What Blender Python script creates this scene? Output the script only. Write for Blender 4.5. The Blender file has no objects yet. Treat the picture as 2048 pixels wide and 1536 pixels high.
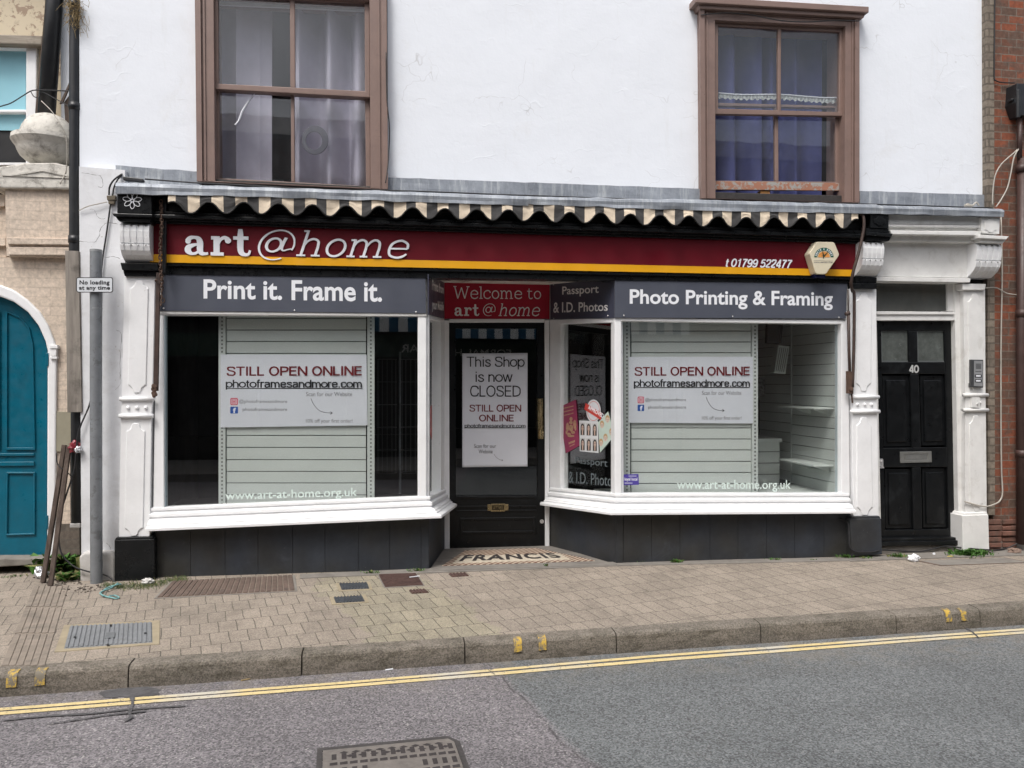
import bpy, bmesh, math, random
from mathutils import Vector as V, noise as mnoise
random.seed(7)
R = math.radians
SC = bpy.context.scene
COL = SC.collection

# ------------------------------------------------------------------ camera, sky, sun, exposure
TH = R(9.3); FPX = 1539.0; Z0 = 6.49
CAM = V((0.0, -Z0*math.cos(TH), 1.55))
FW = V((math.sin(TH), math.cos(TH), 0)); RT = V((math.cos(TH), -math.sin(TH), 0)); UP = V((0, 0, 1))
cd = bpy.data.cameras.new('camera'); co = bpy.data.objects.new('camera', cd); COL.objects.link(co)
co.location = CAM; co.rotation_euler = (R(90), 0, -TH)
cd.sensor_width = 36; cd.lens = 36*FPX/2048; cd.clip_start = .05; cd.clip_end = 2000
SC.camera = co
SUN_EL, SUN_AZ = R(58), R(215)          # azimuth measured clockwise from +y
W = bpy.data.worlds.new('World'); SC.world = W; W.use_nodes = True
wn = W.node_tree.nodes; wl = W.node_tree.links
sky = wn.new('ShaderNodeTexSky'); sky.sky_type = 'NISHITA'; sky.sun_disc = False
sky.sun_elevation = SUN_EL; sky.sun_rotation = SUN_AZ
sky.air_density = 1.0; sky.dust_density = 6.0; sky.ozone_density = 1.0
hs = wn.new('ShaderNodeHueSaturation'); hs.inputs['Saturation'].default_value = .5
wl.new(sky.outputs[0], hs.inputs['Color'])
wl.new(hs.outputs[0], wn['Background'].inputs[0]); wn['Background'].inputs[1].default_value = .15
sd = bpy.data.lights.new('sun', 'SUN'); sd.energy = 1.1; sd.angle = R(14); sd.color = (1, .98, .95)
so = bpy.data.objects.new('sun', sd); COL.objects.link(so)
sdir = V((math.sin(SUN_AZ)*math.cos(SUN_EL), math.cos(SUN_AZ)*math.cos(SUN_EL), math.sin(SUN_EL)))
so.rotation_euler = (-sdir).to_track_quat('-Z', 'Y').to_euler(); so.location = (-3, -8, 12)
SC.view_settings.view_transform = 'Standard'; SC.view_settings.look = 'None'
SC.view_settings.exposure = 0.5; SC.view_settings.gamma = 1
SC.render.engine = 'CYCLES'
SC.cycles.max_bounces = 10; SC.cycles.transparent_max_bounces = 16; SC.cycles.glossy_bounces = 5

# ------------------------------------------------------------------ planes and helpers
class Pl:
    def __init__(s, P, n): s.P = V(P); s.n = V(n).normalized()
    def at(s, px, py, out=0.0):
        d = FW + RT*((px-1024)/FPX) - UP*((py-768)/FPX)
        P = s.P + s.n*out
        return CAM + d*((P-CAM).dot(s.n)/d.dot(s.n))
def FY(y): return Pl((0, y, 0), (0, -1, 0))
def F(px, py, y=0.0): return FY(y).at(px, py)
_A = F(310, 1155); _B = F(1700, 1113)
SLX = (_B.z-_A.z)/(_B.x-_A.x); SLY = .02
def pz(x, y, d=0.0): return _A.z + SLX*(x-_A.x) + SLY*y + d
PAVN = V((-SLX, -SLY, 1)).normalized()
PAV = Pl((_A.x, 0, _A.z), PAVN)
def rz(x, y): return pz(x, -1.7) - .128 + .028*(y+1.7)*-1*0.35
ROAD = Pl((0, -1.7, rz(0, -1.7)), V((-SLX, .0098, 1)))
def kerb_y(x): return -1.896 + .0566*(x+2.04)

class MB:
    def __init__(s): s.v = []; s.f = []; s.m = []; s.mi = 0
    def add(s, vs, fs):
        o = len(s.v); s.v += [V(v) for v in vs]
        for f in fs: s.f.append([o+i for i in f]); s.m.append(s.mi)
        return s
    def hexa(s, a, b):      # a: 4 front, b: 4 back
        return s.add(list(a)+list(b), [(3,2,1,0),(4,5,6,7),(0,1,5,4),(1,2,6,5),(2,3,7,6),(3,0,4,7)])
    def pbox(s, px, pl, depth, out=0.0):   # pixel polygon on a plane, extruded away from the viewer
        a = [pl.at(x, y, out) for x, y in px]; return s.prism(a, -pl.n*depth)
    def prism(s, a, d):
        n = len(a); b = [p+d for p in a]
        fs = [tuple(range(n))[::-1], tuple(range(n, 2*n))]
        fs += [(i, (i+1) % n, n+(i+1) % n, n+i) for i in range(n)]
        return s.add(a+b, fs)
    def ring(s, o, i, d):   # frame between two 4-gons of world points
        n = len(o); od = [p+d for p in o]; idp = [p+d for p in i]
        fs = []
        for k in range(n):
            j = (k+1) % n
            fs += [(k, n+k, n+j, j), (2*n+k, 2*n+j, 3*n+j, 3*n+k), (k, j, 2*n+j, 2*n+k), (n+k, 3*n+k, 3*n+j, n+j)]
        return s.add(o+i+od+idp, fs)
    def pring(s, opx, ipx, pl, depth, out=0.0):
        return s.ring([pl.at(x, y, out) for x, y in opx], [pl.at(x, y, out) for x, y in ipx], -pl.n*depth)
    def box(s, x0, x1, y0, y1, z0, z1):
        a = [V((x0,y0,z1)), V((x1,y0,z1)), V((x1,y0,z0)), V((x0,y0,z0))]
        return s.prism(a, V((0, y1-y0, 0)))
    def tube(s, pts, r, seg=7):
        pts = [V(p) for p in pts]; n = len(pts); vs = []; fs = []
        rr = r if isinstance(r, (list, tuple)) else [r]*n
        up = V((.13, .31, .94))
        for k in range(n):
            t = (pts[min(k+1, n-1)]-pts[max(k-1, 0)]).normalized()
            a = t.cross(up)
            if a.length < .05: a = t.cross(V((1, 0, 0)))
            a.normalize(); b = t.cross(a)
            for q in range(seg):
                w = 2*math.pi*q/seg; vs.append(pts[k]+(a*math.cos(w)+b*math.sin(w))*rr[k])
        for k in range(n-1):
            for q in range(seg):
                fs.append((k*seg+q, k*seg+(q+1) % seg, (k+1)*seg+(q+1) % seg, (k+1)*seg+q))
        fs += [tuple(range(seg))[::-1], tuple((n-1)*seg+q for q in range(seg))]
        return s.add(vs, fs)
    def lathe(s, c, prof, seg=24, a0=0, a1=2*math.pi):
        vs = []; fs = []
        for r, z in prof:
            for q in range(seg):
                w = a0+(a1-a0)*q/seg; vs.append(V(c)+V((r*math.cos(w), r*math.sin(w), z)))
        for k in range(len(prof)-1):
            for q in range(seg): fs.append((k*seg+q, k*seg+(q+1) % seg, (k+1)*seg+(q+1) % seg, (k+1)*seg+q))
        return s.add(vs, fs)
    def sphere(s, c, r, seg=12, rings=8, sc=(1, 1, 1)):
        vs = []; fs = []
        for i in range(rings+1):
            ph = math.pi*i/rings
            for j in range(seg):
                w = 2*math.pi*j/seg
                vs.append(V(c)+V((r*sc[0]*math.sin(ph)*math.cos(w), r*sc[1]*math.sin(ph)*math.sin(w), r*sc[2]*math.cos(ph))))
        for i in range(rings):
            for j in range(seg): fs.append((i*seg+j, (i+1)*seg+j, (i+1)*seg+(j+1) % seg, i*seg+(j+1) % seg))
        return s.add(vs, fs)
    def sweep(s, pts, prof, close=True):   # profile (out, up) along a path; out = viewer's side of a left-to-right path
        n = len(pts); vs = []; fs = []; m = len(prof)
        for k in range(n):
            ds = []
            if k > 0: ds.append((pts[k]-pts[k-1]))
            if k < n-1: ds.append((pts[k+1]-pts[k]))
            ns = [V((d.y, -d.x, 0)).normalized() for d in ds]
            if len(ns) == 2:
                b = (ns[0]+ns[1]).normalized(); b = b/max(.3, b.dot(ns[0]))
            else: b = ns[0]
            for o, u in prof: vs.append(pts[k]+b*o+V((0, 0, u)))
        for k in range(n-1):
            for q in range(m if close else m-1):
                fs.append((k*m+q, k*m+(q+1) % m, (k+1)*m+(q+1) % m, (k+1)*m+q))
        fs += [tuple(range(m)), tuple((n-1)*m+q for q in range(m))[::-1]]
        return s.add(vs, fs)
    def grid(s, fn, nu, nv):
        vs = [fn(i/nu, j/nv) for j in range(nv+1) for i in range(nu+1)]
        return s.add(vs, [(j*(nu+1)+i, j*(nu+1)+i+1, (j+1)*(nu+1)+i+1, (j+1)*(nu+1)+i) for j in range(nv) for i in range(nu)])
    def build(s, name, mats, parent=None, bevel=0.0, smooth=False, recalc=True, seg=2):
        base = V((0, 0, 0))
        if parent is not None:
            r = parent
            while r.parent: r = r.parent
            base = V(r.location)
        else:
            lo = V([min(p[i] for p in s.v) for i in range(3)]); hi = V([max(p[i] for p in s.v) for i in range(3)])
            base = V(((lo.x+hi.x)/2, (lo.y+hi.y)/2, lo.z))
        me = bpy.data.meshes.new(name)
        me.from_pydata([tuple(p-base) for p in s.v], [], s.f)
        if not isinstance(mats, (list, tuple)): mats = [mats]
        for m_ in mats: me.materials.append(m_)
        for p, mi in zip(me.polygons, s.m): p.material_index = mi
        if recalc:
            bm = bmesh.new(); bm.from_mesh(me); bmesh.ops.recalc_face_normals(bm, faces=bm.faces); bm.to_mesh(me); bm.free()
        if smooth:
            for p in me.polygons: p.use_smooth = True
        o = bpy.data.objects.new(name, me); COL.objects.link(o)
        if parent is not None: o.parent = parent
        else: o.location = base
        if bevel:
            b = o.modifiers.new('edge', 'BEVEL'); b.width = bevel; b.segments = seg; b.limit_method = 'ANGLE'; b.angle_limit = R(35)
        return o

def tag(o, label, cat, group=None):
    o['label'] = label; o['category'] = cat
    if group: o['group'] = group
    return o
def thing(name, label, cat, loc, group=None):
    o = bpy.data.objects.new(name, None); COL.objects.link(o); o.location = loc; o.empty_display_size = .1
    return tag(o, label, cat, group)
def kind(o, k): o['kind'] = k; return o

# ------------------------------------------------------------------ materials
class NT:
    def __init__(s, name):
        s.m = bpy.data.materials.new(name); s.m.use_nodes = True
        s.n = s.m.node_tree.nodes; s.l = s.m.node_tree.links; s.b = s.n['Principled BSDF']
        s.pos = s.n.new('ShaderNodeNewGeometry').outputs['Position']
    def lk(s, a, b): s.l.new(a, b)
    def set(s, inp, v):
        if hasattr(v, 'is_linked') or hasattr(v, 'links'): s.l.new(v, inp)
        else:
            if isinstance(v, (tuple, list)) and len(v) == 3 and inp.type == 'RGBA': v = (*v, 1)
            inp.default_value = v
    def noise(s, scale, detail=5, rough=.6, vec=None, dist=0):
        n = s.n.new('ShaderNodeTexNoise'); n.inputs['Scale'].default_value = scale; n.inputs['Detail'].default_value = detail
        n.inputs['Roughness'].default_value = rough; n.inputs['Distortion'].default_value = dist
        s.lk(vec or s.pos, n.inputs['Vector']); return n.outputs[0]
    def voro(s, scale, feature='F1', out='Distance', vec=None, rnd=1):
        n = s.n.new('ShaderNodeTexVoronoi'); n.feature = feature; n.inputs['Scale'].default_value = scale; n.inputs['Randomness'].default_value = rnd
        s.lk(vec or s.pos, n.inputs['Vector']); return n.outputs[out]
    def ramp(s, fac, a, b, lo=0.0, hi=1.0):
        n = s.n.new('ShaderNodeMapRange'); n.inputs[1].default_value = a; n.inputs[2].default_value = b
        n.inputs[3].default_value = lo; n.inputs[4].default_value = hi; s.lk(fac, n.inputs[0]); return n.outputs[0]
    def math(s, op, a, b=0.0, c=0.0):
        n = s.n.new('ShaderNodeMath'); n.operation = op
        s.set(n.inputs[0], a); s.set(n.inputs[1], b)
        if op in ('MULTIPLY_ADD',): s.set(n.inputs[2], c)
        return n.outputs[0]
    def mix(s, fac, a, b, blend='MIX'):
        n = s.n.new('ShaderNodeMix'); n.data_type = 'RGBA'; n.blend_type = blend; n.clamp_factor = True
        s.set(n.inputs['Factor'], fac); s.set(n.inputs[6], a); s.set(n.inputs[7], b); return n.outputs[2]
    def vmul(s, v, sc, rot=(0, 0, 0), loc=(0, 0, 0)):
        n = s.n.new('ShaderNodeMapping'); s.lk(v, n.inputs[0]); n.inputs['Scale'].default_value = sc
        n.inputs['Rotation'].default_value = rot; n.inputs['Location'].default_value = loc; return n.outputs[0]
    def sep(s, v=None):
        n = s.n.new('ShaderNodeSeparateXYZ'); s.lk(v or s.pos, n.inputs[0]); return n.outputs
    def comb(s, x, y, z=0.0):
        n = s.n.new('ShaderNodeCombineXYZ'); s.set(n.inputs[0], x); s.set(n.inputs[1], y); s.set(n.inputs[2], z); return n.outputs[0]
    def bump(s, h, strength, dist=.01, prev=None):
        n = s.n.new('ShaderNodeBump'); n.inputs['Strength'].default_value = strength; n.inputs['Distance'].default_value = dist
        s.lk(h, n.inputs['Height'])
        if prev: s.lk(prev, n.inputs['Normal'])
        return n.outputs[0]
    def fin(s, col, rough=.6, normal=None, metal=0, spec=.5):
        s.set(s.b.inputs['Base Color'], col); s.set(s.b.inputs['Roughness'], rough)
        s.b.inputs['Metallic'].default_value = metal; s.b.inputs['Specular IOR Level'].default_value = spec
        if normal: s.lk(normal, s.b.inputs['Normal'])
        return s.m

def M(name, col, rough=.55, var=.12, vs=6.0, bump=.15, bs=60, bd=.004, metal=0, spec=.5, dirt=None, dscale=9, d0=.55, d1=.7, damt=.6, chips=None, lump=0):
    t = NT(name)
    f = t.ramp(t.noise(vs, 6, .65), .3, .7, 1-var, 1+var)
    c = t.mix(1.0, col, t.comb(f, f, f), 'MULTIPLY')
    if dirt:
        m = t.math('MULTIPLY', t.ramp(t.noise(dscale, 8, .7, dist=.4), d0, d1), damt); c = t.mix(m, c, dirt)
    if chips:
        m = t.ramp(t.noise(38, 6, .75), .665, .69); c = t.mix(m, c, chips)
    nrm = t.bump(t.noise(bs, 5, .6), bump, bd) if bump else None
    if lump: nrm = t.bump(t.noise(lump, 4, .55), .5, .012, nrm)
    rr = t.ramp(t.noise(vs*2.3, 4), .3, .7, max(.03, rough-.1), min(1, rough+.1))
    return t.fin(c, rr, nrm, metal, spec)

def mat_wall():
    t = NT('white_render'); p = t.pos
    n1 = t.noise(1.6, 6, .6); n2 = t.noise(9, 6, .6); n3 = t.noise(70, 4)
    st = t.noise(3.2, 5, .7, vec=t.vmul(p, (3.5, 1, .35)))
    c = t.mix(t.ramp(n1, .35, .75, 0, .5), (.765, .80, .85), (.715, .745, .79))
    c = t.mix(t.ramp(st, .6, .8, 0, .35), c, (.63, .64, .64))
    c = t.mix(t.ramp(n2, .68, .78, 0, .4), c, (.60, .59, .57))
    wv = t.vmul(p, (1, 1, 1)); n = t.n.new('ShaderNodeVectorMath'); n.operation = 'ADD'; t.lk(p, n.inputs[0])
    nz = t.n.new('ShaderNodeTexNoise'); nz.inputs['Scale'].default_value = 5; t.lk(p, nz.inputs['Vector'])
    mm = t.n.new('ShaderNodeVectorMath'); mm.operation = 'SCALE'; t.lk(nz.outputs[1], mm.inputs[0]); mm.inputs[3].default_value = .35
    t.lk(mm.outputs[0], n.inputs[1])
    e = t.voro(1.7, 'DISTANCE_TO_EDGE', 'Distance', vec=n.outputs[0])
    crack = t.math('MULTIPLY', t.ramp(e, .0, .006, 1, 0), t.ramp(t.noise(2.1, 3), .52, .6))
    lines = t.voro(2.1, 'DISTANCE_TO_EDGE', 'Distance', vec=t.vmul(n.outputs[0], (.35, 1, 1.8)))
    ridge = t.math('MULTIPLY', t.ramp(lines, 0, .03, 1, 0), t.ramp(t.noise(1.7, 3), .5, .62))
    stn = t.ramp(t.noise(1.0, 6, .72, dist=.6), .56, .72, 0, .28); c = t.mix(stn, c, (.60, .59, .56))
    c = t.mix(t.math('MULTIPLY', crack, .45), c, (.36, .35, .34))
    b = t.bump(n1, .4, .03); b = t.bump(n2, .2, .009, b); b = t.bump(n3, .2, .003, b); b = t.bump(ridge, .2, .005, b); b = t.bump(crack, -.5, .006, b)
    return t.fin(c, .75, b, 0, .3)

def mat_brick(name, c1, c2, mortar, w=.225, h=.075, ms=.011, patch=None, bumpd=.006, rough=.9, paint=False):
    t = NT(name); x, y, z = t.sep()
    u = t.math('ADD', x, y)
    jit = t.math('MULTIPLY', t.math('SUBTRACT', t.noise(14, 3), .5), .012)
    v = t.comb(t.math('ADD', u, jit), t.math('ADD', z, jit), 0)
    b = t.n.new('ShaderNodeTexBrick'); t.lk(v, b.inputs['Vector'])
    b.inputs['Scale'].default_value = 1; b.inputs['Brick Width'].default_value = w; b.inputs['Row Height'].default_value = h
    b.inputs['Mortar Size'].default_value = ms/2; b.inputs['Mortar Smooth'].default_value = .3; b.inputs['Bias'].default_value = .0
    b.inputs['Color1'].default_value = (*c1, 1); b.inputs['Color2'].default_value = (*c2, 1); b.inputs['Mortar'].default_value = (*mortar, 1)
    c = b.outputs['Color']
    if patch:
        c = t.mix(t.math('MULTIPLY', t.ramp(t.noise(9, 4), .45, .6), .6), c, patch)
    f = t.ramp(t.noise(30, 6, .7), .3, .7, .72, 1.25); c = t.mix(1.0, c, t.comb(f, f, f), 'MULTIPLY')
    m = t.ramp(t.noise(6, 6, .7), .55, .7, 0, .4); c = t.mix(m, c, (c1[0]*.6, c1[1]*.62, c1[2]*.62))
    n = t.bump(b.outputs['Fac'], -.7 if not paint else -.4, bumpd); n = t.bump(t.noise(60, 5), .35, .005, n)
    return t.fin(c, rough, n, 0, .25)

def mat_pavers():
    t = NT('block_paving')
    v = t.vmul(t.pos, (1, 1, 1), (0, 0, R(-14)))
    jit = t.n.new('ShaderNodeVectorMath'); jit.operation = 'ADD'; t.lk(v, jit.inputs[0])
    nz = t.n.new('ShaderNodeTexNoise'); nz.inputs['Scale'].default_value = 6; t.lk(t.pos, nz.inputs['Vector'])
    sc = t.n.new('ShaderNodeVectorMath'); sc.operation = 'SCALE'; t.lk(nz.outputs[1], sc.inputs[0]); sc.inputs[3].default_value = .018; t.lk(sc.outputs[0], jit.inputs[1])
    b = t.n.new('ShaderNodeTexBrick'); t.lk(jit.outputs[0], b.inputs['Vector'])
    b.inputs['Scale'].default_value = 1; b.inputs['Brick Width'].default_value = .110; b.inputs['Row Height'].default_value = .214
    b.inputs['Mortar Size'].default_value = .0035; b.inputs['Mortar Smooth'].default_value = .25
    b.inputs['Color1'].default_value = (.282, .243, .200, 1); b.inputs['Color2'].default_value = (.243, .210, .174, 1)
    b.inputs['Mortar'].default_value = (.10, .088, .073, 1)
    x, y, z = t.sep()
    # buff replacement blocks in the middle
    xs = t.math('ADD', t.math('ADD', x, t.math('MULTIPLY', y, .35)), t.math('MULTIPLY', t.noise(5, 2), .5))
    buff = t.math('MULTIPLY', t.ramp(xs, -.42, -.38), t.ramp(xs, .42, .46, 1, 0))
    one = t.n.new('ShaderNodeTexBrick'); t.lk(jit.outputs[0], one.inputs['Vector'])
    for k in ('Scale', 'Brick Width', 'Row Height', 'Mortar Size', 'Mortar Smooth'): one.inputs[k].default_value = b.inputs[k].default_value
    one.inputs['Color1'].default_value = (.285, .255, .19, 1); one.inputs['Color2'].default_value = (.243, .22, .168, 1); one.inputs['Mortar'].default_value = (.08, .07, .055, 1)
    c = t.mix(buff, b.outputs['Color'], one.outputs['Color'])
    g = t.voro(190, 'F1', 'Color'); gs = t.n.new('ShaderNodeSeparateColor'); t.lk(g, gs.inputs[0])
    sp = t.ramp(gs.outputs[0], 0, 1, .72, 1.3); c = t.mix(1, c, t.comb(sp, sp, sp), 'MULTIPLY')
    light = t.ramp(gs.outputs[1], .93, .97, 0, .5); c = t.mix(light, c, (.42, .35, .3))
    big = t.ramp(t.noise(1.6, 6, .7), .3, .7, .84, 1.16); c = t.mix(1, c, t.comb(big, big, big), 'MULTIPLY')
    gum = t.ramp(t.voro(3.1, 'F1', 'Distance'), .055, .07, .45, 0); c = t.mix(t.math('MULTIPLY', gum, t.ramp(t.noise(1.9, 2), .5, .52)), c, (.10, .09, .08))
    stain = t.ramp(t.noise(2.6, 7, .75, dist=.5), .54, .70, 0, .55); c = t.mix(stain, c, (.12, .105, .088))
    n = t.bump(b.outputs['Fac'], -.8, .006); n = t.bump(t.noise(160, 4), .5, .004, n)
    return t.fin(c, .88, n, 0, .3)

def mat_asphalt():
    t = NT('asphalt'); x, y, z = t.sep()
    e = t.math('SUBTRACT', x, t.math('ADD', t.math('MULTIPLY', t.math('ADD', y, 1.92), -.205), t.math('MULTIPLY_ADD', t.noise(2.2, 5, .6), .16, .54)))
    new = t.ramp(e, .02, .07)
    c = t.mix(new, (.163, .153, .160), (.132, .141, .144))
    g = t.voro(125, 'F1', 'Color'); gs = t.n.new('ShaderNodeSeparateColor'); t.lk(g, gs.inputs[0])
    sp = t.ramp(gs.outputs[0], 0, 1, .55, 1.47); c = t.mix(1, c, t.comb(sp, sp, sp), 'MULTIPLY')
    lt = t.math('MULTIPLY', t.ramp(gs.outputs[1], .92, .97, 0, .6), t.ramp(new, 0, 1, 1, .35)); c = t.mix(lt, c, (.40, .385, .37))
    dk = t.ramp(gs.outputs[2], .80, .90, 0, .75); c = t.mix(dk, c, (.05, .05, .052))
    d = t.voro(125, 'F1', 'Distance')
    gap = t.ramp(t.noise(48, 4, .6), .6, .75, 0, .5); c = t.mix(gap, c, (.045, .043, .043))
    big = t.ramp(t.noise(.9, 6, .65), .3, .7, .84, 1.16); c = t.mix(1, c, t.comb(big, big, big), 'MULTIPLY')
    tr = t.ramp(t.noise(1.1, 4, .6, vec=t.vmul(t.pos, (.25, 2.2, 1))), .35, .65, .93, 1.08); c = t.mix(1, c, t.comb(tr, tr, tr), 'MULTIPLY')
    oil = t.ramp(t.noise(2.3, 7, .75, dist=.8), .58, .75, 0, .45); c = t.mix(oil, c, (.10, .096, .092))
    grit = t.math('MULTIPLY', t.ramp(y, -2.25, -1.8), t.ramp(t.noise(7, 6, .7), .42, .62, 0, .5)); c = t.mix(grit, c, (.21, .185, .15))
    crack = t.math('MULTIPLY', t.ramp(t.math('ABSOLUTE', t.math('SUBTRACT', e, .02)), 0, .012, .8, 0), t.ramp(t.noise(5, 3), .45, .6)); c = t.mix(crack, c, (.03, .03, .03))
    n = t.bump(d, -.75, .009); n = t.bump(t.noise(60, 4), .5, .008, n)
    return t.fin(c, .85, n, 0, .35)

def mat_glass(name, tint=(.93, .97, .95), f0=.05, grime=.0, rough=.0, wav=.0, gcol=(.5, .5, .5)):
    t = NT(name); n = t.n; out = n['Material Output']
    tr = n.new('ShaderNodeBsdfTransparent'); tr.inputs[0].default_value = (*tint, 1)
    gl = n.new('ShaderNodeBsdfGlossy'); gl.inputs['Roughness'].default_value = rough; gl.inputs[0].default_value = (1, 1, 1, 1)
    lw = n.new('ShaderNodeLayerWeight'); lw.inputs[0].default_value = .5
    p = t.math('POWER', lw.outputs['Facing'], 5.0); fr = t.math('MULTIPLY_ADD', p, 1-f0, f0)
    if wav:
        b = t.bump(t.noise(1.7, 2), wav, .02); t.lk(b, gl.inputs['Normal'])
    mx = n.new('ShaderNodeMixShader'); t.lk(fr, mx.inputs[0]); t.lk(tr.outputs[0], mx.inputs[1]); t.lk(gl.outputs[0], mx.inputs[2])
    res = mx.outputs[0]
    if grime:
        df = n.new('ShaderNodeBsdfDiffuse'); df.inputs[0].default_value = (*gcol, 1)
        g = t.ramp(t.noise(4, 7, .7, vec=t.vmul(t.pos, (2, 1, .8))), .4, .8, grime*.35, grime)
        m2 = n.new('ShaderNodeMixShader'); t.lk(g, m2.inputs[0]); t.lk(res, m2.inputs[1]); t.lk(df.outputs[0], m2.inputs[2]); res = m2.outputs[0]
    t.lk(res, out.inputs[0]); return t.m

def mat_mosaic():
    t = NT('mosaic_tiles')
    v = t.vmul(t.pos, (1, 1, 1), (0, 0, R(8)))
    ck = t.n.new('ShaderNodeTexBrick'); t.lk(v, ck.inputs['Vector'])
    ck.inputs['Scale'].default_value = 1; ck.inputs['Brick Width'].default_value = .07; ck.inputs['Row Height'].default_value = .035; ck.inputs['Mortar Size'].default_value = .002
    ck.inputs['Color1'].default_value = (.62, .54, .42, 1); ck.inputs['Color2'].default_value = (.13, .05, .035, 1); ck.inputs['Mortar'].default_value = (.2, .18, .15, 1); ck.inputs['Bias'].default_value = 0
    wv = t.n.new('ShaderNodeTexWave'); wv.inputs['Scale'].default_value = 7.5; t.lk(t.vmul(t.pos, (1, 1, 1), (0, 0, R(40))), wv.inputs['Vector'])
    st = t.ramp(wv.outputs[1], .36, .44)
    c = t.mix(st, (.58, .50, .39), (.16, .075, .05))
    c = t.mix(t.math('MULTIPLY', t.ramp(t.noise(9, 6, .7), .5, .7), .4), c, (.2, .17, .14))
    return t.fin(c, .55, t.bump(ck.outputs['Fac'], -.3, .002))

def mat_lead():
    t = NT('weathered_lead')
    n1 = t.noise(5, 7, .7); st = t.noise(7, 6, .7, vec=t.vmul(t.pos, (3, 1, .3)))
    c = t.mix(t.ramp(n1, .3, .7), (.17, .19, .22), (.33, .36, .40))
    c = t.mix(t.ramp(st, .5, .72, 0, .8), c, (.50, .53, .55)); c = t.mix(t.ramp(t.noise(11, 6, .7, vec=t.vmul(t.pos, (4, 1, .5))), .6, .72, 0, .7), c, (.07, .07, .075))
    return t.fin(c, .6, t.bump(t.noise(18, 5), .4, .01), .25)

def mat_wood_old(name, a, b, sx=30, axis=2):
    t = NT(name); sc = [sx, sx, sx]; sc[axis] = 1.6
    n1 = t.noise(1, 7, .7, vec=t.vmul(t.pos, tuple(sc)), dist=.3)
    c = t.mix(t.ramp(n1, .3, .7), a, b); c = t.mix(t.ramp(t.noise(7, 5), .55, .7, 0, .5), c, tuple(k*.35 for k in a))
    return t.fin(c, .85, t.bump(n1, .5, .006), 0, .25)

def mat_peel(name, paint, under, lo=.5, hi=.56, scale=9, zc=None):
    t = NT(name)
    m = t.ramp(t.noise(scale, 8, .72, dist=.3), lo, hi)
    c = t.mix(m, paint, under)
    c = t.mix(t.ramp(t.noise(22, 5), .55, .75, 0, .4), c, tuple(k*.6 for k in under))
    return t.fin(c, .8, t.bump(m, -.5, .004), 0, .3)

mWall = mat_wall()
mCrack = M('crack_grey', (.16, .155, .15), .9, .2, 20, 0)
mPier = M('grubby_pier_render', (.70, .715, .74), .75, .08, 3, .35, 30, .006, dirt=(.47, .465, .46), dscale=3.5, d0=.5, d1=.72, damt=.6, chips=(.45, .43, .40), lump=5)
mWhite = M('white_gloss_paint', (.80, .81, .82), .38, .05, 7, .12, 35, .004, dirt=(.50, .48, .44), dscale=8, d0=.6, d1=.78, damt=.35, chips=(.55, .52, .48))
mWhiteD = M('grubby_white_paint', (.70, .70, .685), .5, .07, 5, .2, 30, .004, dirt=(.42, .40, .36), dscale=6, d0=.52, d1=.72, damt=.5, chips=(.40, .37, .33))
mBlack = M('black_gloss_paint', (.007, .008, .009), .32, .25, 9, .15, 40, .003, spec=.3, dirt=(.03, .03, .03), d0=.6, d1=.75, damt=.5)
mDoorB = M('black_door_paint', (.0045, .0052, .006), .36, .3, 7, .15, 30, .003, spec=.32, dirt=(.03, .034, .037), dscale=5, d0=.55, d1=.75, damt=.55)
def mat_riser():
    t = NT('slate_riser_panels')
    n1 = t.noise(5, 7, .7); f = t.ramp(n1, .3, .7, .75, 1.3)
    nv = t.ramp(t.noise(1.4, 2), .4, .6)
    c = t.mix(nv, (.030, .035, .044), (.034, .0335, .031)); c = t.mix(1, c, t.comb(f, f, f), 'MULTIPLY')
    c = t.mix(t.ramp(t.noise(3.5, 6, .7, dist=.6), .6, .72, 0, .55), c, (.06, .066, .078))
    c = t.mix(t.ramp(t.noise(34, 4, .7), .70, .72, 0, .8), c, (.17, .17, .17))
    return t.fin(c, .5, t.bump(n1, .15, .004), 0, .35)
mRiser = mat_riser()
mGreyS = M('grey_sign_vinyl', (.074, .082, .107), .42, .07, 3, .05, 20, .002)
mGreyD = M('navy_sign_vinyl', (.045, .049, .074), .42, .07, 3, .05, 20, .002)
mRed = M('maroon_sign_board', (.112, .002, .0085), .5, .08, 3, .06, 22, .002, spec=.25, dirt=(.09, .015, .015), d0=.62, d1=.8, damt=.4)
mRed2 = M('red_sign_panel', (.36, .014, .034), .5, .07, 3, .05, 20, .002, spec=.25)
mYel = M('yellow_sign_stripe', (.74, .36, .008), .4, .06, 4, .05, 20, .002)
mLet = M('white_lettering', (.80, .82, .86), .4, .04, 9, 0)
mLetW = M('grey_white_lettering', (.78, .77, .76), .5, .05, 9, 0)
mLetV = M('frosted_vinyl_lettering', (.62, .72, .68), .6, .1, 9, 0)
mLetDim = M('dull_vinyl_lettering', (.12, .145, .155), .6, .2, 9, 0)
mBrown = M('brown_window_paint', (.205, .138, .116), .5, .10, 6, .2, 35, .003, dirt=(.13, .085, .07), dscale=10, d0=.58, d1=.75, damt=.6, chips=(.10, .065, .055))
mPeel = mat_peel('peeling_sill_paint', (.33, .155, .10), (.31, .31, .29), .5, .54, 16)
mGlass = mat_glass('shop_window_glass', (.975, .985, .982), .07, grime=.003)
mGlassS = mat_glass('lobby_side_glass', (.972, .985, .98), .15, grime=.001)
mGlassU = mat_glass('upstairs_glass', (.95, .965, .975), .035, grime=.05, wav=.04, gcol=(.42, .43, .46))
mGlassB = mat_glass('blue_lit_glass', (.9, .95, .97), .08, grime=.05)
mFrost = M('frosted_door_glass', (.085, .095, .09), .18, .25, 12, .2, 25, .002, dirt=(.14, .16, .155), dscale=14, d0=.5, d1=.75)
mLead = mat_lead()
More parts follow.
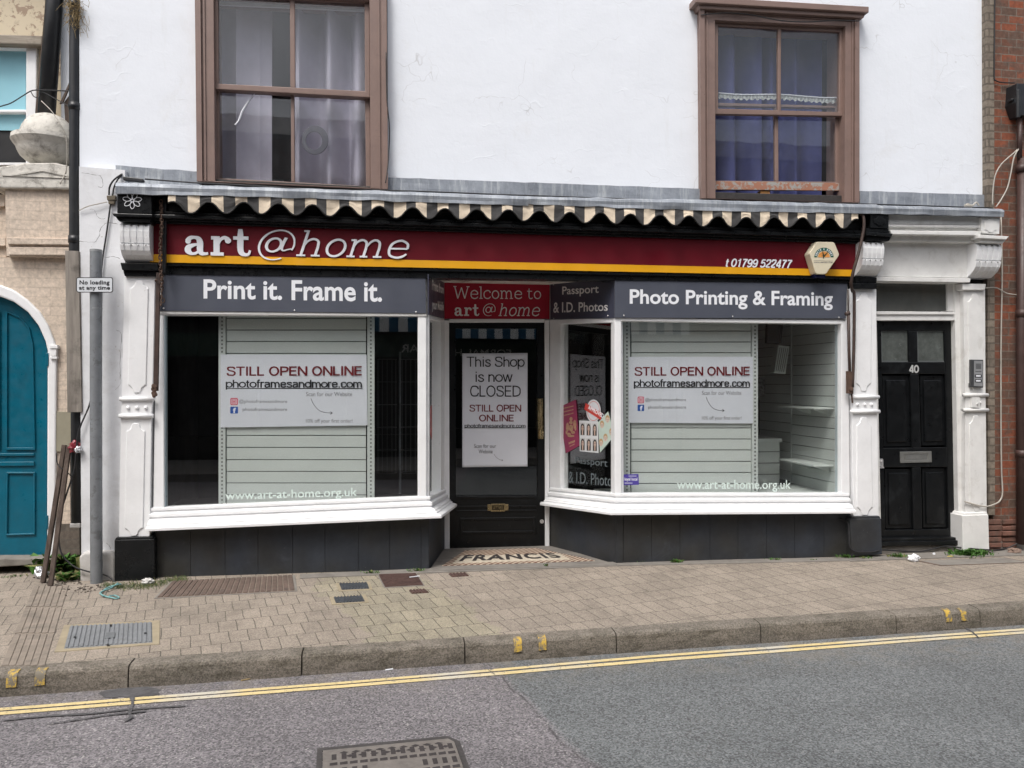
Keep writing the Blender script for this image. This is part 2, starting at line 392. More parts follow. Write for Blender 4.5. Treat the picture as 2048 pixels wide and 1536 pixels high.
mAwnD = M('dark_awning_canvas', (.058, .057, .057), .9, .2, 8, .3, 160, .002)
mAwnL = M('cream_awning_canvas', (.68, .58, .45), .9, .2, 7, .3, 160, .002, dirt=(.20, .15, .11), dscale=12, d0=.54, d1=.78, damt=.75)
mTeal = M('teal_door_paint', (.0, .105, .165), .36, .12, 7, .25, 24, .004, dirt=(.012, .07, .105), dscale=5, d0=.48, d1=.75, damt=.6)
mBeige = mat_brick('painted_beige_brick', (.62, .525, .435), (.59, .50, .41), (.53, .445, .365), patch=None, bumpd=.005, paint=True, rough=.75)
mBrickR = mat_brick('old_red_brick', (.25, .078, .042), (.11, .072, .055), (.17, .14, .115), w=.165, h=.0745, ms=.012, patch=(.10, .08, .066))
mBrickD = mat_brick('dark_quoin_brick', (.145, .12, .10), (.10, .088, .075), (.12, .105, .09), w=.225, h=.0745, ms=.012)
mCream = mat_peel('peeling_cream_render', (.66, .57, .42), (.40, .30, .22), .54, .57, 11)
mStone = M('weathered_white_stone', (.60, .58, .53), .85, .16, 9, .6, 45, .008, dirt=(.16, .145, .125), dscale=11, d0=.5, d1=.66, damt=.75, lump=6)
mPlinth = M('grey_white_plinth_render', (.54, .53, .51), .8, .1, 4, .4, 25, .01, dirt=(.34, .32, .29), dscale=4, d0=.48, d1=.68, damt=.6, chips=(.38, .35, .31), lump=5)
mGalv = M('galvanised_post', (.22, .235, .25), .5, .16, 7, .15, 40, .002, metal=.35, dirt=(.13, .135, .14), dscale=8, d0=.55, d1=.6, damt=.6)
mIron = M('rusty_iron', (.085, .05, .035), .85, .35, 14, .5, 70, .004, dirt=(.03, .022, .02), dscale=20)
mIronC = M('rusty_cast_iron', (.115, .082, .066), .8, .25, 14, .5, 70, .004, dirt=(.06, .048, .042), dscale=12)
mIronG = M('dark_grey_cast_iron', (.055, .062, .072), .6, .25, 14, .4, 70, .004, metal=.2)
mPipe = M('black_cast_pipe', (.014, .0155, .018), .4, .3, 9, .25, 40, .003, dirt=(.05, .045, .04), d0=.58, d1=.75)
mPipeR = M('brown_cast_pipe', (.055, .03, .026), .5, .25, 9, .25, 40, .003)
mArm = M('brown_iron_arm', (.045, .026, .02), .6, .4, 20, .4, 60, .003, dirt=(.13, .09, .07), d0=.62, d1=.72)
mPlank = mat_wood_old('grey_weathered_board', (.14, .125, .11), (.33, .30, .265), 26)
mBatten = mat_wood_old('brown_old_timber', (.045, .032, .026), (.135, .105, .088), 34)
mLintel = mat_wood_old('rotting_timber', (.14, .11, .08), (.42, .38, .32), 26, 0)
mSlat = M('pale_slatwall', (.555, .592, .57), .45, .04, 2, .03, 20, .002)
mSlatDk = M('slat_groove', (.17, .175, .17), .7, .1, 9, 0)
mPaper = M('white_poster_paper', (.67, .69, .745), .5, .03, 2.5, .12, 4, .01)
mInk = M('black_print', (.012, .013, .016), .5, .1, 9, 0)
mInkG = M('grey_print', (.16, .16, .17), .5, .1, 9, 0)
mInkR = M('maroon_print', (.155, .008, .014), .5, .1, 9, 0)
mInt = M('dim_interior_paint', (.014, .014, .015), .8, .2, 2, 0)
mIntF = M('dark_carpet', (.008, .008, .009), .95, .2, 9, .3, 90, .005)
mCurtG = M('mauve_grey_curtain', (.50, .465, .54), .9, .08, 5, .2, 120, .002)
mCurtB = M('purple_blue_curtain', (.075, .085, .235), .9, .12, 5, .2, 120, .002)
mSteel = M('brushed_steel', (.40, .40, .38), .38, .1, 12, .05, 60, .002, metal=.8)
mBrass = M('tarnished_brass', (.34, .27, .15), .3, .25, 15, .1, 60, .002, metal=.9)
mChrome = M('pale_lock_metal', (.62, .62, .62), .3, .1, 12, 0, metal=.6)
mCableB = M('black_cable', (.015, .015, .017), .55, .2, 9, 0)
mCableW = M('dirty_white_cable', (.40, .375, .33), .6, .2, 9, 0)
mAlarm = M('cream_plastic', (.63, .575, .43), .4, .05, 8, .03, 30, .001, dirt=(.42, .38, .29), d0=.6, d1=.8, damt=.4)
mKerb = None
def mat_kerb():
    t = NT('kerb_stone'); x, y, z = t.sep()
    c = t.mix(t.ramp(t.noise(3, 7, .7), .3, .7), (.215, .19, .16), (.148, .133, .112))
    ky = t.math('SUBTRACT', y, t.math('MULTIPLY_ADD', x, .0566, -1.896+.0566*2.04))
    top = t.ramp(z, -.11, -.03)
    m = t.ramp(t.noise(6, 8, .75, vec=t.vmul(t.pos, (1, 1, 3))), .47, .62, 0, .75)
    c = t.mix(m, c, (.085, .076, .058))
    g = t.voro(150, 'F1', 'Color'); gs = t.n.new('ShaderNodeSeparateColor'); t.lk(g, gs.inputs[0])
    sp = t.ramp(gs.outputs[0], 0, 1, .65, 1.35); c = t.mix(1, c, t.comb(sp, sp, sp), 'MULTIPLY')
    return t.fin(c, .9, t.bump(t.noise(90, 5, .7), .6, .006), 0, .25)
mKerb = mat_kerb()
mConc = M('grey_concrete', (.20, .185, .165), .9, .15, 6, .5, 70, .005, dirt=(.10, .09, .08), dscale=5, d0=.5, d1=.7)
def mat_yline(name, col, worn):
    t = NT(name)
    c = t.mix(t.ramp(t.noise(14, 6, .7), .35, .7), col, tuple(k*.82 for k in col))
    w = t.ramp(t.noise(1.1, 3), .5, .62); c = t.mix(t.math('MULTIPLY', w, .8), c, (.50, .49, .45))
    chip = t.ramp(t.noise(45, 5, .7), worn, worn+.06); c = t.mix(chip, c, (.15, .14, .135))
    return t.fin(c, .7, t.bump(t.noise(90, 4), .4, .004))
mYLine = mat_yline('worn_yellow_line', (.66, .535, .27), .59)
def mat_kmark():
    t = NT('flaking_yellow_paint')
    chip = t.ramp(t.noise(30, 7, .75), .455, .53); c = t.mix(chip, (.52, .345, .055), (.17, .15, .115)); return t.fin(c, .7, t.bump(chip, -.4, .002))
mKMark = mat_kmark()
mTar = M('black_tar', (.082, .080, .083), .8, .35, 20, .6, 60, .004)
mLeaf = M('weed_green', (.055, .14, .022), .6, .5, 25, 0)
mLeaf2 = M('dry_weed', (.17, .17, .06), .7, .5, 25, 0)
mMoss = M('mossy_grass', (.08, .12, .045), .8, .5, 25, 0)
mLitter = M('white_crumpled_paper', (.75, .77, .8), .5, .05, 9, 0)
mFoil = M('silver_foil', (.55, .56, .58), .25, .2, 20, .6, 40, .01, metal=.7)
mRope = M('blue_green_twine', (.16, .33, .33), .8, .3, 30, 0)
mRedW = M('dark_red_wrapper', (.20, .02, .03), .3, .3, 15, .6, 40, .01)
mOrange = M('raw_orange_wood', (.50, .24, .07), .6, .1, 9, 0)
mLace = M('dirty_lace', (.42, .44, .42), .8, .6, 45, 0)
mPurple = M('purple_sticker', (.075, .055, .30), .4, .05, 9, 0)
mNest = M('dry_straw', (.27, .20, .10), .9, .5, 40, 0)
exec_parts = []

# ------------------------------------------------------------------ lettering
_txt_cache = {}
def text_geo(s, off=0.0, shear=0.0, ext=0.0, spacing=1.0):
    key = (s, off, shear, ext, spacing)
    if key in _txt_cache: return _txt_cache[key]
    cu = bpy.data.curves.new('t', 'FONT'); cu.body = s; cu.size = 1; cu.resolution_u = 4
    cu.offset = off; cu.shear = shear; cu.extrude = ext; cu.space_character = spacing; cu.fill_mode = 'FRONT' if ext == 0 else 'BOTH'
    o = bpy.data.objects.new('t', cu); COL.objects.link(o)
    dg = bpy.context.evaluated_depsgraph_get(); dg.update()
    me = bpy.data.meshes.new_from_object(o.evaluated_get(dg))
    vs = [V(v.co) for v in me.vertices]; fs = [tuple(p.vertices) for p in me.polygons]
    bpy.data.objects.remove(o); bpy.data.curves.remove(cu); bpy.data.meshes.remove(me)
    _txt_cache[key] = (vs, fs); return vs, fs
def mapquad(mb, vs, fs, q, out, zscale=1.0, bbox=None):
    x0 = min(v.x for v in vs); x1 = max(v.x for v in vs); y0 = min(v.y for v in vs); y1 = max(v.y for v in vs)
    if bbox: x0, x1, y0, y1 = bbox
    tl, tr, br, bl = q; n = (tr-tl).cross(bl-tl).normalized()
    if n.dot(CAM-tl) < 0: n = -n
    res = []
    for v in vs:
        s = (v.x-x0)/(x1-x0); t = (v.y-y0)/(y1-y0)
        a = bl.lerp(br, s); b = tl.lerp(tr, s); res.append(a.lerp(b, t)+n*(out+v.z*zscale))
    mb.add(res, fs)
def letters(mb, s, px4, pl, out=.003, off=0.0, shear=0.0, ext=0.0, spacing=1.0, mirror=False):
    vs, fs = text_geo(s, off, shear, ext, spacing)
    mapquad(mb, vs, fs, [pl.at(x, y) for x, y in px4], out)
def L4(x0, x1, yl0, yl1, yr0=None, yr1=None):   # ink box: left top, left bottom, right top, right bottom
    if yr0 is None: yr0, yr1 = yl0, yl1
    return [(x0, yl0), (x1, yr0), (x1, yr1), (x0, yl1)]
def catmull(pts, n=7):
    if len(pts) == 2: return [V(pts[0]), V(pts[1])]
    P = [V(p) for p in pts]; P = [P[0]*2-P[1]]+P+[P[-1]*2-P[-2]]; out = []
    for i in range(1, len(P)-2):
        for k in range(n):
            t = k/n; a, b, c, d = P[i-1], P[i], P[i+1], P[i+2]
            out.append(.5*((2*b)+(c-a)*t+(2*a-5*b+4*c-d)*t*t+(3*b-a-3*c+d)*t**3))
    out.append(P[-2]); return out
def ell(cx, cy, rx, ry, a0=0, a1=360, n=18, w=.1):
    return [(cx+rx*math.cos(R(a0+(a1-a0)*k/n)), cy+ry*math.sin(R(a0+(a1-a0)*k/n)), w) for k in range(n+1)]
def slab(w):    # light slab-serif strokes: glyph -> (advance, strokes of (x, y, width))
    h = w*.8
    def st(x, y0, y1): return [(x, y0, w), (x, y1, w)]
    def sf(x0, x1, y): return [(x0, y, h), (x1, y, h)]
    G = {}
    b = h/2; t1 = 1-h/2; ta = 1.45-h/2
    G['h'] = (1.12, [st(.22, 0, 1.45), sf(.04, .24, ta), sf(.04, .42, b), [(.22, .55, w*.6), (.34, .85, w*.8), (.56, .97, w), (.78, .85, w), (.84, .55, w), (.84, .3, w), (.84, 0, w)], sf(.66, 1.04, b)])
    G['o'] = (1.06, [ell(.52, .5, .44-w/2, .52-w/2, w=w)])
    G['m'] = (1.70, [st(.2, 0, 1), sf(.02, .22, t1), sf(.02, .38, b), [(.2, .55, w*.6), (.3, .85, w*.8), (.5, .97, w), (.7, .85, w), (.76, .55, w), (.76, .3, w), (.76, 0, w)], sf(.6, .94, b),
                     [(.76, .55, w*.6), (.88, .85, w*.8), (1.08, .97, w), (1.28, .85, w), (1.34, .55, w), (1.34, .3, w), (1.34, 0, w)], sf(1.18, 1.56, b)])
    G['e'] = (1.02, [[(.12, .53, h), (.9, .53, h)], [(.9, .53, w), (.84, .8, w), (.52, .98, w), (.2, .83, w), (.1, .5, w), (.2, .16, w), (.52, .03, w), (.78, .1, w), (.92, .24, w*.7)]])
    G['W'] = (1.95, [[(.14, 1.4, w*1.1), (.5, 0.02, w*1.1)], [(.5, .02, w*.8), (.92, 1.3, w*.8)], [(.92, 1.3, w*1.1), (1.32, .02, w*1.1)], [(1.32, .02, w*.8), (1.7, 1.4, w*.8)], sf(-.04, .34, 1.4), sf(1.5, 1.88, 1.4)])
    G['l'] = (.52, [st(.26, 0, 1.45), sf(.06, .28, ta), sf(.06, .46, b)])
    G['c'] = (.95, [[(.86, .72, w*1.2), (.74, .92, w), (.5, .98, w), (.2, .83, w), (.1, .5, w), (.2, .16, w), (.5, .03, w), (.74, .1, w), (.88, .26, w*.7)]])
    G['t'] = (.78, [[(.28, 1.32, w*.6), (.28, .8, w), (.28, .3, w), (.36, .08, w), (.54, .03, w), (.7, .14, w*.7)], sf(.04, .64, t1)])
    G[' '] = (.5, [])
    return G
def slab_bold():
    W = .29; h = .17
    G = {}
    G['a'] = (1.22, [[(.16, .74, .22), (.3, .9, .2), (.5, .93, .16), (.68, .86, .24), (.76, .66, .29), (.76, .3, .29), (.82, .12, .24), (1.0, .075, .15), (1.14, .11, .13)],
                     [(.76, .58, .12), (.5, .54, .15), (.24, .42, .26), (.2, .22, .29), (.36, .08, .17), (.56, .1, .13), (.74, .26, .1)], ell(.2, .72, .06, .06, w=.13)])
    G['r'] = (1.05, [[(.32, 0, W), (.32, 1, W)], [(.06, .92, h), (.34, .92, h)], [(.04, .08, h), (.66, .08, h)], [(.4, .55, .1), (.5, .82, .14), (.68, .93, .18), (.86, .84, .24)], ell(.86, .78, .07, .07, w=.15)])
    G['t'] = (.95, [[(.4, 1.38, .2), (.4, 1.0, .28), (.4, .4, W), (.46, .16, .26), (.64, .07, .17), (.8, .12, .13), (.86, .3, .1)], [(.06, .92, h), (.78, .92, h)]])
    return G
def sans(w):    # plain grotesque strokes, cap height 1, x-height .74
    X = .74; h = w/2; G = {}
    L = lambda *p: [(x, y, w) for x, y in p]
    def bowl(cx, r=.27, y0=h, y1=X-h): return ell(cx, (y0+y1)/2, r, (y1-y0)/2, w=w)
    def arch(x0, x1, yt=X-h, yb=0): m_ = (x0+x1)/2; return [(x0, .45, w*.7), (x0+.05, yt-.08, w*.9), (m_+.02, yt, w), (x1-.05, yt-.09, w), (x1, yt-.26, w), (x1, .2, w), (x1, yb, w)]
    G['T'] = (.70, [L((.35, 0), (.35, 1-h)), L((.02, 1-h), (.68, 1-h))])
    G['I'] = (.30, [L((.15, 0), (.15, 1))]); G['L'] = (.60, [L((.1, 0), (.1, 1)), L((.1, h), (.56, h))])
    G['E'] = (.68, [L((.1, 0), (.1, 1)), L((.1, h), (.62, h)), L((.1, .52), (.58, .52)), L((.1, 1-h), (.62, 1-h))])
    G['N'] = (.80, [L((.1, 0), (.1, 1)), L((.1, 1), (.70, 0)), L((.70, 0), (.70, 1))])
    G['P'] = (.70, [L((.1, 0), (.1, 1)), L((.1, 1-h), (.36, 1-h)), L((.1, .46), (.36, .46)), [(.36, 1-h, w), (.54, .95-h, w), (.62, .73, w), (.54, .51, w), (.36, .46, w)]])
    G['D'] = (.78, [L((.1, 0), (.1, 1)), L((.1, 1-h), (.3, 1-h)), L((.1, h), (.3, h)), [(.3, 1-h, w), (.54, .93-h, w), (.69, .72, w), (.71, .5, w), (.69, .28, w), (.54, .07+h, w), (.3, h, w)]])
    G['O'] = (.88, [ell(.44, .5, .40-h, .515-h, w=w, n=26)])
    G['C'] = (.80, [[(.74, .68, w), (.66, .88, w), (.44, 1-h, w), (.2, .88, w), (.07+h*.3, .5, w), (.2, .12, w), (.44, h, w), (.66, .12, w), (.75, .34, w)]])
    G['S'] = (.72, [[(.63, .72, w), (.55, .92-h*.3, w), (.35, 1-h, w), (.15, .9, w), (.11, .72, w), (.22, .58, w), (.46, .5, w), (.62, .38, w), (.63, .22, w), (.52, .07, w), (.34, h, w), (.14, .1, w), (.07, .3, w)]])
    G['h'] = (.60, [L((.09, 0), (.09, 1)), arch(.09, .50)]); G['n'] = (.60, [L((.09, 0), (.09, X)), arch(.09, .50)])
    G['m'] = (.90, [L((.09, 0), (.09, X)), arch(.09, .445), arch(.445, .80)])
    G['i'] = (.25, [L((.125, 0), (.125, X)), L((.125, 1-w), (.125, 1))]); G['o'] = (.62, [bowl(.31)])
    G['p'] = (.64, [L((.09, -.27), (.09, X)), bowl(.34, .25)]); G['d'] = (.64, [L((.55, 0), (.55, 1)), bowl(.30, .25)])
    G['s'] = (.53, [[(.46, .53, w), (.40, X-h-.03, w), (.26, X-h, w), (.12, .64, w), (.10, .53, w), (.2, .42, w), (.36, .35, w), (.46, .25, w), (.44, .12, w), (.34, h, w), (.2, h, w), (.09, .12, w), (.06, .22, w)]])
    G['w'] = (.80, [L((.03, X), (.22, 0)), L((.22, 0), (.40, X)), L((.40, X), (.58, 0)), L((.58, 0), (.77, X))])
    G['t'] = (.36, [[(.16, .93, w), (.16, .6, w), (.16, .25, w), (.19, .06, w), (.33, h, w)], L((.02, X-h), (.33, X-h))])
    G['f'] = (.34, [[(.15, 0, w), (.15, .5, w), (.15, .82, w), (.2, .96, w), (.34, 1-h, w)], L((.02, X-h), (.33, X-h))])
    G['r'] = (.38, [L((.09, 0), (.09, X)), [(.09, .42, w*.7), (.15, .63, w*.9), (.26, X-h, w), (.37, X-h, w)]])
    G['a'] = (.58, [[(.1, .55, w), (.16, .66, w), (.3, X-h, w), (.44, .63, w), (.47, .48, w), (.47, .2, w), (.50, .04, w)], [(.47, .44, w), (.3, .41, w), (.13, .34, w), (.09, .2, w), (.16, .06, w), (.28, h, w), (.42, .14, w), (.47, .26, w)]])
    G['e'] = (.60, [L((.08, .38), (.52, .38)), [(.52, .38, w), (.48, .58, w), (.31, X-h, w), (.13, .6, w), (.07+h*.4, .37, w), (.13, .13, w), (.31, h, w), (.45, .1, w), (.52, .2, w)]])
    G['c'] = (.56, [[(.49, .52, w), (.43, .65, w), (.29, X-h, w), (.12, .6, w), (.07+h*.4, .37, w), (.12, .13, w), (.29, h, w), (.43, .1, w), (.50, .24, w)]])
    G['.'] = (.25, [L((.125, 0), (.125, w*1.15))]); G[' '] = (.30, [])
    G['0'] = (.62, [ell(.31, .5, .25, .515-h, w=w, n=24)]); G['1'] = (.62, [L((.36, 0), (.36, 1)), [(.36, .98, w*.8), (.28, .82, w*.8), (.12, .76, w*.8)]])
    G['7'] = (.62, [L((.06, 1-h), (.57, 1-h)), [(.54, 1-h, w), (.36, .65, w), (.26, .3, w), (.22, 0, w)]])
    G['9'] = (.62, [ell(.30, .67, .22, .33-h, w=w), [(.52, .67, w), (.53, .45, w), (.48, .18, w), (.32, h, w), (.16, .08, w), (.09, .22, w)]])
    G['2'] = (.62, [[(.09, .7, w), (.14, .9, w), (.31, 1-h, w), (.49, .9, w), (.52, .72, w), (.42, .5, w), (.22, .3, w), (.09, h, w)], L((.09, h), (.55, h))])
    G['5'] = (.62, [L((.17, 1-h), (.52, 1-h)), L((.17, 1-h), (.12, .5)), [(.12, .5, w), (.28, .62, w), (.46, .56, w), (.54, .36, w), (.48, .14, w), (.3, h, w), (.14, .1, w), (.08, .24, w)]])
    G['4'] = (.62, [L((.43, 0), (.43, 1)), L((.43, 1), (.05, .28)), L((.05, .26), (.58, .26))])
    return G
def sans_text(mb, txt, w, px4, pl, out, shear=0.0): strokes_mesh(mb, [sans(w)[c] for c in txt], px4, pl, out, shear)
def strokes_mesh(mb, items, px4, pl, out, shear=0.0, thick=0.0):
    segs = []
    x = 0
    for adv, sts in items:
        for s in sts: segs.append([(p[0]+x+shear*p[1], p[1], p[2]) for p in s])
        x += adv
    vs = []; fs = []; lay = 0
    for s in segs:
        P = catmull(s); o = len(vs); n = len(P); closed = (P[0]-P[-1]).length < .02 and n > 4
        for k in range(n):
            if closed: d = P[(k+1) % n if k < n-1 else 1]-P[k-1 if k > 0 else n-2]
            else: d = P[min(k+1, n-1)]-P[max(k-1, 0)]
            nn = V((-d.y, d.x, 0)); nn = nn.normalized() if nn.length else V((0, 1, 0))
            w = P[k].z/2
            vs += [V((P[k].x+nn.x*w, P[k].y+nn.y*w, lay*.0002)), V((P[k].x-nn.x*w, P[k].y-nn.y*w, lay*.0002))]
        fs += [(o+2*k, o+2*k+1, o+2*k+3, o+2*k+2) for k in range(n-1)]
        lay += 1
    if thick:
        n0 = len(vs); vs += [V((v.x, v.y, v.z-thick)) for v in vs[:n0]]
        edge = {}
        for f in fs:
            for a, b in zip(f, f[1:]+f[:1]): edge[(a, b)] = 1
        fs += [(a, b, b+n0, a+n0) for (a, b) in edge if (b, a) not in edge]
    mapquad(mb, vs, fs, [pl.at(*p) for p in px4], out)

# ------------------------------------------------------------------ the setting: ground, road, pavement, kerb
mGround = M('distant_ground', (.10, .095, .09), .95, .15, 1, .3, 20, .01)
kind(MB().add([(-150, -150, -.75), (150, -150, -.75), (150, 150, -.75), (-150, 150, -.75)], [(0, 1, 2, 3)]).build('ground', mGround, recalc=False), 'structure')
def sheet(fz, x0, x1, y0, y1, nx, ny, dz=0.0):
    return MB().grid(lambda u, v: V((x0+(x1-x0)*u, y0+(y1-y0)*v, fz(x0+(x1-x0)*u, y0+(y1-y0)*v)+dz)), nx, ny)
kind(sheet(rz, -30, 30, -9.4, -1.2, 30, 6).build('road', mat_asphalt(), recalc=False), 'structure')
mPav = mat_pavers()
m = MB()
for xs, yb in (([-20, -12, -6, -3, -1.75], 1.2), ([-1.75, 0, 2, 4.2], .03), ([4.2, 6, 12, 20], 1.2)):
    vs = []
    for x in xs: vs += [V((x, kerb_y(x)+.108, pz(x, kerb_y(x)+.108))), V((x, -.6, pz(x, -.6))), V((x, yb, pz(x, yb)))]
    m.add(vs, [(3*i+j, 3*i+3+j, 3*i+4+j, 3*i+1+j) for i in range(len(xs)-1) for j in range(2)])
kind(m.build('pavement', mPav, recalc=False), 'structure')
# kerb stones with open joints and a rounded top edge
m = MB()
jx = [PAV.at(px, py).x for px, py in ((258, 1330), (605, 1303), (928, 1280), (1227, 1260), (1515, 1243), (1785, 1226), (1957, 1217))]
jx = [jx[0]-.94*k for k in range(12, 0, -1)]+jx+[jx[-1]+.94*k for k in range(1, 12)]
for a, b in zip(jx, jx[1:]):
    a += .004; b -= .004; dz = random.uniform(-.001, .002); dy = random.uniform(-.004, .004)
    ss = []
    nseg = 12
    for i in range(nseg+1):
        x = a+(b-a)*i/nseg; y = kerb_y(x)+dy; wob = .004*mnoise.noise(V((x*5, 1, 2)))
        pr = [(.112, -.3), (.112, 0.002), (.045, 0.0), (.022, -.002), (.008, -.008), (.0+wob, -.022), (-.006+wob, -.075), (-.008, -.3)]
        ss.append([V((x, y+p, pz(x, y)+dz+q+wob*.6)) for p, q in pr])
    k = len(ss[0]); vs = [p for r in ss for p in r]
    fs = [(i*k+j, i*k+(j+1) % k, (i+1)*k+(j+1) % k, (i+1)*k+j) for i in range(nseg) for j in range(k)]
    fs += [tuple(range(k)), tuple(nseg*k+j for j in range(k))[::-1]]
    m.add(vs, fs)
kind(m.build('kerb', mKerb), 'structure')
# opposite pavement
kind(MB().box(-30, 30, -9.4, -6.9, -.5, .06).build('opposite_pavement', mConc), 'structure')
# double yellow lines
def strip_between(a, b, z, n=40):
    mb = MB()
    for i in range(n):
        pass
    return mb
for up0, lo0 in ((((0, 1417), (700, 1363.5), (1300, 1312), (2048, 1257.5)), ((0, 1422.5), (700, 1368), (1300, 1316.5), (2048, 1261.5))),
                 (((0, 1425), (700, 1370), (1300, 1320), (2048, 1263.5)), ((0, 1431), (700, 1375.5), (1300, 1325.5), (2048, 1268)))):
    A = [ROAD.at(*p) for p in up0]; B = [ROAD.at(*p) for p in lo0]
    def ext(Ps):
        d0 = (Ps[1]-Ps[0]); d1 = (Ps[-1]-Ps[-2]); return [Ps[0]-d0*4]+Ps+[Ps[-1]+d1*4]
    A = ext(A); B = ext(B); m = MB()
    P = []; N = 60
    for i in range(len(A)-1):
        for k in range(14):
            t = k/14; j = .006*mnoise.noise(V((i+t, 3.1, 1))*3); P.append((A[i].lerp(A[i+1], t)+V((0, j, .004)), B[i].lerp(B[i+1], t)+V((0, j, .004))))
    vs = [p for q in P for p in q]
    m.add(vs, [(2*i, 2*i+1, 2*i+3, 2*i+2) for i in range(len(P)-1)])
    kind(m.build('yellow_line', mYLine, recalc=False), 'structure')
# yellow loading blips on the kerb
for pxa in (5, 62, 1019, 1068, 1877, 1907):
    x = PAV.at(pxa+8, 1348-pxa*.068).x
    w = .05; m = MB(); pr = [(.045, .0035), (.022, .001), (.007, -.005), (-.003, -.02), (-.009, -.05), (-.011, -.075)]
    sl = []
    for i in range(5):
        xx = x+w*i/4
        sl.append([V((xx, kerb_y(xx)+p-.002, pz(xx, kerb_y(xx))+q+.003)) for p, q in pr])
    k = len(pr); m.add([p for r in sl for p in r], [(i*k+j, i*k+j+1, (i+1)*k+j+1, (i+1)*k+j) for i in range(4) for j in range(k-1)])
    kind(m.build('kerb_marking', mKMark, recalc=False, smooth=True), 'structure')
# grooved drainage channel across the pavement
m = MB()
for k in range(6):
    a0 = PAV.at(74+k*11.6, 1172); b0 = PAV.at(9+k*14.6, 1334)
    t = (b0-a0); s = t.cross(PAVN).normalized()
    for q in range(3):
        p0 = a0+t*(q/3+.008); p1 = a0+t*((q+1)/3-.008)
        w = .017
        c = [p0-s*w, p0+s*w, p1+s*w, p1-s*w]; m.prism([p+PAVN*.006 for p in c], -PAVN*.01)
kind(m.build('drainage_paving', M('grooved_channel_blocks', (.23, .195, .16), .9, .2, 9, .5, 90, .004, dirt=(.11, .095, .08), dscale=7, d0=.5, d1=.66), bevel=.003), 'structure')
# dark tar repair by the kerb
m = MB()
def flat_poly(mb, pxs, pl, dz): mb.add([pl.at(*p, dz) for p in pxs], [tuple(range(len(pxs)))])
flat_poly(m, [(196, 1386), (214, 1380), (228, 1379), (243, 1374), (270, 1375), (287, 1372), (301, 1374), (323, 1379), (316, 1384), (320, 1388), (296, 1393), (281, 1391), (266, 1396), (240, 1393), (226, 1396), (208, 1394)], ROAD, .003)
kind(m.build('tar_patch', mTar, recalc=False), 'structure')
m = MB()
def ribbon(mb, pxs, pl, w, dz):
    P = [pl.at(x, y, dz) for x, y in pxs]
    P = catmull([tuple(p) for p in P], 5)
    vs = []
    for k, p in enumerate(P):
        d = P[min(k+1, len(P)-1)]-P[max(k-1, 0)]; s = d.cross(pl.n).normalized(); ww = w*(.6+.8*random.random())*(1 if 0 < k < len(P)-1 else .15)
        vs += [p+s*ww, p-s*ww]
    mb.add(vs, [(2*i, 2*i+1, 2*i+3, 2*i+2) for i in range(len(P)-1)])
ribbon(m, [(0, 1441), (90, 1432), (180, 1427), (265, 1418), (380, 1411)], ROAD, .009, .006)
ribbon(m, [(90, 1448), (160, 1438), (220, 1429), (300, 1421)], ROAD, .008, .0075)
ribbon(m, [(262, 1386), (265, 1405), (259, 1425), (262, 1434), (248, 1442)], ROAD, .009, .009)
ribbon(m, [(974, 1337), (990, 1349)], ROAD, .01, .0065)
ribbon(m, [(1926, 1252), (1945, 1264), (1958, 1276)], ROAD, .008, .0065)
kind(m.build('tar_crack', mTar, recalc=False), 'structure')
# concrete strip in front of the risers
m = MB()
a = [PAV.at(*p, .006) for p in [(600, 1148), (862, 1136), (1238, 1123), (1700, 1114), (1700, 1121), (1238, 1131), (862, 1145), (600, 1156)]]
m.prism(a, -PAVN*.01)
kind(m.build('concrete_strip', mConc), 'structure')
m = MB(); m.prism([PAV.at(*p, .008) for p in [(1700, 1116), (1830, 1103), (2048, 1098), (2130, 1100), (2130, 1112), (2048, 1110), (1830, 1117), (1700, 1122)]], -PAVN*.01)
kind(m.build('concrete_verge', mConc), 'structure')

# ------------------------------------------------------------------ shop building
def xy_plane(a, b):
    d = b-a; return Pl((a.x, a.y, 0), (d.y, -d.x, 0))
RY = 1.0
lf = F(857, 768, 0); lb = F(889.5, 768, RY); rb = F(1099, 768, RY); rf = F(1232, 768, 0)
PLL = xy_plane(lf, lb); PLR = xy_plane(rb, rf)
shop = thing('shop_building', 'white rendered shop with two brown sash windows above a recessed black shop door', 'building', (1.6, 2.5, 0))
W12 = FY(.12)
m = MB(); TOP = -520
m.pbox([(158, TOP), (389, TOP), (389, -45), (394, 362), (394, 392), (159, 334)], W12, .32)
m.pbox([(389, TOP), (773, TOP), (773, -45), (389, -45)], W12, .32)
m.pbox([(773, TOP), (1400, TOP), (1400, 5), (1403.5, 398), (1403.5, 430), (776, 412), (776, 378)], W12, .32)
m.pbox([(1400, TOP), (1719, TOP), (1719, 30), (1400, 5)], W12, .32)
m.pbox([(1719, TOP), (1973, TOP), (1973, 430), (1719, 430)], W12, .32)
m.build('wall', mWall, shop)
m = MB()   # party walls, rear wall, floors
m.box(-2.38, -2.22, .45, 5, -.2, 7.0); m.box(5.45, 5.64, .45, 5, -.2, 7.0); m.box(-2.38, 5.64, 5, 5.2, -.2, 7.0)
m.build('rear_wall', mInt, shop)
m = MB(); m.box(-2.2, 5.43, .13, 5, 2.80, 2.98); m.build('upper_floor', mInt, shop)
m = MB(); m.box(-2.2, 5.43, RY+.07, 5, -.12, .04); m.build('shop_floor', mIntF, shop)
m = MB(); m.box(4.12, 4.2, .15, 4.98, -.1, 2.79); m.box(1.2, 1.3, .5, 4.98, 2.99, 6.9); m.box(-2.2, 5.43, 3.2, 3.26, .11, 2.79); m.build('interior_partition', mInt, shop)
zr = F(1000, TOP, .12).z
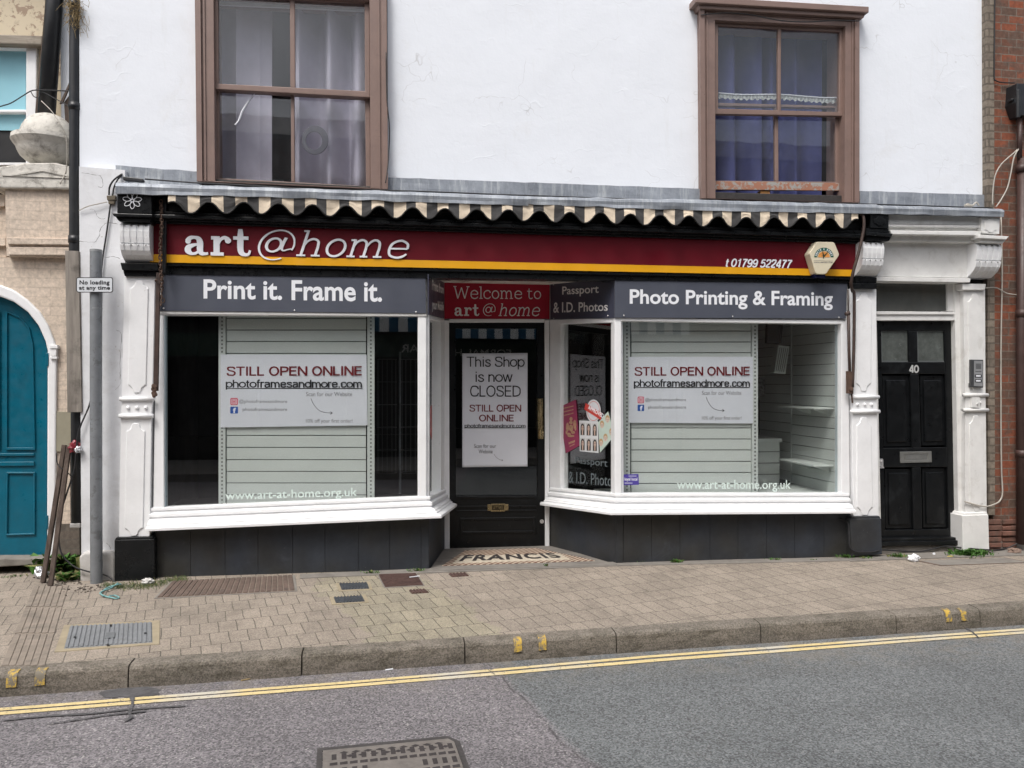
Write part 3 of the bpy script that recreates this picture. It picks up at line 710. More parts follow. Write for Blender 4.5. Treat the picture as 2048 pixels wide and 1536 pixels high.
m = MB(); m.prism([V((-2.5, -.15, zr-.1)), V((-2.5, 2.6, zr+1.7)), V((-2.5, 5.4, zr-.1))], V((8.2, 0, 0))); m.build('roof', M('slate_roof', (.08, .085, .095), .7, .2, 6, .3, 30, .01), shop)
# lower left wall with plinth
m = MB(); m.pbox([(158, 333), (250, 340), (250, 1150), (163, 1150)], FY(.035), .32); lw = m.build('side_pier', mPier, shop)
m = MB()
for P in ([(158, 481), (176, 484), (191, 483), (199, 470), (201, 457), (210, 448), (221, 445), (236, 449)], [(180, 418), (190, 421), (194, 432), (204, 438), (211, 437)], [(203, 512), (213, 515), (224, 513), (240, 517)], [(232, 660), (243, 668), (241, 700), (240, 760)], [(231, 780), (241, 765), (240, 745)], [(213, 1085), (219, 1092), (222, 1100)], [(164, 345), (180, 348), (200, 352), (206, 366), (204, 374), (196, 374)]):
    m = MB(); P = catmull([tuple(F(x, y, .0355)) for x, y in P], 4); m.tube([p+V((random.uniform(-.003, .003), 0, random.uniform(-.003, .003))) for p in P], [random.uniform(.0007, .0022) for _ in P], 4); m.build('crack', mCrack, lw)
m = MB(); m.pbox([(157, 1114), (168, 1104), (224, 1104), (229, 1114), (229, 1172), (160, 1172)], FY(-.03), .25); m.build('plinth', mPlinth, shop, bevel=.02, seg=3)
# bare quoin edge of the wall on the right
# --- ledge and lead
def lead_strip(pts, name, back=.125, ysh=-.22):
    mb = MB(); N = 90; rows = []
    for i in range(N+1):
        t = i/N; x = pts[0][0]+(pts[-1][0]-pts[0][0])*t
        for k in range(len(pts)-1):
            if pts[k][0] <= x <= pts[k+1][0]+1e-6:
                u = (x-pts[k][0])/(pts[k+1][0]-pts[k][0]); ty = pts[k][1]+(pts[k+1][1]-pts[k][1])*u; by = pts[k][2]+(pts[k+1][2]-pts[k][2])*u; break
        a = F(x, ty, ysh); b = F(x, by, ysh); n1 = mnoise.noise(V((a.x*2.3, 5, 1)))*.012; n2 = mnoise.noise(V((a.x*6, 9, 1)))*.008; n3 = mnoise.noise(V((a.x*5, 2, 7)))*.009
        xx = a.x
        rows.append([V((xx, back, a.z+.07)), V((xx, ysh+.03, a.z+.012+n2)), V((xx, ysh+.006, a.z+n2)), V((xx, ysh+n1-.004, a.z*.7+b.z*.3)), V((xx, ysh+n1+n3*.6, a.z*.35+b.z*.65)), V((xx, ysh+n3, b.z+n2*1.2)), V((xx, ysh+.02, b.z+n2*1.2)), V((xx, ysh+.03, a.z-.02)), V((xx, back, a.z+.03))])
    k = len(rows[0]); fs = [(i*k+j, (i+1)*k+j, (i+1)*k+(j+1) % k, i*k+(j+1) % k) for i in range(N) for j in range(k)]
    fs += [tuple(range(k))[::-1], tuple(N*k+j for j in range(k))]
    mb.add([p for r in rows for p in r], fs); return mb.build(name, mLead, shop, smooth=False)
lead_strip([(231, 366, 387), (500, 375, 393), (800, 384, 402.5), (1057, 394, 411.5)], 'lead_flashing')
lead_strip([(1056, 393.5, 408), (1230, 398, 415), (1400, 400.5, 421), (1757, 410.5, 427.5)], 'lead_flashing', ysh=-.215)
lead_strip([(1754, 412, 427), (1880, 415, 430), (2008, 419, 433.5)], 'lead_flashing', ysh=-.205)
def upstand(tl, tr, br, bl, n=30):
    mb = MB(); p = FY(.104)
    def fn(u, v):
        a = tl[0]+(tr[0]-tl[0])*u; b = bl[0]+(br[0]-bl[0])*u
        ty = tl[1]+(tr[1]-tl[1])*u+1.3*mnoise.noise(V((a*.035, 1, 3))); by = bl[1]+(br[1]-bl[1])*u
        q = p.at(a+(b-a)*v, ty+(by-ty)*v); q.y += .008*mnoise.noise(V((q.x*3, q.z*9, 4)))-.0; return q
    mb.grid(fn, n, 4); o = mb.build('flashing_upstand', mLead, shop, recalc=False)
    s = o.modifiers.new('thick', 'SOLIDIFY'); s.thickness = .014; s.offset = 0; return o
upstand((232, 331), (403, 344), (403, 375), (232, 366))
upstand((776, 355), (1403, 378), (1403, 410), (776, 396))
upstand((1719, 382), (1967, 390), (1984, 425), (1719, 418))
# --- black frieze, cornice, fascia backing
def steps(tl, tr, br, bl, ys, fr):
    """stack of boxes down a px trapezoid; fr = fractions; ys = front planes"""
    mb = MB()
    for (f0, f1), y in zip(fr, ys):
        l = lambda a, b, f: (a[0]+(b[0]-a[0])*f, a[1]+(b[1]-a[1])*f)
        mb.pbox([l(tl, bl, f0), l(tr, br, f0), l(tr, br, f1), l(tl, bl, f1)], FY(y), y*-1+.12)
    return mb
m = steps((298, 392), (1745, 430), (1745, 488), (298, 446), [-.08, -.13, -.15, -.11, -.085], [(0, .55), (.55, .66), (.66, .8), (.8, .9), (.9, 1)])
m.build('black_frieze', mBlack, shop, bevel=.006)
m = MB(); m.pbox([(300, 446), (1742, 488), (1730, 567), (300, 548)], FY(-.03), .14); m.build('fascia_board', mBlack, shop)
m = MB(); m.pbox([(318, 524), (1708, 553), (1708, 559), (318, 531)], FY(-.055), .02); m.build('fascia_bead', mBlack, shop, bevel=.004)
# --- window bays: bulkhead behind the grey signs
m = MB(); m.pbox([(312, 549), (853, 549), (853, 630), (312, 626)], FY(.005), .1); m.build('sign_backing', mWhiteD, shop)
m = MB(); m.pbox([(1230, 557), (1697, 565), (1697, 645), (1230, 640)], FY(.005), .1)
m.build('sign_backing', mWhiteD, shop)
ms = MB(); ms.pring([(312, 621), (853, 627), (853, 1007), (306, 1027)], [(327, 630), (836, 632), (836, 1001), (328, 1019)], FY(-.006), .11)
wl_ = ms.build('shop_window', mWhite, shop, bevel=.006)
m = MB(); m.pbox([(327, 630), (836, 632), (836, 1001), (328, 1019)], FY(.045), .006); m.build('pane', mGlass, wl_)
m = MB(); m.pbox([(327.5, 630), (331, 630), (331, 1018), (328, 1018.8)], FY(.02), .05); m.build('glazing_strip', M('pale_blue_aluminium', (.50, .60, .64), .35, .05, 5, 0, metal=.3), wl_)
ms = MB(); ms.pring([(1229, 635), (1697, 641), (1700, 993), (1229, 993)], [(1243, 642), (1683, 648), (1683, 987), (1243, 988)], FY(-.006), .11)
wr_ = ms.build('shop_window', mWhite, shop, bevel=.006)
m = MB(); m.pbox([(1243, 642), (1683, 648), (1683, 987), (1243, 988)], FY(.045), .006); m.build('pane', mGlass, wr_)
m = MB(); m.pbox([(1674, 648), (1678, 648), (1678, 987), (1674, 987)], FY(.06), .03); m.build('glazing_strip', M('pale_blue_aluminium', (.50, .60, .64), .35, .05, 5, 0, metal=.3), wr_)
ms = MB(); ms.pring([(858, 632), (889.5, 641), (889.5, 1006), (858, 1020)], [(860, 638), (882, 643), (882, 984), (860, 998)], PLL, .09, .0)
sl_ = ms.build('side_window', mWhite, shop, bevel=.004)
m = MB(); m.pbox([(860, 638), (882, 643), (882, 984), (860, 998)], PLL, .006, -.04); m.build('pane', mGlassS, sl_)
ms = MB(); ms.pring([(1099, 640), (1229, 636.5), (1231, 996), (1099, 988)], [(1121, 648), (1225, 645), (1226, 987.5), (1121, 978)], PLR, .09, .0)
sr_ = ms.build('side_window', mWhite, shop, bevel=.004)
m = MB(); m.pbox([(1121, 648), (1225, 645), (1226, 987.5), (1121, 978)], PLR, .006, -.04); m.build('pane', mGlassS, sr_)
# sills, mitred round the lobby corners
H = .163
prof = [(-.06, H), (.016, H), (.018, H-.022), (.008, H-.026), (.010, H-.038), (.034, H-.046), (.036, H-.070), (.024, H-.074), (.028, H-.088), (.060, H-.100), (.066, H-.112), (.082, .042), (.074, .036), (.106, .028), (.122, .022), (.122, .0), (-.06, 0)]
pz0 = V((F(291, 1063, -.12).x, 0, F(291, 1063, -.12).z)); pz1 = V((lf.x, lf.y, F(861, 1037, -.12).z)); q = F(895, 1014, RY-.07); pz2 = V((lb.x-.005, RY-.02, q.z))
m = MB(); m.sweep([pz0, pz1, pz2], prof); m.build('sill', mWhite, shop, bevel=.004)
q = F(1113, 1010, RY-.07); pr0 = V((rb.x+.005, RY-.02, q.z)); pr1 = V((rf.x, rf.y, F(1228, 1030, -.12).z)); pr2 = V((F(1713, 1027, -.12).x, 0, F(1713, 1027, -.12).z))
m = MB(); m.sweep([pr0, pr1, pr2], prof); m.build('sill', mWhite, shop, bevel=.004)
# stall risers
m = MB(); sx = [311, 381, 450, 516, 585, 650, 717, 779, 842, 857.5]
for a, b in zip(sx, sx[1:]):
    fb = lambda x: 1062+(1036-1062)*(x-300)/560; gb = lambda x: 1160+(1140-1160)*(x-310)/550
    m.pbox([(a+.35, fb(a)-6), (b-.35, fb(b)-6), (b-.35, gb(b)+8), (a+.35, gb(a)+8)], FY(random.uniform(-.002, .001)), .03)
m.pbox([(311, 1050), (858, 1030), (858, 1150), (311, 1168)], FY(.012), .08)
m.build('stall_riser', mRiser, shop)
m = MB(); sx = [1246.5, 1303, 1360, 1420, 1476, 1533, 1589, 1648, 1700]
for a, b in zip(sx, sx[1:]):
    m.pbox([(a+.3, 1020), (b-.3, 1018), (b-.3, 1128), (a+.3, 1132)], FY(random.uniform(-.002, .001)), .03)
m.pbox([(1232, 1020), (1246, 1020), (1246, 1134), (1232, 1136)], FY(-.004), .03)
m.pbox([(1234, 1018), (1702, 1016), (1702, 1130), (1234, 1134)], FY(.012), .08)
m.build('stall_riser', mRiser, shop)
m = MB(); m.pbox([(857.5, 1022), (889.5, 1007), (889.5, 1104), (857.5, 1144)], PLL, .05); m.build('lobby_riser', mRiser, shop)
m = MB(); m.pbox([(1100, 995), (1231, 1015), (1231, 1132), (1100, 1097)], PLR, .05); m.build('lobby_riser', mRiser, shop)
# lobby ceiling, floor, mosaic
m = MB(); m.prism([F(857, 547, 0), F(889, 566, RY+.03), F(1099, 570, RY+.03), F(1232, 555, 0)], V((0, 0, .03))); m.build('lobby_ceiling', mat_peel('flaking_ceiling_paint', (.66, .62, .56), (.33, .20, .17), .55, .62, 5), shop)
_a = PAV.at(862, 1141, .010); _b = PAV.at(1232, 1129, .010); _c = F(996, 1094, RY)
FN = (_b-_a).cross(_c-_a).normalized(); FLR = Pl(_a, FN)
m = MB(); m.prism([FLR.at(*p) for p in [(858, 1141), (1234, 1129), (1099, 1089), (889, 1096)]], -FN*.03); lf_ = m.build('lobby_floor', mConc, shop)
m = MB(); m.prism([FLR.at(*p, .0045) for p in [(884, 1131), (1190, 1121), (1072, 1096), (930, 1101)]], -FN*.004); m.build('mosaic', mat_mosaic(), lf_)
m = MB(); m.prism([FLR.at(*p, .0065) for p in [(905, 1126.5), (1142, 1118.5), (1118, 1107), (922, 1112)]], -FN*.003); m.build('mosaic_panel', M('cream_mosaic', (.56, .50, .40), .5, .25, 40, .2, 90, .002, dirt=(.33, .29, .23)), lf_)
m = MB(); letters(m, 'FRANCIS', [(931, 1111.8), (1105, 1107.2), (1126, 1117), (917, 1124.5)], FLR, .0085, off=.035, spacing=1.15); m.build('mosaic_lettering', M('dark_mosaic', (.045, .04, .04), .5, .3, 60, 0), lf_)
# --- shop door
D = FY(RY)
m = MB(); m.pring([(897.5, 645), (1089.5, 645), (1090, 1097), (899, 1099)], [(911, 657), (1074, 657), (1075.5, 992), (912, 993)], D, .045)
m.pbox([(912, 993), (1075.5, 992), (1076, 1075), (913, 1077)], FY(RY+.010), .03)
for y0, y1 in ((992, 997), (1011.5, 1014.5), (1020, 1022.5)): m.pbox([(913, y0+.5), (1073, y0-.5), (1073, y1-.5), (913, y1+.5)], FY(RY-.012), .024)
m.pring([(920, 1036), (1072, 1034), (1073, 1066), (920, 1068)], [(926, 1041), (1066, 1039), (1067, 1061), (926, 1063)], FY(RY-.012), .024)
door = m.build('shop_door', mDoorB, shop, bevel=.005)
m = MB(); m.pbox([(911, 657), (1074, 657), (1075.5, 992), (912, 993)], FY(RY+.02), .006); m.build('pane', mGlass, door)
m = MB(); m.pbox([(975, 1009), (982, 1009), (982, 1007.5), (1010, 1007.5), (1010, 1008.5), (1017, 1008.5), (1017, 1021), (1010, 1021), (1010, 1023), (982, 1023.5), (982, 1021.5), (975, 1021.5)], FY(RY-.02), .01); lp = m.build('letter_plate', mBrass, door, bevel=.002)
m = MB(); m.pbox([(984, 1011), (1008, 1010.5), (1008, 1019.5), (984, 1020)], FY(RY-.023), .004); m.build('flap', M('dark_brass', (.045, .036, .022), .4, .3, 20, 0, metal=.8), lp)
m = MB(); letters(m, 'LETTERS', L4(986, 1006, 1012.5, 1018, 1012, 1017.5), FY(RY-.0245), 0, off=.02); m.build('lettering', mBrass, lp)
# ornate pull handle
m = MB(); hp = [(1080, 803), (1080, 812), (1079, 824), (1080.5, 838), (1081, 850), (1080, 862)]
P = [F(x, y, RY-.07) for x, y in hp]; m.tube(catmull([tuple(p) for p in P], 4), .010, 8)
for x, y in ((1080, 805), (1080.5, 852)):
    c = F(x, y, RY-.045); m.sphere(c, .020, 12, 8, (1, 1, 1)); m.tube([F(x, y, RY), F(x, y, RY-.06)], .012, 8); m.sphere(F(x, y-5, RY-.06), .015, 10, 6)
m.sphere(F(1085, 866, RY-.05), .018, 10, 6, (.8, .8, 1.4)); m.tube([F(1085, 860, RY-.05), F(1086, 873, RY-.05), F(1083, 876, RY-.05)], .006, 6)
m.pbox([(1075, 797), (1086, 797), (1087, 878), (1076, 878)], FY(RY-.012), .008)
m.build('handle', mBrass, door, smooth=True)
for (x, y) in ((1084, 1007), (1084, 1043)):
    m = MB(); c = F(x, y, RY-.012); m.tube([c+V((0, .01, 0)), c], .020, 14); m.tube([c, c+V((0, -.004, 0))], .007, 8); m.build('lock', mChrome, door)
# door frame posts and head
m = MB()
m.pbox([(888, 640), (898, 640), (899.5, 1101), (889, 1103)], FY(RY-.02), .09); m.pbox([(1089.5, 640), (1099, 640), (1099, 1096), (1090.5, 1097)], FY(RY-.02), .09)
m.pbox([(898.5, 638), (1089, 638), (1089, 645), (898.5, 645)], FY(RY-.015), .08)
m.pbox([(886, 560), (1102, 564), (1102, 640), (886, 639)], FY(RY+.012), .06)
m.build('door_frame', mWhite, shop, bevel=.004)
# bulkheads behind lobby signs
m = MB(); m.pbox([(857.5, 545), (889, 563), (889, 641), (857.5, 634)], PLL, .04, -.004); m.build('lobby_bulkhead', mWhiteD, shop); m = MB(); m.pbox([(1099, 567), (1231, 552), (1231, 640), (1099, 642)], PLR, .04, -.004); m.build('lobby_bulkhead', mWhiteD, shop)

# --- pilasters and consoles
def notch_poly(q, a, b):
    """panel outline in pixels with stepped concave ends: q TL TR BR BL"""
    (x0, y0), (x1, y1), (x2, y2), (x3, y3) = q
    def end(xl, yl, xr, yr, s):
        w = xr-xl; pts = []
        for f, g in ((0, 1.0), (.10, .93), (.24, .62), (.30, .2), (.36, 0)): pts.append((xl+w*f, yl+s*b*g))
        pr = [(xl+w*(1-f), yr+s*b*g) for f, g in ((.36, 0), (.30, .2), (.24, .62), (.10, .93), (0, 1.0))]
        return pts+pr
    top = end(x0, y0, x1, y1, 1); bot = end(x3, y3, x2, y2, -1)
    return top+bot[::-1]
def pilaster(sh, coll, shl, pan_u, pan_l, base, mat, bmat, yf=-.03, bosses=3, name='pilaster', cap=None):
    m = MB(); m.pbox(sh, FY(yf), .17); m.pbox(shl, FY(yf), .17); m.pbox(coll, FY(yf-.006), .17)
    p = m.build(name, mat, shop, bevel=.004)
    for q in (pan_u, pan_l):
        m = MB(); m.pbox(notch_poly(q, 0, 16), FY(yf-.009), .012); m.build('raised_panel', mat, p, bevel=.006)
    m = MB()
    (a, b, c, d) = coll
    for (l, r) in ((a, b), (d, c)):
        m = MB(); P0 = F(l[0]-4, l[1], yf-.012); P1 = F(r[0]+4, r[1], yf-.012); m.tube([P0, P1], .017, 10); m.build('bead', mat, p, smooth=True)
    yb = (a[1]+d[1])/2+.5
    for k in range(bosses):
        m = MB(); x = a[0]+(b[0]-a[0])*(k+.75)/(bosses+.5); m.sphere(F(x, yb+(b[1]-a[1])*(k/bosses-.3), yf-.008), .0155, 12, 8)
        m.build('boss', mat, p, smooth=True)
    m = MB(); m.pbox(base, FY(yf-.045), .2)
    (e, f, g, h) = base; m.pbox([(e[0]+3, e[1]-5), (f[0]-3, f[1]-5), (f[0]-1, f[1]+.3), (e[0]+1, e[1]+.3)], FY(yf-.03), .18)
    m.build('base_block', bmat, p, bevel=.006)
    return p
pl1 = pilaster([(249, 552), (310, 553), (305, 797), (243, 798)], [(243, 798), (305, 798), (303, 832), (241.5, 832)], [(241.5, 832), (303, 832), (299, 1077), (237.5, 1078)],
    [(260, 560), (296.5, 560), (292, 786), (255.5, 786)], [(252.5, 846), (290, 846), (286, 1072), (249, 1073)], [(228.5, 1080), (309, 1078), (309.5, 1162), (228.5, 1167)], mWhite, mBlack)
pl2 = pilaster([(1700, 577), (1753, 578), (1753.5, 794), (1704.5, 794)], [(1704.5, 794), (1753.5, 794), (1755, 823), (1705, 823)], [(1705, 823), (1755, 823), (1758, 1034), (1707, 1034)],
    [(1712, 586), (1744, 586), (1742, 783), (1713, 783)], [(1713.5, 834), (1743, 834), (1746, 1031), (1714, 1031)], [(1700, 1038), (1762.5, 1037), (1764.5, 1109), (1703, 1113)], mWhite, mRiser)
pl3 = pilaster([(1927, 579), (1970.5, 580), (1971.5, 790), (1930.5, 790)], [(1930.5, 790), (1971.5, 790), (1972, 820), (1930.5, 820)], [(1930.5, 820), (1972, 820), (1974, 1026), (1931, 1026)],
    [(1936, 587), (1964, 587), (1966, 783), (1938, 783)], [(1939, 831), (1966, 831), (1967, 1022), (1940, 1022)], [(1925, 1031), (1977, 1029), (1979, 1099), (1926, 1102)], mWhiteD, mWhiteD, yf=.0, bosses=2)
def console(xl, xr, yt, ym, yb, mat, y0=-.17, y1=-.04):
    m = MB(); nst = 9
    zt = F(xl, yt, y0).z; zm = F(xl, ym, y0).z; zb = F(xl, yb, y1).z
    A = F(xl, ym, y0).x; B = F(xr, ym, y0).x
    h1 = zt-zm; h2 = zm-zb
    def prof(d):
        pts = [(y0+.03-d, zt), (y0+.008-d, zt-h1*.12), (y0-d, zt-h1*.4), (y0+.004-d, zt-h1*.7), (y0+.012-d, zm+.006), (y0+.024, zm), (y0+.01-d, zm-.006), (y0+.012-d, zm-h2*.15), (y0+.022-d, zm-h2*.4), (y0+.05-d, zm-h2*.65), (y0+.09-d, zm-h2*.85), (y1-.0, zb)]
        return pts
    for k in range(nst):
        d = .005 if k % 2 == 0 else 0.0
        xa = A+(B-A)*(k+.0)/nst; xb = A+(B-A)*(k+1)/nst
        pr = prof(d)+[(.1, zb), (.1, zt)]
        m.prism([V((xa, y, z)) for y, z in pr], V((xb-xa, 0, 0)))
    c = m.build('console', mat, shop)
    m = MB()
    for f in (.125, .375, .625, .875):
        xx = A+(B-A)*f; m.box(xx-.004, xx+.004, y0+.004, y0+.02, zm-.016, zm-.009); m.box(xx-.004, xx+.004, y0-.004, y0+.02, zt-.022, zt-.015)
    m.build('drill_mark', mSlatDk, c)
    return c
console(239.5, 298.5, 445, 485.5, 524, mWhite)
console(1726, 1768, 482, 516.5, 553, mWhite)
console(1954, 2003, 486, 520, 555, mWhite, -.14, -.02)
# black capitals and cornice blocks
m = MB(); m.pbox([(240.5, 525), (316, 527), (316, 541), (244, 540)], FY(-.085), .19); m.pbox([(246, 540.5), (313, 541.5), (311, 553), (249, 552)], FY(-.055), .16); m.build('capital', mBlack, shop, bevel=.004)
m = MB(); m.pbox([(1712, 553), (1754, 555), (1753, 566.5), (1712, 566)], FY(-.06), .16); m.pbox([(1705, 566.5), (1755, 567), (1752, 578), (1707, 577.5)], FY(-.075), .17); m.build('capital', mBlack, shop, bevel=.004)
m = MB(); m.pbox([(1925, 567), (1972.5, 568), (1970, 580), (1926, 580)], FY(-.03), .14); m.build('capital', mWhiteD, shop, bevel=.005)
m = MB(); m.pbox([(234, 386), (303, 390), (303.5, 428), (234, 426)], FY(-.19), .3); bb = m.build('bracket_block', mBlack, shop, bevel=.004)
m = MB(); m.pbox([(224, 426), (305, 428.5), (304, 434), (227, 432)], FY(-.225), .33); m.pbox([(230, 432.5), (303, 434.3), (300, 444.5), (238, 442.5)], FY(-.195), .3); m.build('cornice_block', mBlack, shop, bevel=.004)
m = MB()   # painted flower
for k in range(7):
    a = R(90+k*360/7+180); c0 = F(264.5, 401, -.193)
    d = V((math.cos(a), 0, math.sin(a)*.92)); s = V((-d.z, 0, d.x)); Ln = .068
    P = [c0+d*.008, c0+d*Ln*.5+s*.016, c0+d*Ln*.85+s*.012, c0+d*Ln, c0+d*Ln*.85-s*.012, c0+d*Ln*.5-s*.016, c0+d*.008]
    m.tube(catmull([tuple(p) for p in P], 3), .0026, 5)
m.build('flower_emblem', mLet, bb)
m = MB(); m.pbox([(1742, 427), (1777, 428), (1777, 457), (1741, 456)], FY(-.19), .3); m.pbox([(1733, 463), (1786, 467), (1783, 473), (1733, 470)], FY(-.215), .3); m.pbox([(1733, 456.5), (1777, 457.5), (1779, 466), (1733, 463)], FY(-.18), .28); m.pbox([(1733, 470.5), (1783, 473.5), (1778, 482), (1733, 481)], FY(-.18), .28)
m.build('bracket_block', mBlack, shop, bevel=.004)
m = MB(); m.pbox(notch_poly([(1748, 433), (1772, 434), (1772, 452), (1748, 451)], 0, 5), FY(-.197), .01); m.build('bracket_panel', mBlack, shop, bevel=.003)
# --- entrance of the flat, right of the shop
m = MB(); m.pbox([(1777.5, 429), (1962, 433), (1962, 450), (1777.5, 448)], FY(-.13), .25); m.pbox([(1777.5, 448.5), (1962, 450.5), (1962, 456), (1777.5, 453.5)], FY(-.15), .25)
m.pbox([(1777.5, 454), (1962, 456.3), (1962, 462), (1777.5, 460)], FY(-.12), .2); m.pbox([(1780, 460.5), (1962, 462.5), (1962, 471), (1783, 468.5)], FY(-.17), .27)
m.pbox([(1786, 469), (1962, 471.5), (1956, 485), (1778, 482)], FY(-.10), .2)
m.build('entrance_cornice', mWhiteD, shop, bevel=.005)
m = MB(); m.pbox([(1963, 433), (2000, 435), (1999, 468), (1963, 466)], FY(-.17), .3); m.pbox([(1957, 469), (2018, 472.5), (2013, 479), (1957, 476)], FY(-.2), .3); m.pbox([(1960, 476.5), (2012, 479.5), (2006, 487), (1960, 485)], FY(-.17), .28)
m.build('bracket_block', mWhiteD, shop, bevel=.004)
m = MB(); m.pbox(notch_poly([(1970, 437), (1994, 438), (1994, 465), (1970, 464)], 0, 5), FY(-.177), .01); m.build('bracket_panel', mWhiteD, shop, bevel=.003)
m = MB(); m.pbox([(1755, 480), (1955, 484), (1955, 556), (1755, 553)], FY(-.02), .12); m.pbox([(1753, 553.5), (1942, 556.5), (1940, 565), (1753, 562)], FY(-.05), .15); m.build('entrance_fascia', mWhiteD, shop, bevel=.004)
fl = FY(.055)
m = MB(); m.pring([(1750, 562), (1926, 564), (1930, 1098), (1756, 1100)], [(1751.5, 565), (1909, 566), (1918, 1096), (1763, 1098)], fl, .16)
m.pbox([(1895, 566), (1908.5, 566), (1909.5, 622), (1896, 622)], FY(.075), .1)
m.pbox([(1751, 622.5), (1909, 623.5), (1909.5, 629), (1751, 629)], FY(.045), .12); m.pbox([(1751, 629.5), (1909.5, 629.5), (1909.5, 641), (1751, 641)], FY(.06), .12)
ef = m.build('entrance_frame', mWhiteD, shop, bevel=.004)
m = MB(); m.pbox([(1751.5, 564), (1895, 564), (1896, 622), (1751.5, 622)], FY(.10), .02); m.build('fanlight', M('dusty_fanlight', (.095, .10, .095), .15, .2, 3, .02, 10, .002, dirt=(.13, .12, .10), dscale=2, d0=.45, d1=.65), ef)
dp = FY(.11)
m = MB()
m.pring([(1752, 641), (1909, 641), (1917, 1078), (1762, 1080)], [(1762, 661), (1889, 661), (1897, 1058), (1771, 1060)], dp, .045)
m.pbox([(1762, 724), (1890.5, 724), (1891, 748), (1763, 748)], dp, .045); m.pbox([(1765.5, 896), (1894.5, 894.5), (1895.5, 934), (1767, 935)], dp, .045)
m.pbox([(1817, 661.3), (1834.5, 661.3), (1836, 723.7), (1818, 723.7)], dp, .045); m.pbox([(1821, 748.3), (1838, 748.3), (1842, 895), (1824, 895.5)], dp, .045); m.pbox([(1824.5, 935.5), (1842, 934.5), (1845, 1059), (1827, 1059.5)], dp, .045)
fd = m.build('flat_door', mDoorB, shop, bevel=.006)
m = MB()
for q in ([(1764.5, 751), (1819, 751), (1822, 893), (1767.5, 894)], [(1840, 751), (1889, 751), (1892.5, 891), (1843.5, 892)], [(1769.5, 938), (1823, 938), (1826, 1057), (1771.5, 1058)], [(1844, 937), (1893.5, 936), (1896, 1055), (1847, 1056)]):
    cx = sum(p[0] for p in q)/4; cy = sum(p[1] for p in q)/4
    m.pbox(q, FY(.135), .02); m.pbox([(cx+(x-cx)*.72, cy+(y-cy)*.87) for x, y in q], FY(.122), .012)
m.build('door_panel', mDoorB, fd, bevel=.008)
for q in ([(1763, 662), (1816.5, 662), (1817.5, 723), (1764, 723)], [(1835, 662), (1888.5, 662), (1889.5, 723), (1836, 723)]):
    m = MB(); m.pbox(q, FY(.13), .01); pn = m.build('pane', mFrost, fd)
    m = MB(); m.pring([(q[0][0]-.5, q[0][1]-1), (q[1][0]+.5, q[1][1]-1), (q[2][0]+.5, q[2][1]+1), (q[3][0]-.5, q[3][1]+1)], [(q[0][0]+1.2, q[0][1]+1.2), (q[1][0]-1.2, q[1][1]+1.2), (q[2][0]-1.2, q[2][1]-1.5), (q[3][0]+1.2, q[3][1]-1.5)], FY(.124), .006); m.build('bead', M('grey_bead', (.10, .11, .11), .4, .1, 9, 0), pn)
m = MB(); sans_text(m, '40', .19, L4(1818, 1838, 729.5, 746), FY(.108), .0); m.build('house_number', M('silver_numerals', (.55, .56, .55), .35, .05, 9, 0, metal=.3), fd)
m = MB(); m.pring([(1800.5, 903.5), (1863, 902.5), (1864, 924.5), (1801, 926)], [(1808, 908), (1856, 907), (1857, 920), (1809, 921.5)], FY(.102), .012); m.pbox([(1808, 908), (1856, 907), (1857, 920), (1809, 921.5)], FY(.107), .006); lpb = m.build('letter_plate', mSteel, fd, bevel=.002)
m = MB(); m.pbox([(1811, 911), (1854, 910), (1854.5, 918), (1811.5, 919)], FY(.1045), .004); m.build('flap', M('dull_steel_flap', (.27, .275, .265), .4, .2, 20, .1, 60, .002, metal=.6), lpb)
m = MB(); m.pbox([(1758.5, 919), (1760, 917.5), (1765.5, 917.5), (1767, 920), (1767, 931), (1769, 936.5), (1758.5, 937)], FY(.098), .012); m.tube([F(1762.5, 923, .1), F(1762.5, 923, .09)], .008, 10); m.build('lock', mChrome, fd, bevel=.002)
m = MB(); m.pbox([(1762, 1077), (1918, 1075), (1920, 1088), (1763, 1091)], FY(.045), .16); m.pbox([(1763, 1084), (1921, 1081), (1923, 1089.5), (1763.5, 1092.5)], FY(.02), .02); m.build('threshold', mDoorB, shop, bevel=.004)
m = MB(); m.pbox([(1762, 1092), (1926, 1089), (1926, 1112), (1763, 1114)], FY(.05), .2); m.build('step', mConc, shop, bevel=.008)
# solid wall behind pilasters / between parts of the shopfront
m = MB(); m.pbox([(236, 430), (306, 434), (306, 1160), (236, 1160)], FY(.08), .25); m.pbox([(1690, 480), (1752, 482), (1762, 1110), (1698, 1110)], FY(.085), .25); m.pbox([(1930, 480), (1973, 482), (1978, 1100), (1928, 1100)], FY(.12), .2)
m.pbox([(1745, 470), (1975, 476), (1975, 562), (1745, 560)], FY(.11), .25); m.pbox([(236, 370), (1745, 415), (1745, 470), (236, 432)], FY(.08), .04)
m.build('core_wall', mInt, shop)

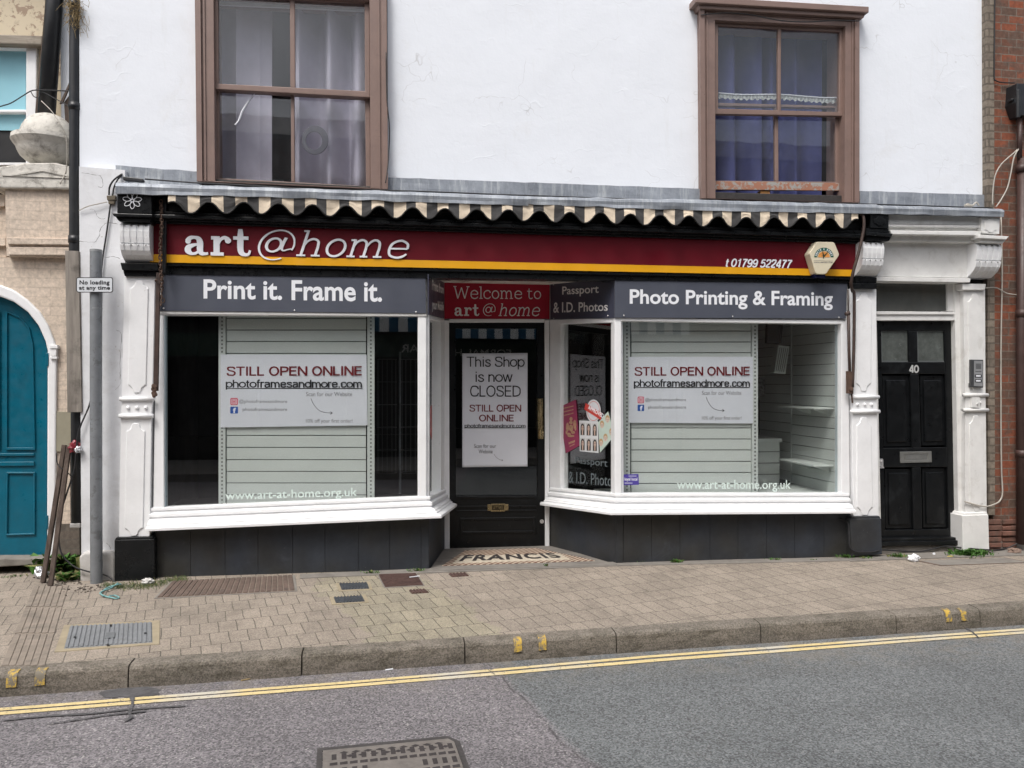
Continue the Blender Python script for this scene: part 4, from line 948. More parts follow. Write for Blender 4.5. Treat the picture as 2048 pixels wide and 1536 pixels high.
# --- upstairs sash windows
def rail(m, q, y, d): m.pbox(q, FY(y), d)
def sash_window(casing_o, casing_i, up, lo, bars, panes, name='sash_window'):
    m = MB(); m.pring(casing_o, casing_i, FY(.055), .3); w = m.build(name, mBrown, shop, bevel=.006)
    # outer architrave bead
    (a, b, c, d) = casing_o; (e, f, g, h) = casing_i
    mid = lambda p, q, t: (p[0]+(q[0]-p[0])*t, p[1]+(q[1]-p[1])*t)
    m = MB(); m.pring([mid(a, e, .0), mid(b, f, .0), mid(c, g, .0), mid(d, h, .0)], [mid(a, e, .30), mid(b, f, .30), mid(c, g, .30), mid(d, h, .30)], FY(.030), .03)
    m.pring([mid(a, e, .42), mid(b, f, .42), mid(c, g, .42), mid(d, h, .42)], [mid(a, e, .52), mid(b, f, .52), mid(c, g, .52), mid(d, h, .52)], FY(.044), .015)
    m.build('architrave', mBrown, w, bevel=.008)
    m = MB(); m.pring(up[0], up[1], FY(.10), .045); rail(m, bars[0], .105, .035); m.build('upper_sash', mBrown, w, bevel=.005)
    if lo: m = MB(); m.pring(lo[0], lo[1], FY(.152), .045); rail(m, bars[1], .157, .035); m.build('lower_sash', mBrown, w, bevel=.005)
    for q, y in panes: m = MB(); m.pbox(q, FY(y), .004); m.build('pane', mGlassU, w)
    return w
w1 = sash_window([(389, -60), (773, -40), (776, 378), (393.5, 362)], [(427, -18), (739, 0), (741, 378), (430, 362)],
    ([(427, -18), (739, 0), (740, 195), (428, 178)], [(436, -8), (729, 6), (730, 182), (437, 167)]),
    ([(429, 172), (740, 188), (741, 380), (430, 364)], [(438, 182), (730, 198), (732, 372), (439, 356)]),
    [[(579.5, -1), (589.5, -1), (590.5, 176), (580.5, 174)], [(581.5, 189), (588.5, 189.5), (589.5, 364), (582.5, 364)]],
    [([(436, -8), (579.5, -2), (580.5, 174), (437, 167)], .12), ([(589.5, -1), (729, 6), (730, 182), (590.5, 175)], .12), ([(438, 182), (581.5, 189), (582.5, 364), (439, 356)], .172), ([(588.5, 190), (730, 198), (732, 372), (589.5, 364)], .172)])
w2 = sash_window([(1400, 5), (1719, 32), (1719, 405), (1403, 396)], [(1430, 40), (1691, 52), (1689, 404), (1431, 397)],
    ([(1430, 40), (1691, 52), (1688, 232), (1430, 228)], [(1436.5, 51), (1680, 64), (1678, 224), (1436.5, 217)]),
    None, [[(1556, 57), (1562.5, 57.5), (1562, 221), (1556, 221)]],
    [([(1436.5, 51), (1556, 57), (1556, 221), (1436.5, 217)], .12), ([(1562.5, 57), (1680, 64), (1678, 224), (1562, 221)], .12), ([(1431, 228), (1549.5, 231), (1550.5, 362), (1431.5, 361)], .172), ([(1556.5, 231), (1671, 234), (1672, 365), (1557.5, 363)], .172)])
m = MB(); m.pring([(1424, 205), (1690, 212), (1688, 380), (1424, 379)], [(1430.5, 211), (1671, 216), (1672, 363.5), (1431, 361)], FY(.152), .045); m.pbox([(1549.5, 214), (1556.5, 214), (1557.5, 362.5), (1550.5, 362)], FY(.157), .035); m.build('lower_sash', mBrown, w2, bevel=.005)
m = MB(); m.pbox([(1430.5, 362.5), (1680, 366), (1681, 381.5), (1430.5, 379)], FY(.143), .008); m.build('bottom_rail', mPeel, w2, bevel=.003)
m = MB(); m.pbox([(1391, -8), (1738, 13), (1738, 25), (1391, 5)], FY(-.02), .2); m.pbox([(1396, 5.5), (1733, 25.5), (1727, 36), (1400, 17)], FY(.01), .15); m.build('head_cornice', mBrown, w2, bevel=.006)
m = MB(); m.pbox([(1431, 384), (1690, 391), (1690, 408), (1431, 400)], FY(.10), .12); m.build('sill', M('weathered_black_sill', (.03, .027, .026), .7, .3, 20, .3, 50, .005), w2, bevel=.006)
m = MB(); m.pbox([(404, 357), (776, 374), (776, 392), (404, 376)], FY(.09), .12); m.build('sill', M('weathered_black_sill2', (.03, .027, .026), .7, .3, 20, .3, 50, .005), w1, bevel=.006)
m = MB(); m.pbox([(437, 0), (730, 12), (730, 22), (437, 9)], FY(.22), .02); m.build('blind_box', mWhiteD, w1)
m = MB()
def lace(u, v):
    px = 1437+(1677-1437)*u; y0 = 186+9*u+1.5*math.sin(u*9); y1 = y0+10+1.5*math.sin(u*140)
    p = F(px, y0+(y1-y0)*v, .20); p.y += .004*math.sin(u*220); return p
m.grid(lace, 160, 3); m.build('lace_strip', mLace, w2, recalc=False)
m = MB(); P = [F(1437+240*k/20, 186+9*k/20+1.5*math.sin(k/20*9), .197) for k in range(21)]; m.tube(P, .006, 6); m.build('curtain_wire', mLet, w2)

# ------------------------------------------------------------------ painted brick house on the left
lh = thing('painted_brick_house', 'beige painted brick house with an arched teal door on the left', 'house', (-4, 2, 0))
def zx(pxs): return pxs
arc_o = [(112.7, 700), (108, 682), (96, 651.6), (79, 624), (55, 600), (27, 580), (0, 569.5), (-46, 564)]
arc_i = [(94.3, 701), (90, 682), (76.6, 651.6), (55, 624), (27, 603.7), (0, 593), (-46, 586)]
mir = lambda P: [(-92-x, y) for x, y in P[::-1]]
LP = FY(.30)
m = MB(); m.pbox([(-900, 513), (136, 515), (141, 1050), (112, 1050)]+arc_o+mir(arc_o)[1:]+[(-204, 1050), (-900, 1050)], LP, .3); m.build('wall', mBeige, lh)
m = MB(); m.pbox([(-900, 1048), (-204, 1048), (-204, 1150), (-900, 1160)], FY(.29), .3); m.pbox([(108, 1048), (158, 1048), (160, 1128), (108, 1128)], FY(.29), .3); m.build('brick_plinth', mBrickD, lh)
m = MB(); m.pbox([(-204, 1118), (-204, 700)]+mir(arc_o)[1:-1][::1]+arc_o[::-1]+[(110, 1118), (93, 1118)]+arc_i+mir(arc_i)[1:]+[(-186, 1118)], FY(.275), .2)
ar = m.build('arch_surround', mWhite, lh, bevel=.012)
m = MB(); m.pbox([(99, 690), (115, 690), (115, 697), (99, 697)], FY(.255), .05); m.pbox([(100, 698), (113, 698), (112, 712), (101, 712)], FY(.262), .04); m.pbox([(100, 713), (114, 713), (114, 718), (100, 718)], FY(.258), .05); m.build('impost', mWhite, ar, bevel=.003)
DP = FY(.36)
m = MB(); m.pbox([(93, 1117)]+[(94.3, 701)]+arc_i[1:]+mir(arc_i)[1:]+[(-186, 1117)], DP, .06); td = m.build('arched_door', mTeal, lh)
def dpanel(q, y=.345, w=4):
    mm = MB(); cx = sum(p[0] for p in q)/len(q); cy = sum(p[1] for p in q)/len(q)
    dx = max(p[0] for p in q)-min(p[0] for p in q); dy = max(p[1] for p in q)-min(p[1] for p in q)
    inn = [(cx+(x-cx)*(1-2*w/dx), cy+(yy-cy)*(1-2*w/dy)) for x, yy in q]; P = FY(y)
    mm.ring([P.at(*p) for p in q], [P.at(*p) for p in inn], V((0, .02, 0))); mm.build('door_moulding', mTeal, td, bevel=.006)
dpanel([(10, 622), (40, 634), (58, 654), (66, 690), (70, 900), (10, 900)])
dpanel([(12, 944), (70, 944), (70, 1070), (10, 1072)])
dpanel([(-100, 900), (-100, 654), (-80, 634), (-50, 622), (0, 622), (0, 900)])
m = MB(); m.pbox([(-180, 908), (68, 906), (68, 912), (-180, 914)], FY(.345), .02); m.pbox([(-180, 925), (68, 923), (68, 932), (-180, 934)], FY(.345), .02); m.build('door_rail', mTeal, td, bevel=.005)
m = MB(); m.pbox([(91, 706), (97, 706), (96.5, 732), (91, 733)], FY(.268), .02); m.build('hinge', mTeal, td, bevel=.003)
m = MB(); m.pbox([(90, 1032), (96, 1031), (95.5, 1058), (90, 1059)], FY(.268), .02); m.build('hinge', mTeal, td, bevel=.003)
m = MB(); m.pbox([(-300, 1119), (106, 1117), (108, 1128), (-300, 1150)], FY(.22), .3); m.build('door_sill', mConc, lh, bevel=.008)
# pier and string courses
m = MB(); m.pbox([(10, 372), (160, 374), (160, 514), (13, 512)], FY(.24), .3); m.build('pier', mBeige, lh)
m = MB(); m.pbox([(13, 475), (160, 477), (160, 490), (14, 488.5)], FY(.215), .1); m.pbox([(15, 494), (160, 495), (160, 511), (17, 510)], FY(.225), .1); m.build('string_course', mBeige, lh, bevel=.006)
m = MB(); m.pbox([(-900, 385), (11, 389), (12, 514), (-900, 513.5)], FY(.33), .3); m.pbox([(-900, 474), (11, 476), (11, 491), (-900, 490)], FY(.29), .1); m.pbox([(-900, 400), (9, 403), (9, 412), (-900, 408)], FY(.29), .1); m.build('frieze_wall', mBeige, lh)
m = MB(); m.pbox([(-30, 355), (0, 333), (50, 325.5), (110, 325), (152, 335), (152, 378), (8, 376), (-30, 372)], FY(.20), .35); pc = m.build('parapet_cap', mStone, lh, bevel=.012)
m = MB(); P = FY(.192); m.ring([P.at(*p) for p in [(4, 351), (85, 338), (150, 352), (150, 357)]][:4], [P.at(*p) for p in [(24, 351.5), (85, 342), (140, 354), (140, 355)]], V((0, .02, 0))); m.build('pediment', mStone, pc, bevel=.005)
c = F(97, 288, .42); k = (c-CAM).dot(FW)/FPX
m = MB(); m.lathe(c, [(0, 60*k)]+[(50*k*math.cos(R(a)), 12*k+48*k*math.sin(R(a))) for a in (84, 72, 60, 48, 36, 24, 12, 2)]+[(50*k, 12*k), (64*k, 10*k), (65*k, 1*k), (62*k, -4*k), (58*k, -9*k), (56*k, -12*k)]+[(55*k*math.cos(R(a)), -13*k-34*k*math.sin(R(a))) for a in (8, 25, 40, 55, 62)]+[(24*k, -45*k), (31*k, -51*k), (0, -51*k)], 40)
fb_ = m.build('ball_finial', mStone, lh, smooth=True); es = fb_.modifiers.new('e', 'EDGE_SPLIT'); es.split_angle = R(28)
# upper storey
m = MB(); m.pbox([(-900, -500), (96, -500), (90, 72), (-900, 58)], FY(.62), .3); m.pbox([(72, 60), (150, 60), (150, 345), (72, 345)], FY(.68), .2); m.build('upper_wall', mCream, lh)
m = MB(); m.pbox([(-300, 60), (85, 71), (83, 90), (-300, 78)], FY(.57), .12); m.build('lintel', mLintel, lh, bevel=.01)
m = MB(); m.pring([(-200, 84), (73, 91), (72, 330), (-200, 330)], [(-180, 92), (52, 97), (51, 325), (-180, 325)], FY(.64), .1); m.pbox([(-180, 219), (52, 219), (52, 225), (-180, 224)], FY(.65), .06); uw = m.build('window', mWhite, lh, bevel=.006)
m = MB(); m.pbox([(-180, 92), (52, 97), (51, 261), (-180, 258)], FY(.70), .01); m.build('blind', M('pale_blue_blind', (.27, .53, .62), .8, .05, 2, 0), uw)
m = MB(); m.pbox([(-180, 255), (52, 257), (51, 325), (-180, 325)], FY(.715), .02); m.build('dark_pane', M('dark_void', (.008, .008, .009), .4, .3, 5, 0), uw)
m = MB(); m.pbox([(112, -520), (142, -520), (142, 340), (124, 340)], FY(.56), .08); m.build('side_cheek', mWall, lh)
m = MB(); m.box(-9, F(100, 500, .7).x, 1.0, 5, -.3, 5.5); m.build('house_body', mInt, lh)
m = MB(); m.prism([V((-9.2, .3, 5.4)), V((-9.2, 2.6, 7.2)), V((-9.2, 5.2, 5.4))], V((6.6, 0, 0))); m.build('roof', M('slate_roof2', (.08, .085, .095), .7, .2, 6, .3, 30, .01), lh)
o = MB(); o.tube([F(118, -420, .50), F(109, 0, .50), F(93, 232, .50)], .066, 14); tag(o.build('downpipe', mPipe, smooth=True), 'thick leaning black pipe beside the cream wall, above the stone ball', 'pipe')
o = MB(); o.pbox([(101, -420), (91, 0), (70, 226), (77, 226), (96, 0), (107, -420)], FY(.50), .03); tag(o.build('timber_board', mBatten), 'narrow mossy timber strip along the thick leaning black pipe', 'board')
o = MB(); o.pbox([(119, 207), (139, 163), (139, 172), (125, 205)], FY(.40), .02); o.pbox([(128, 205), (139, 190), (139, 255), (131, 255)], FY(.42), .02); tag(o.build('broken_board', mBatten), 'broken brown board behind the black drainpipe, above the stone ball', 'board')

# ------------------------------------------------------------------ brick house on the right
bh = thing('brick_house', 'old red and dark brick house at the right edge', 'house', (7.5, 2.5, 0))
xr = F(1986, 500, .075).x
m = MB(); m.box(xr, 11, .075, 5, .06, 7); m.build('wall', mBrickR, bh)
m = MB(); m.pbox([(1971, TOP), (1987, TOP), (1990, 1030), (1977, 1030)], FY(.06), .3); m.build('quoin', mat_brick('pale_grimy_quoins', (.235, .20, .16), (.16, .135, .11), (.125, .105, .085), w=.30, h=.0745, ms=.02, bumpd=.014), bh)
m = MB()
for i in range(6):
    y0 = 1040+i*11.5; m.pbox([(1978, y0), (2004, y0-.5), (2004, y0+9), (1978, y0+9.5)], FY(.05+random.uniform(-.012, .004)), .1); m.pbox([(2006, y0+(i % 2)*2), (2034, y0-.5), (2034, y0+8.5), (2006, y0+9)], FY(.055+random.uniform(-.012, .01)), .1)
m.build('worn_brick', M('worn_footing_brick', (.17, .08, .058), .9, .4, 12, .5, 40, .01, dirt=(.09, .075, .06), dscale=9, d0=.45, d1=.65), bh, bevel=.006)
m = MB(); m.box(xr-.08, 11, .072, .6, -.3, .07); m.build('footing', mConc, bh)
m = MB(); m.prism([V((xr, -.1, 6.9)), V((xr, 2.5, 8.6)), V((xr, 5.2, 6.9))], V((6, 0, 0))); m.build('roof', M('tile_roof', (.14, .07, .05), .8, .2, 6, .3, 30, .01), bh)
o = thing('drainpipe', 'brown cast iron drainpipe on the brick house at the right edge', 'pipe', F(2043, 1095, .0))
m = MB(); m.tube([F(2045, 318, .0), F(2043, 700, .0), F(2043, 1088, .0)], .044, 14); m.build('pipe', mPipeR, o, smooth=True)
for y in (330, 620, 900): m = MB(); m.tube([F(2044, y, .0), F(2044, y+14, .0)], .054, 14); m.build('collar', mPipeR, o, smooth=True)
m = MB(); m.pbox([(2034, 166), (2075, 168), (2075, 232), (2040, 231), (2031, 205)], FY(-.05), .13); m.pbox([(2024, 196), (2033, 196), (2033, 201), (2024, 201)], FY(-.03), .06); m.tube([F(2036, 180, -.06), F(2036, 236, -.06)], .02, 10); m.build('hopper_head', mPipe, o, bevel=.008)
m = MB(); m.tube([F(2040, 235, -.0), F(2039, 318, .0)], .022, 10); m.build('narrow_pipe', mPipeR, o, smooth=True)

# ------------------------------------------------------------------ black drainpipe, boxing, sign post on the left
o = thing('drainpipe', 'black cast iron drainpipe in the gap left of the white shop wall', 'pipe', F(153, 1047, .13))
m = MB(); m.tube([F(149, -430, .13), F(149, 0, .13), F(148.5, 500, .13), F(152, 824, .13), F(153.5, 1046, .13)], .0375, 14); m.build('pipe', mPipe, o, smooth=True)
for y in (8, 212, 478): m = MB(); m.tube([F(149, y-6, .13), F(149, y+8, .13)], .045, 14); m.build('collar', mPipe, o, smooth=True)
m = MB(); m.pbox([(139, 1047), (159, 1047), (160, 1056), (139, 1056)], FY(.09), .08); m.build('shoe', mPlinth, o, bevel=.006)
o = MB(); o.pbox([(130, 501), (157, 502), (163.5, 824), (134.5, 825)], FY(.02), .03); o.pbox([(157.3, 503), (160, 503), (165, 823), (163.8, 823)], FY(.03), .1)
tag(o.build('boxing_board', mPlank, bevel=.003), 'weathered grey board covering the black drainpipe behind the no loading sign', 'board')
m = MB(); c = F(148, 22, .09)
for i in range(260):
    a = V((random.gauss(0, .03), random.gauss(0, .02), random.gauss(0, .075))); d = V((random.gauss(0, .03), random.gauss(0, .02), random.gauss(-.02, .05))); m.tube([c+a, c+a+d*.5+V((random.gauss(0, .008), 0, 0)), c+a+d], .0016, 3)
tag(m.build('straw_nest', mNest), 'tangle of dry straw caught on the black drainpipe, at the top', 'nest')
o = thing('sign_post', 'grey steel post with a small white no loading plate', 'sign', F(192, 1173, -.10))
m = MB(); m.tube([F(192, 500, -.10), F(192, 800, -.10), F(193, 1176, -.10)], .0425, 20); m.build('post', mGalv, o, smooth=False)
m = MB(); m.tube([F(192, 499.3, -.10), F(192, 504, -.10)], .0437, 20); m.tube([F(192.5, 616, -.10), F(192.5, 617.5, -.10)], .0433, 20); m.build('post_cap', M('dull_grey_cap', (.27, .285, .29), .5, .1, 9, 0), o)
def rrect(x0, y0, x1, y1, r, n=5):
    P = []
    for cx, cy, a in ((x1-r, y0+r, -90), (x1-r, y1-r, 0), (x0+r, y1-r, 90), (x0+r, y0+r, 180)):
        for k in range(n+1): t = R(a+90*k/n); P.append((cx+r*math.cos(t), cy+r*math.sin(t)))
    return P
m = MB(); m.pbox(rrect(152.6, 554.5, 225.8, 585, 4.5), FY(-.158), .006); pt = m.build('plate', M('black_plate_edge', (.02, .02, .022), .4, .1, 9, 0), o)
m = MB(); m.pbox(rrect(154, 556, 224.3, 583.5, 3.4), FY(-.160), .002); m.build('plate_face', M('white_plate', (.62, .65, .68), .4, .04, 9, 0), pt)
m = MB(); letters(m, 'No loading', L4(159, 219, 560.5, 571.5), FY(-.1612), 0, off=.03, spacing=1.08); letters(m, 'at any time', L4(158, 220, 571.8, 581.8), FY(-.1612), 0, off=.03, spacing=1.05); m.build('lettering', mInk, pt)
m = MB(); m.tube([F(181, 570, -.11), F(192, 570, -.15), F(203, 570, -.11)], .005, 6); m.build('clip', mGalv, o)

# ------------------------------------------------------------------ awning
aw = thing('awning', 'rolled up black and cream striped awning with a scalloped edge above the maroon sign', 'awning', (1.25, -.19, 2.9))
XA = F(336, 400, -.212).x; XB = F(1717, 455, -.212).x
def topz(x):
    P = [(F(px, py, -.212).x, F(px, py, -.212).z) for px, py in ((336, 389), (500, 391), (800, 401), (1057, 408), (1400, 420), (1717, 425))]
    for (a, za), (b, zb) in zip(P, P[1:]):
        if x <= b: return za+(zb-za)*(x-a)/(b-a)
    return P[-1][1]
xl0 = F(375, 400, -.212).x; per = (F(1704.5, 440, -.212).x-xl0)/32
xs0 = F(417, 400, -.212).x; sp_ = (F(1659, 440, -.212).x-xs0)/20
def botd(x):   # drop of the scalloped edge below the top line
    c = math.cos(2*math.pi*(x-xs0)/sp_); return .099-.043*(abs(c)**.85)*(1 if c > 0 else -1)
m = MB(); NX = 33*16; NV = 8; vs = []
for i in range(NX+1):
    x = XA+(XB-XA)*i/NX; zt = topz(x); d = botd(x)+.010*mnoise.noise(V((x*3.1, 2, 2)))
    for j in range(NV+1):
        v = j/NV; vs.append(V((x, -.208+.004*math.sin(x*17+v)+.009*mnoise.noise(V((x*3.3, v*1.5, 3)))+.006*mnoise.noise(V((x*14, v*3, 5)))-.006*v*math.cos(2*math.pi*(x-xs0)/sp_), zt-d*v)))
base_i = len(m.v); m.v += vs
for i in range(NX):
    x = XA+(XB-XA)*(i+.5)/NX; ph = ((x-xl0)/per) % 1
    for j in range(NV): a = i*(NV+1)+j; m.f.append([a, a+1, a+NV+2, a+NV+1]); m.m.append(1 if ph < .52 else 0)
val = m.build('valance', [mAwnD, mAwnL], aw, recalc=False); s = val.modifiers.new('thick', 'SOLIDIFY'); s.thickness = .004
m = MB(); P = []
for i in range(0, NX+1, 2):
    p = vs[i*(NV+1)+NV]; P.append(p+V((0, -.002, .002)))
m.tube(P, .006, 6); m.build('edge_binding', M('black_binding', (.012, .012, .012), .8, .1, 9, 0), aw, smooth=True)
m = MB(); m.tube([V((XA-.02, -.13, topz(XA)-.005)), V((XB+.02, -.13, topz(XB)-.005))], .03, 12); m.build('roller', mArm, aw)
o = MB(); o.tube(catmull([tuple(F(*p)) for p in [(1719, 428, -.17), (1726, 432, -.19), (1728, 450, -.20), (1725, 472, -.2), (1716, 510, -.2), (1706, 545, -.19), (1702, 569, -.16), (1705, 582, -.10), (1708.5, 595, -.08), (1707.5, 700, -.08), (1705, 775, -.08)]], 5), .0135, 9)
aa = thing('folding_bracket', 'dark brown bent awning bracket beside the right grey shop sign', 'bracket', F(1702, 790, -.08)); o.build('upper_bar', mArm, aa, smooth=True)
m = MB(); m.tube([F(1696.5, 622, -.07), F(1698, 700, -.07), F(1700.5, 776, -.07)], .013, 9); m.tube([F(1691, 628, -.07), F(1699, 628, -.07)], .016, 9); m.tube([F(1696, 580, -.05), F(1696.5, 625, -.07)], .006, 6); m.build('lower_bar', mArm, aa, smooth=True)
m = MB(); m.pbox([(1696.5, 742), (1707, 744), (1707, 788), (1697, 787)], FY(-.085), .04); m.tube([F(1703, 778, -.10), F(1703, 778, -.07)], .018, 10); m.tube([F(1703, 788, -.06), F(1705, 806, -.05)], .008, 7); m.build('pivot_bracket', mIron, aa, bevel=.003)
aa = thing('folding_bracket', 'rusty straight awning bracket beside the left pilaster, behind the chain', 'bracket', F(309, 790, -.08))
m = MB(); m.pbox([(324, 394), (333, 394), (331, 545), (324, 545)], FY(-.115), .03); m.build('upper_bar', mPipe, aa, bevel=.003)
m = MB(); m.pbox([(312, 545), (320, 545), (316, 782), (306, 782)], FY(-.075), .022); m.build('lower_bar', mArm, aa, bevel=.003)
m = MB()
for k in range(9): m.sphere(F(309+random.uniform(-5, 5), 782+random.uniform(-10, 10), -.09), random.uniform(.008, .018), 7, 5, (1, .8, 1.4))
m.tube([F(312, 560, -.09), F(312, 562, -.1)], .01, 8); m.build('pivot_bracket', mIron, aa)
m = MB(); NL = 34
for k in range(NL):
    t = k/(NL-1); cx = 322+1.5*math.sin(t*9)+(3 if t > .9 else 0)*math.sin(t*60); c = F(cx, 404+t*203, -.145); r = .0155; L_ = .017
    P = []
    for q in range(13):
        a = 2*math.pi*q/12; u = r*.75*math.cos(a); w = r*1.25*math.sin(a); tw = (math.pi/2 if k % 2 else 0)+.5+.3*math.sin(k*2.3)
        P.append(c+V((u*math.cos(tw), u*math.sin(tw), w)))
    m.tube(P, .0042, 5)
tag(m.build('chain', mIron, smooth=True), 'rusty iron chain hanging over the left end of the maroon sign', 'chain')

# ------------------------------------------------------------------ signs
def flat_sign(name, label, px, pl, mat, depth=.02, out=0, cat='sign', group=None, bevel=.002):
    m = MB(); m.pbox(px, pl, depth, out); o = m.build(name, mat, None, bevel=bevel); tag(o, label, cat, group); return o
def child(m, name, mat, o, **k):
    # children of a single-mesh thing
    return m.build(name, mat, o, **k)
fs_ = flat_sign('fascia_sign', 'long maroon shop sign with white lettering and a yellow stripe', [(299, 445), (1716, 481.5), (1705, 552.5), (300, 524)], FY(-.062), mRed, .03)
m = MB(); m.pbox([(299.6, 508.3), (1707, 539.5), (1705, 552.6), (300, 524.1)], FY(-.0645), .003); child(m, 'yellow_stripe', mYel, fs_)
G = slab(.115); GB = slab_bold()
m = MB()
strokes_mesh(m, [GB[c] for c in 'art'], L4(370, 502.5, 458, 510.5, 459, 513.5), FY(-.062), .012, thick=.011)
child(m, 'lettering', mLet, fs_)
m = MB()
at_ = [(1.5, [ell(.72, .70, .52, .72, 5, 385, 30, .07)[3:-2]+[], [(1.02, -.10, .06), (.8, -.2, .06), (.55, -.2, .07)], ell(.66, .68, .25, .33, 0, 360, 18, .085), [(.97, 1.06, .09), (.93, .75, .09), (.93, .5, .08), (1.02, .37, .06), (1.14, .48, .05)]])]
def spiral():
    pts = []
    for k in range(44):
        a = R(-20+ 318*k/43); pts.append((.72+.60*math.cos(a), .66+.80*math.sin(a), .075 if 5 < k < 38 else .06))
    return pts
at_ = [(1.5, [spiral(), ell(.62, .66, .25, .36, 0, 360, 20, .10), [(.98, 1.06, .11), (.93, .75, .11), (.92, .48, .1), (1.0, .36, .07), (1.14, .42, .06), (1.27, .46, .06)]])]
strokes_mesh(m, at_, L4(516, 591, 459, 520.5, 460, 521.5), FY(-.062), .012, shear=.18, thick=.011)
strokes_mesh(m, [G[c] for c in 'home'], L4(593, 818.6, 460, 513.5, 465, 518.5), FY(-.062), .012, shear=.25, thick=.011)
child(m, 'lettering', mLet, fs_)
m = MB(); sans_text(m, 't 01799 522477', .17, L4(1451.5, 1584.5, 516, 534, 519, 537.5), FY(-.0635), 0, shear=.22); child(m, 'lettering', mLet, fs_)
def screws(o, pts, pl, out):
    for x, y in pts:
        m = MB(); c = pl.at(x, y, out); m.sphere(c, .0075, 8, 5, (1, .5, 1)); child(m, 'screw', mChrome, o, smooth=True)
gs = flat_sign('shop_sign', 'grey sign reading Print it. Frame it. above the left shop window', [(331.5, 533), (851, 546.5), (852.5, 627), (316.5, 621.5)], FY(-.022), mGreyS, .025)
m = MB(); letters(m, 'Print it. Frame it.', L4(407, 764, 558.5, 597.5, 562, 604), FY(-.0235), 0, off=.022, spacing=1.0); child(m, 'lettering', mLet, gs)
screws(gs, [(590, 543), (827, 548), (327, 616.5), (589, 621), (832, 624)], FY(-.022), .003)
m = MB(); m.pbox([(314, 622), (853, 627.5), (853, 632), (313, 627)], FY(-.014), .015); child(m, 'bottom_trim', mWhiteD, gs)
gs = flat_sign('shop_sign', 'grey sign reading Photo Printing & Framing above the right shop window', [(1229.5, 556), (1695, 562.5), (1692, 637), (1229.5, 635.5)], FY(-.022), mGreyS, .025)
m = MB(); letters(m, 'Photo Printing & Framing', L4(1259.5, 1665.5, 578.5, 616.5, 583, 620.5), FY(-.0235), 0, off=.022, spacing=1.0); child(m, 'lettering', mLet, gs)
screws(gs, [(1247.5, 558), (1465, 560.5), (1678, 564), (1248, 631), (1465.5, 633), (1678, 635)], FY(-.022), .003)
gs = flat_sign('shop_sign', 'navy sign reading Passport & I.D. Photos on the angled lobby side', [(1100.5, 567.5), (1229, 554), (1229, 636), (1100.5, 639)], PLR, mGreyD, .01, .012)
m = MB(); letters(m, 'Passport', [(1127, 573.5), (1200, 569.5), (1200, 591), (1127, 594.5)], PLR, .014, off=.012); child(m, 'lettering', mLetW, gs); m = MB(); letters(m, '& I.D. Photos', [(1109, 604.8), (1218, 604.5), (1218, 621.8), (1109, 626)], PLR, .014, off=.012); child(m, 'lettering', mLetW, gs)
screws(gs, [(1107, 569), (1217, 557), (1107.5, 637), (1216, 631.5)], PLR, .014)
gs = flat_sign('shop_sign', 'narrow navy sign reading Prints from your Mobile, left side of the lobby', [(857.5, 548.5), (888.5, 565), (888.5, 637.5), (857.5, 629)], PLL, mGreyD, .01, .010)
m = MB(); letters(m, 'Prints from', [(861.5, 559), (885, 571), (885, 588), (861.5, 580)], PLL, .012, off=.03); child(m, 'lettering', mLetW, gs); m = MB(); letters(m, 'your Mobile', [(861.5, 599), (885, 604), (885, 627), (861.5, 624)], PLL, .012, off=.03); child(m, 'lettering', mLetW, gs)
gs = flat_sign('shop_sign', 'small red welcome sign over the recessed shop door', [(889, 564), (1099.5, 568), (1099, 638), (889, 637.5)], FY(RY-.006), mRed2, .012)
G2 = slab(.12)
m = MB(); strokes_mesh(m, [G2[c] for c in 'Welcome to'], L4(906.5, 1082, 572, 598, 575, 598.5), FY(RY-.0075), .0, 0); child(m, 'lettering', mLetW, gs); m = MB(); strokes_mesh(m, [G2[c] for c in 'home'], L4(997, 1080, 606.5, 632.5), FY(RY-.0075), 0, shear=.22)
strokes_mesh(m, [GB[c] for c in 'art'], L4(909, 958.5, 608.5, 632), FY(RY-.0075), 0); strokes_mesh(m, at_, L4(966, 991, 607, 632), FY(RY-.0075), 0, shear=.1); child(m, 'lettering', mLetW, gs)

# alarm box
ab = thing('alarm_box', 'cream six-sided alarm box on the right end of the maroon sign', 'alarm box', F(1645, 552, -.1))
hexp = [(1633.5, 483.6), (1666.5, 484), (1670, 487), (1678.5, 508), (1677.5, 512), (1653, 547), (1649, 548.5), (1634, 548), (1631, 545.5), (1619.6, 508.5), (1620, 505)]
m = MB(); m.pbox(hexp, FY(-.155), .09); m.build('casing', mAlarm, ab, bevel=.006, seg=3)
m = MB(); m.pbox([(1629, 548), (1652, 549), (1650, 556), (1631, 555)], FY(-.13), .06); m.build('strobe', M('dark_blue_lens', (.008, .010, .045), .2, .1, 9, 0), ab, bevel=.004)
AP = FY(-.1565); cx, cy = 1648, 514.5
def arcband(mb, r0, r1, a0, a1, pl, n=22):
    mb.add([pl.at(cx+r*math.cos(R(a)), cy-r*math.sin(R(a))) for k in range(n+1) for a in [a0+(a1-a0)*k/n] for r in (r0, r1)], [(2*k, 2*k+1, 2*k+3, 2*k+2) for k in range(n)])
m = MB(); arcband(m, 13.3, 19.3, 0, 180, AP); ml = [m.build('badge_arch', M('green_print', (.008, .09, .06), .4, .1, 9, 0), ab, recalc=False)]
m = MB(); arcband(m, .1, 11.8, 0, 180, AP); m.build('badge_sun', M('orange_print', (.60, .25, .06), .5, .3, 60, 0), ab, recalc=False)
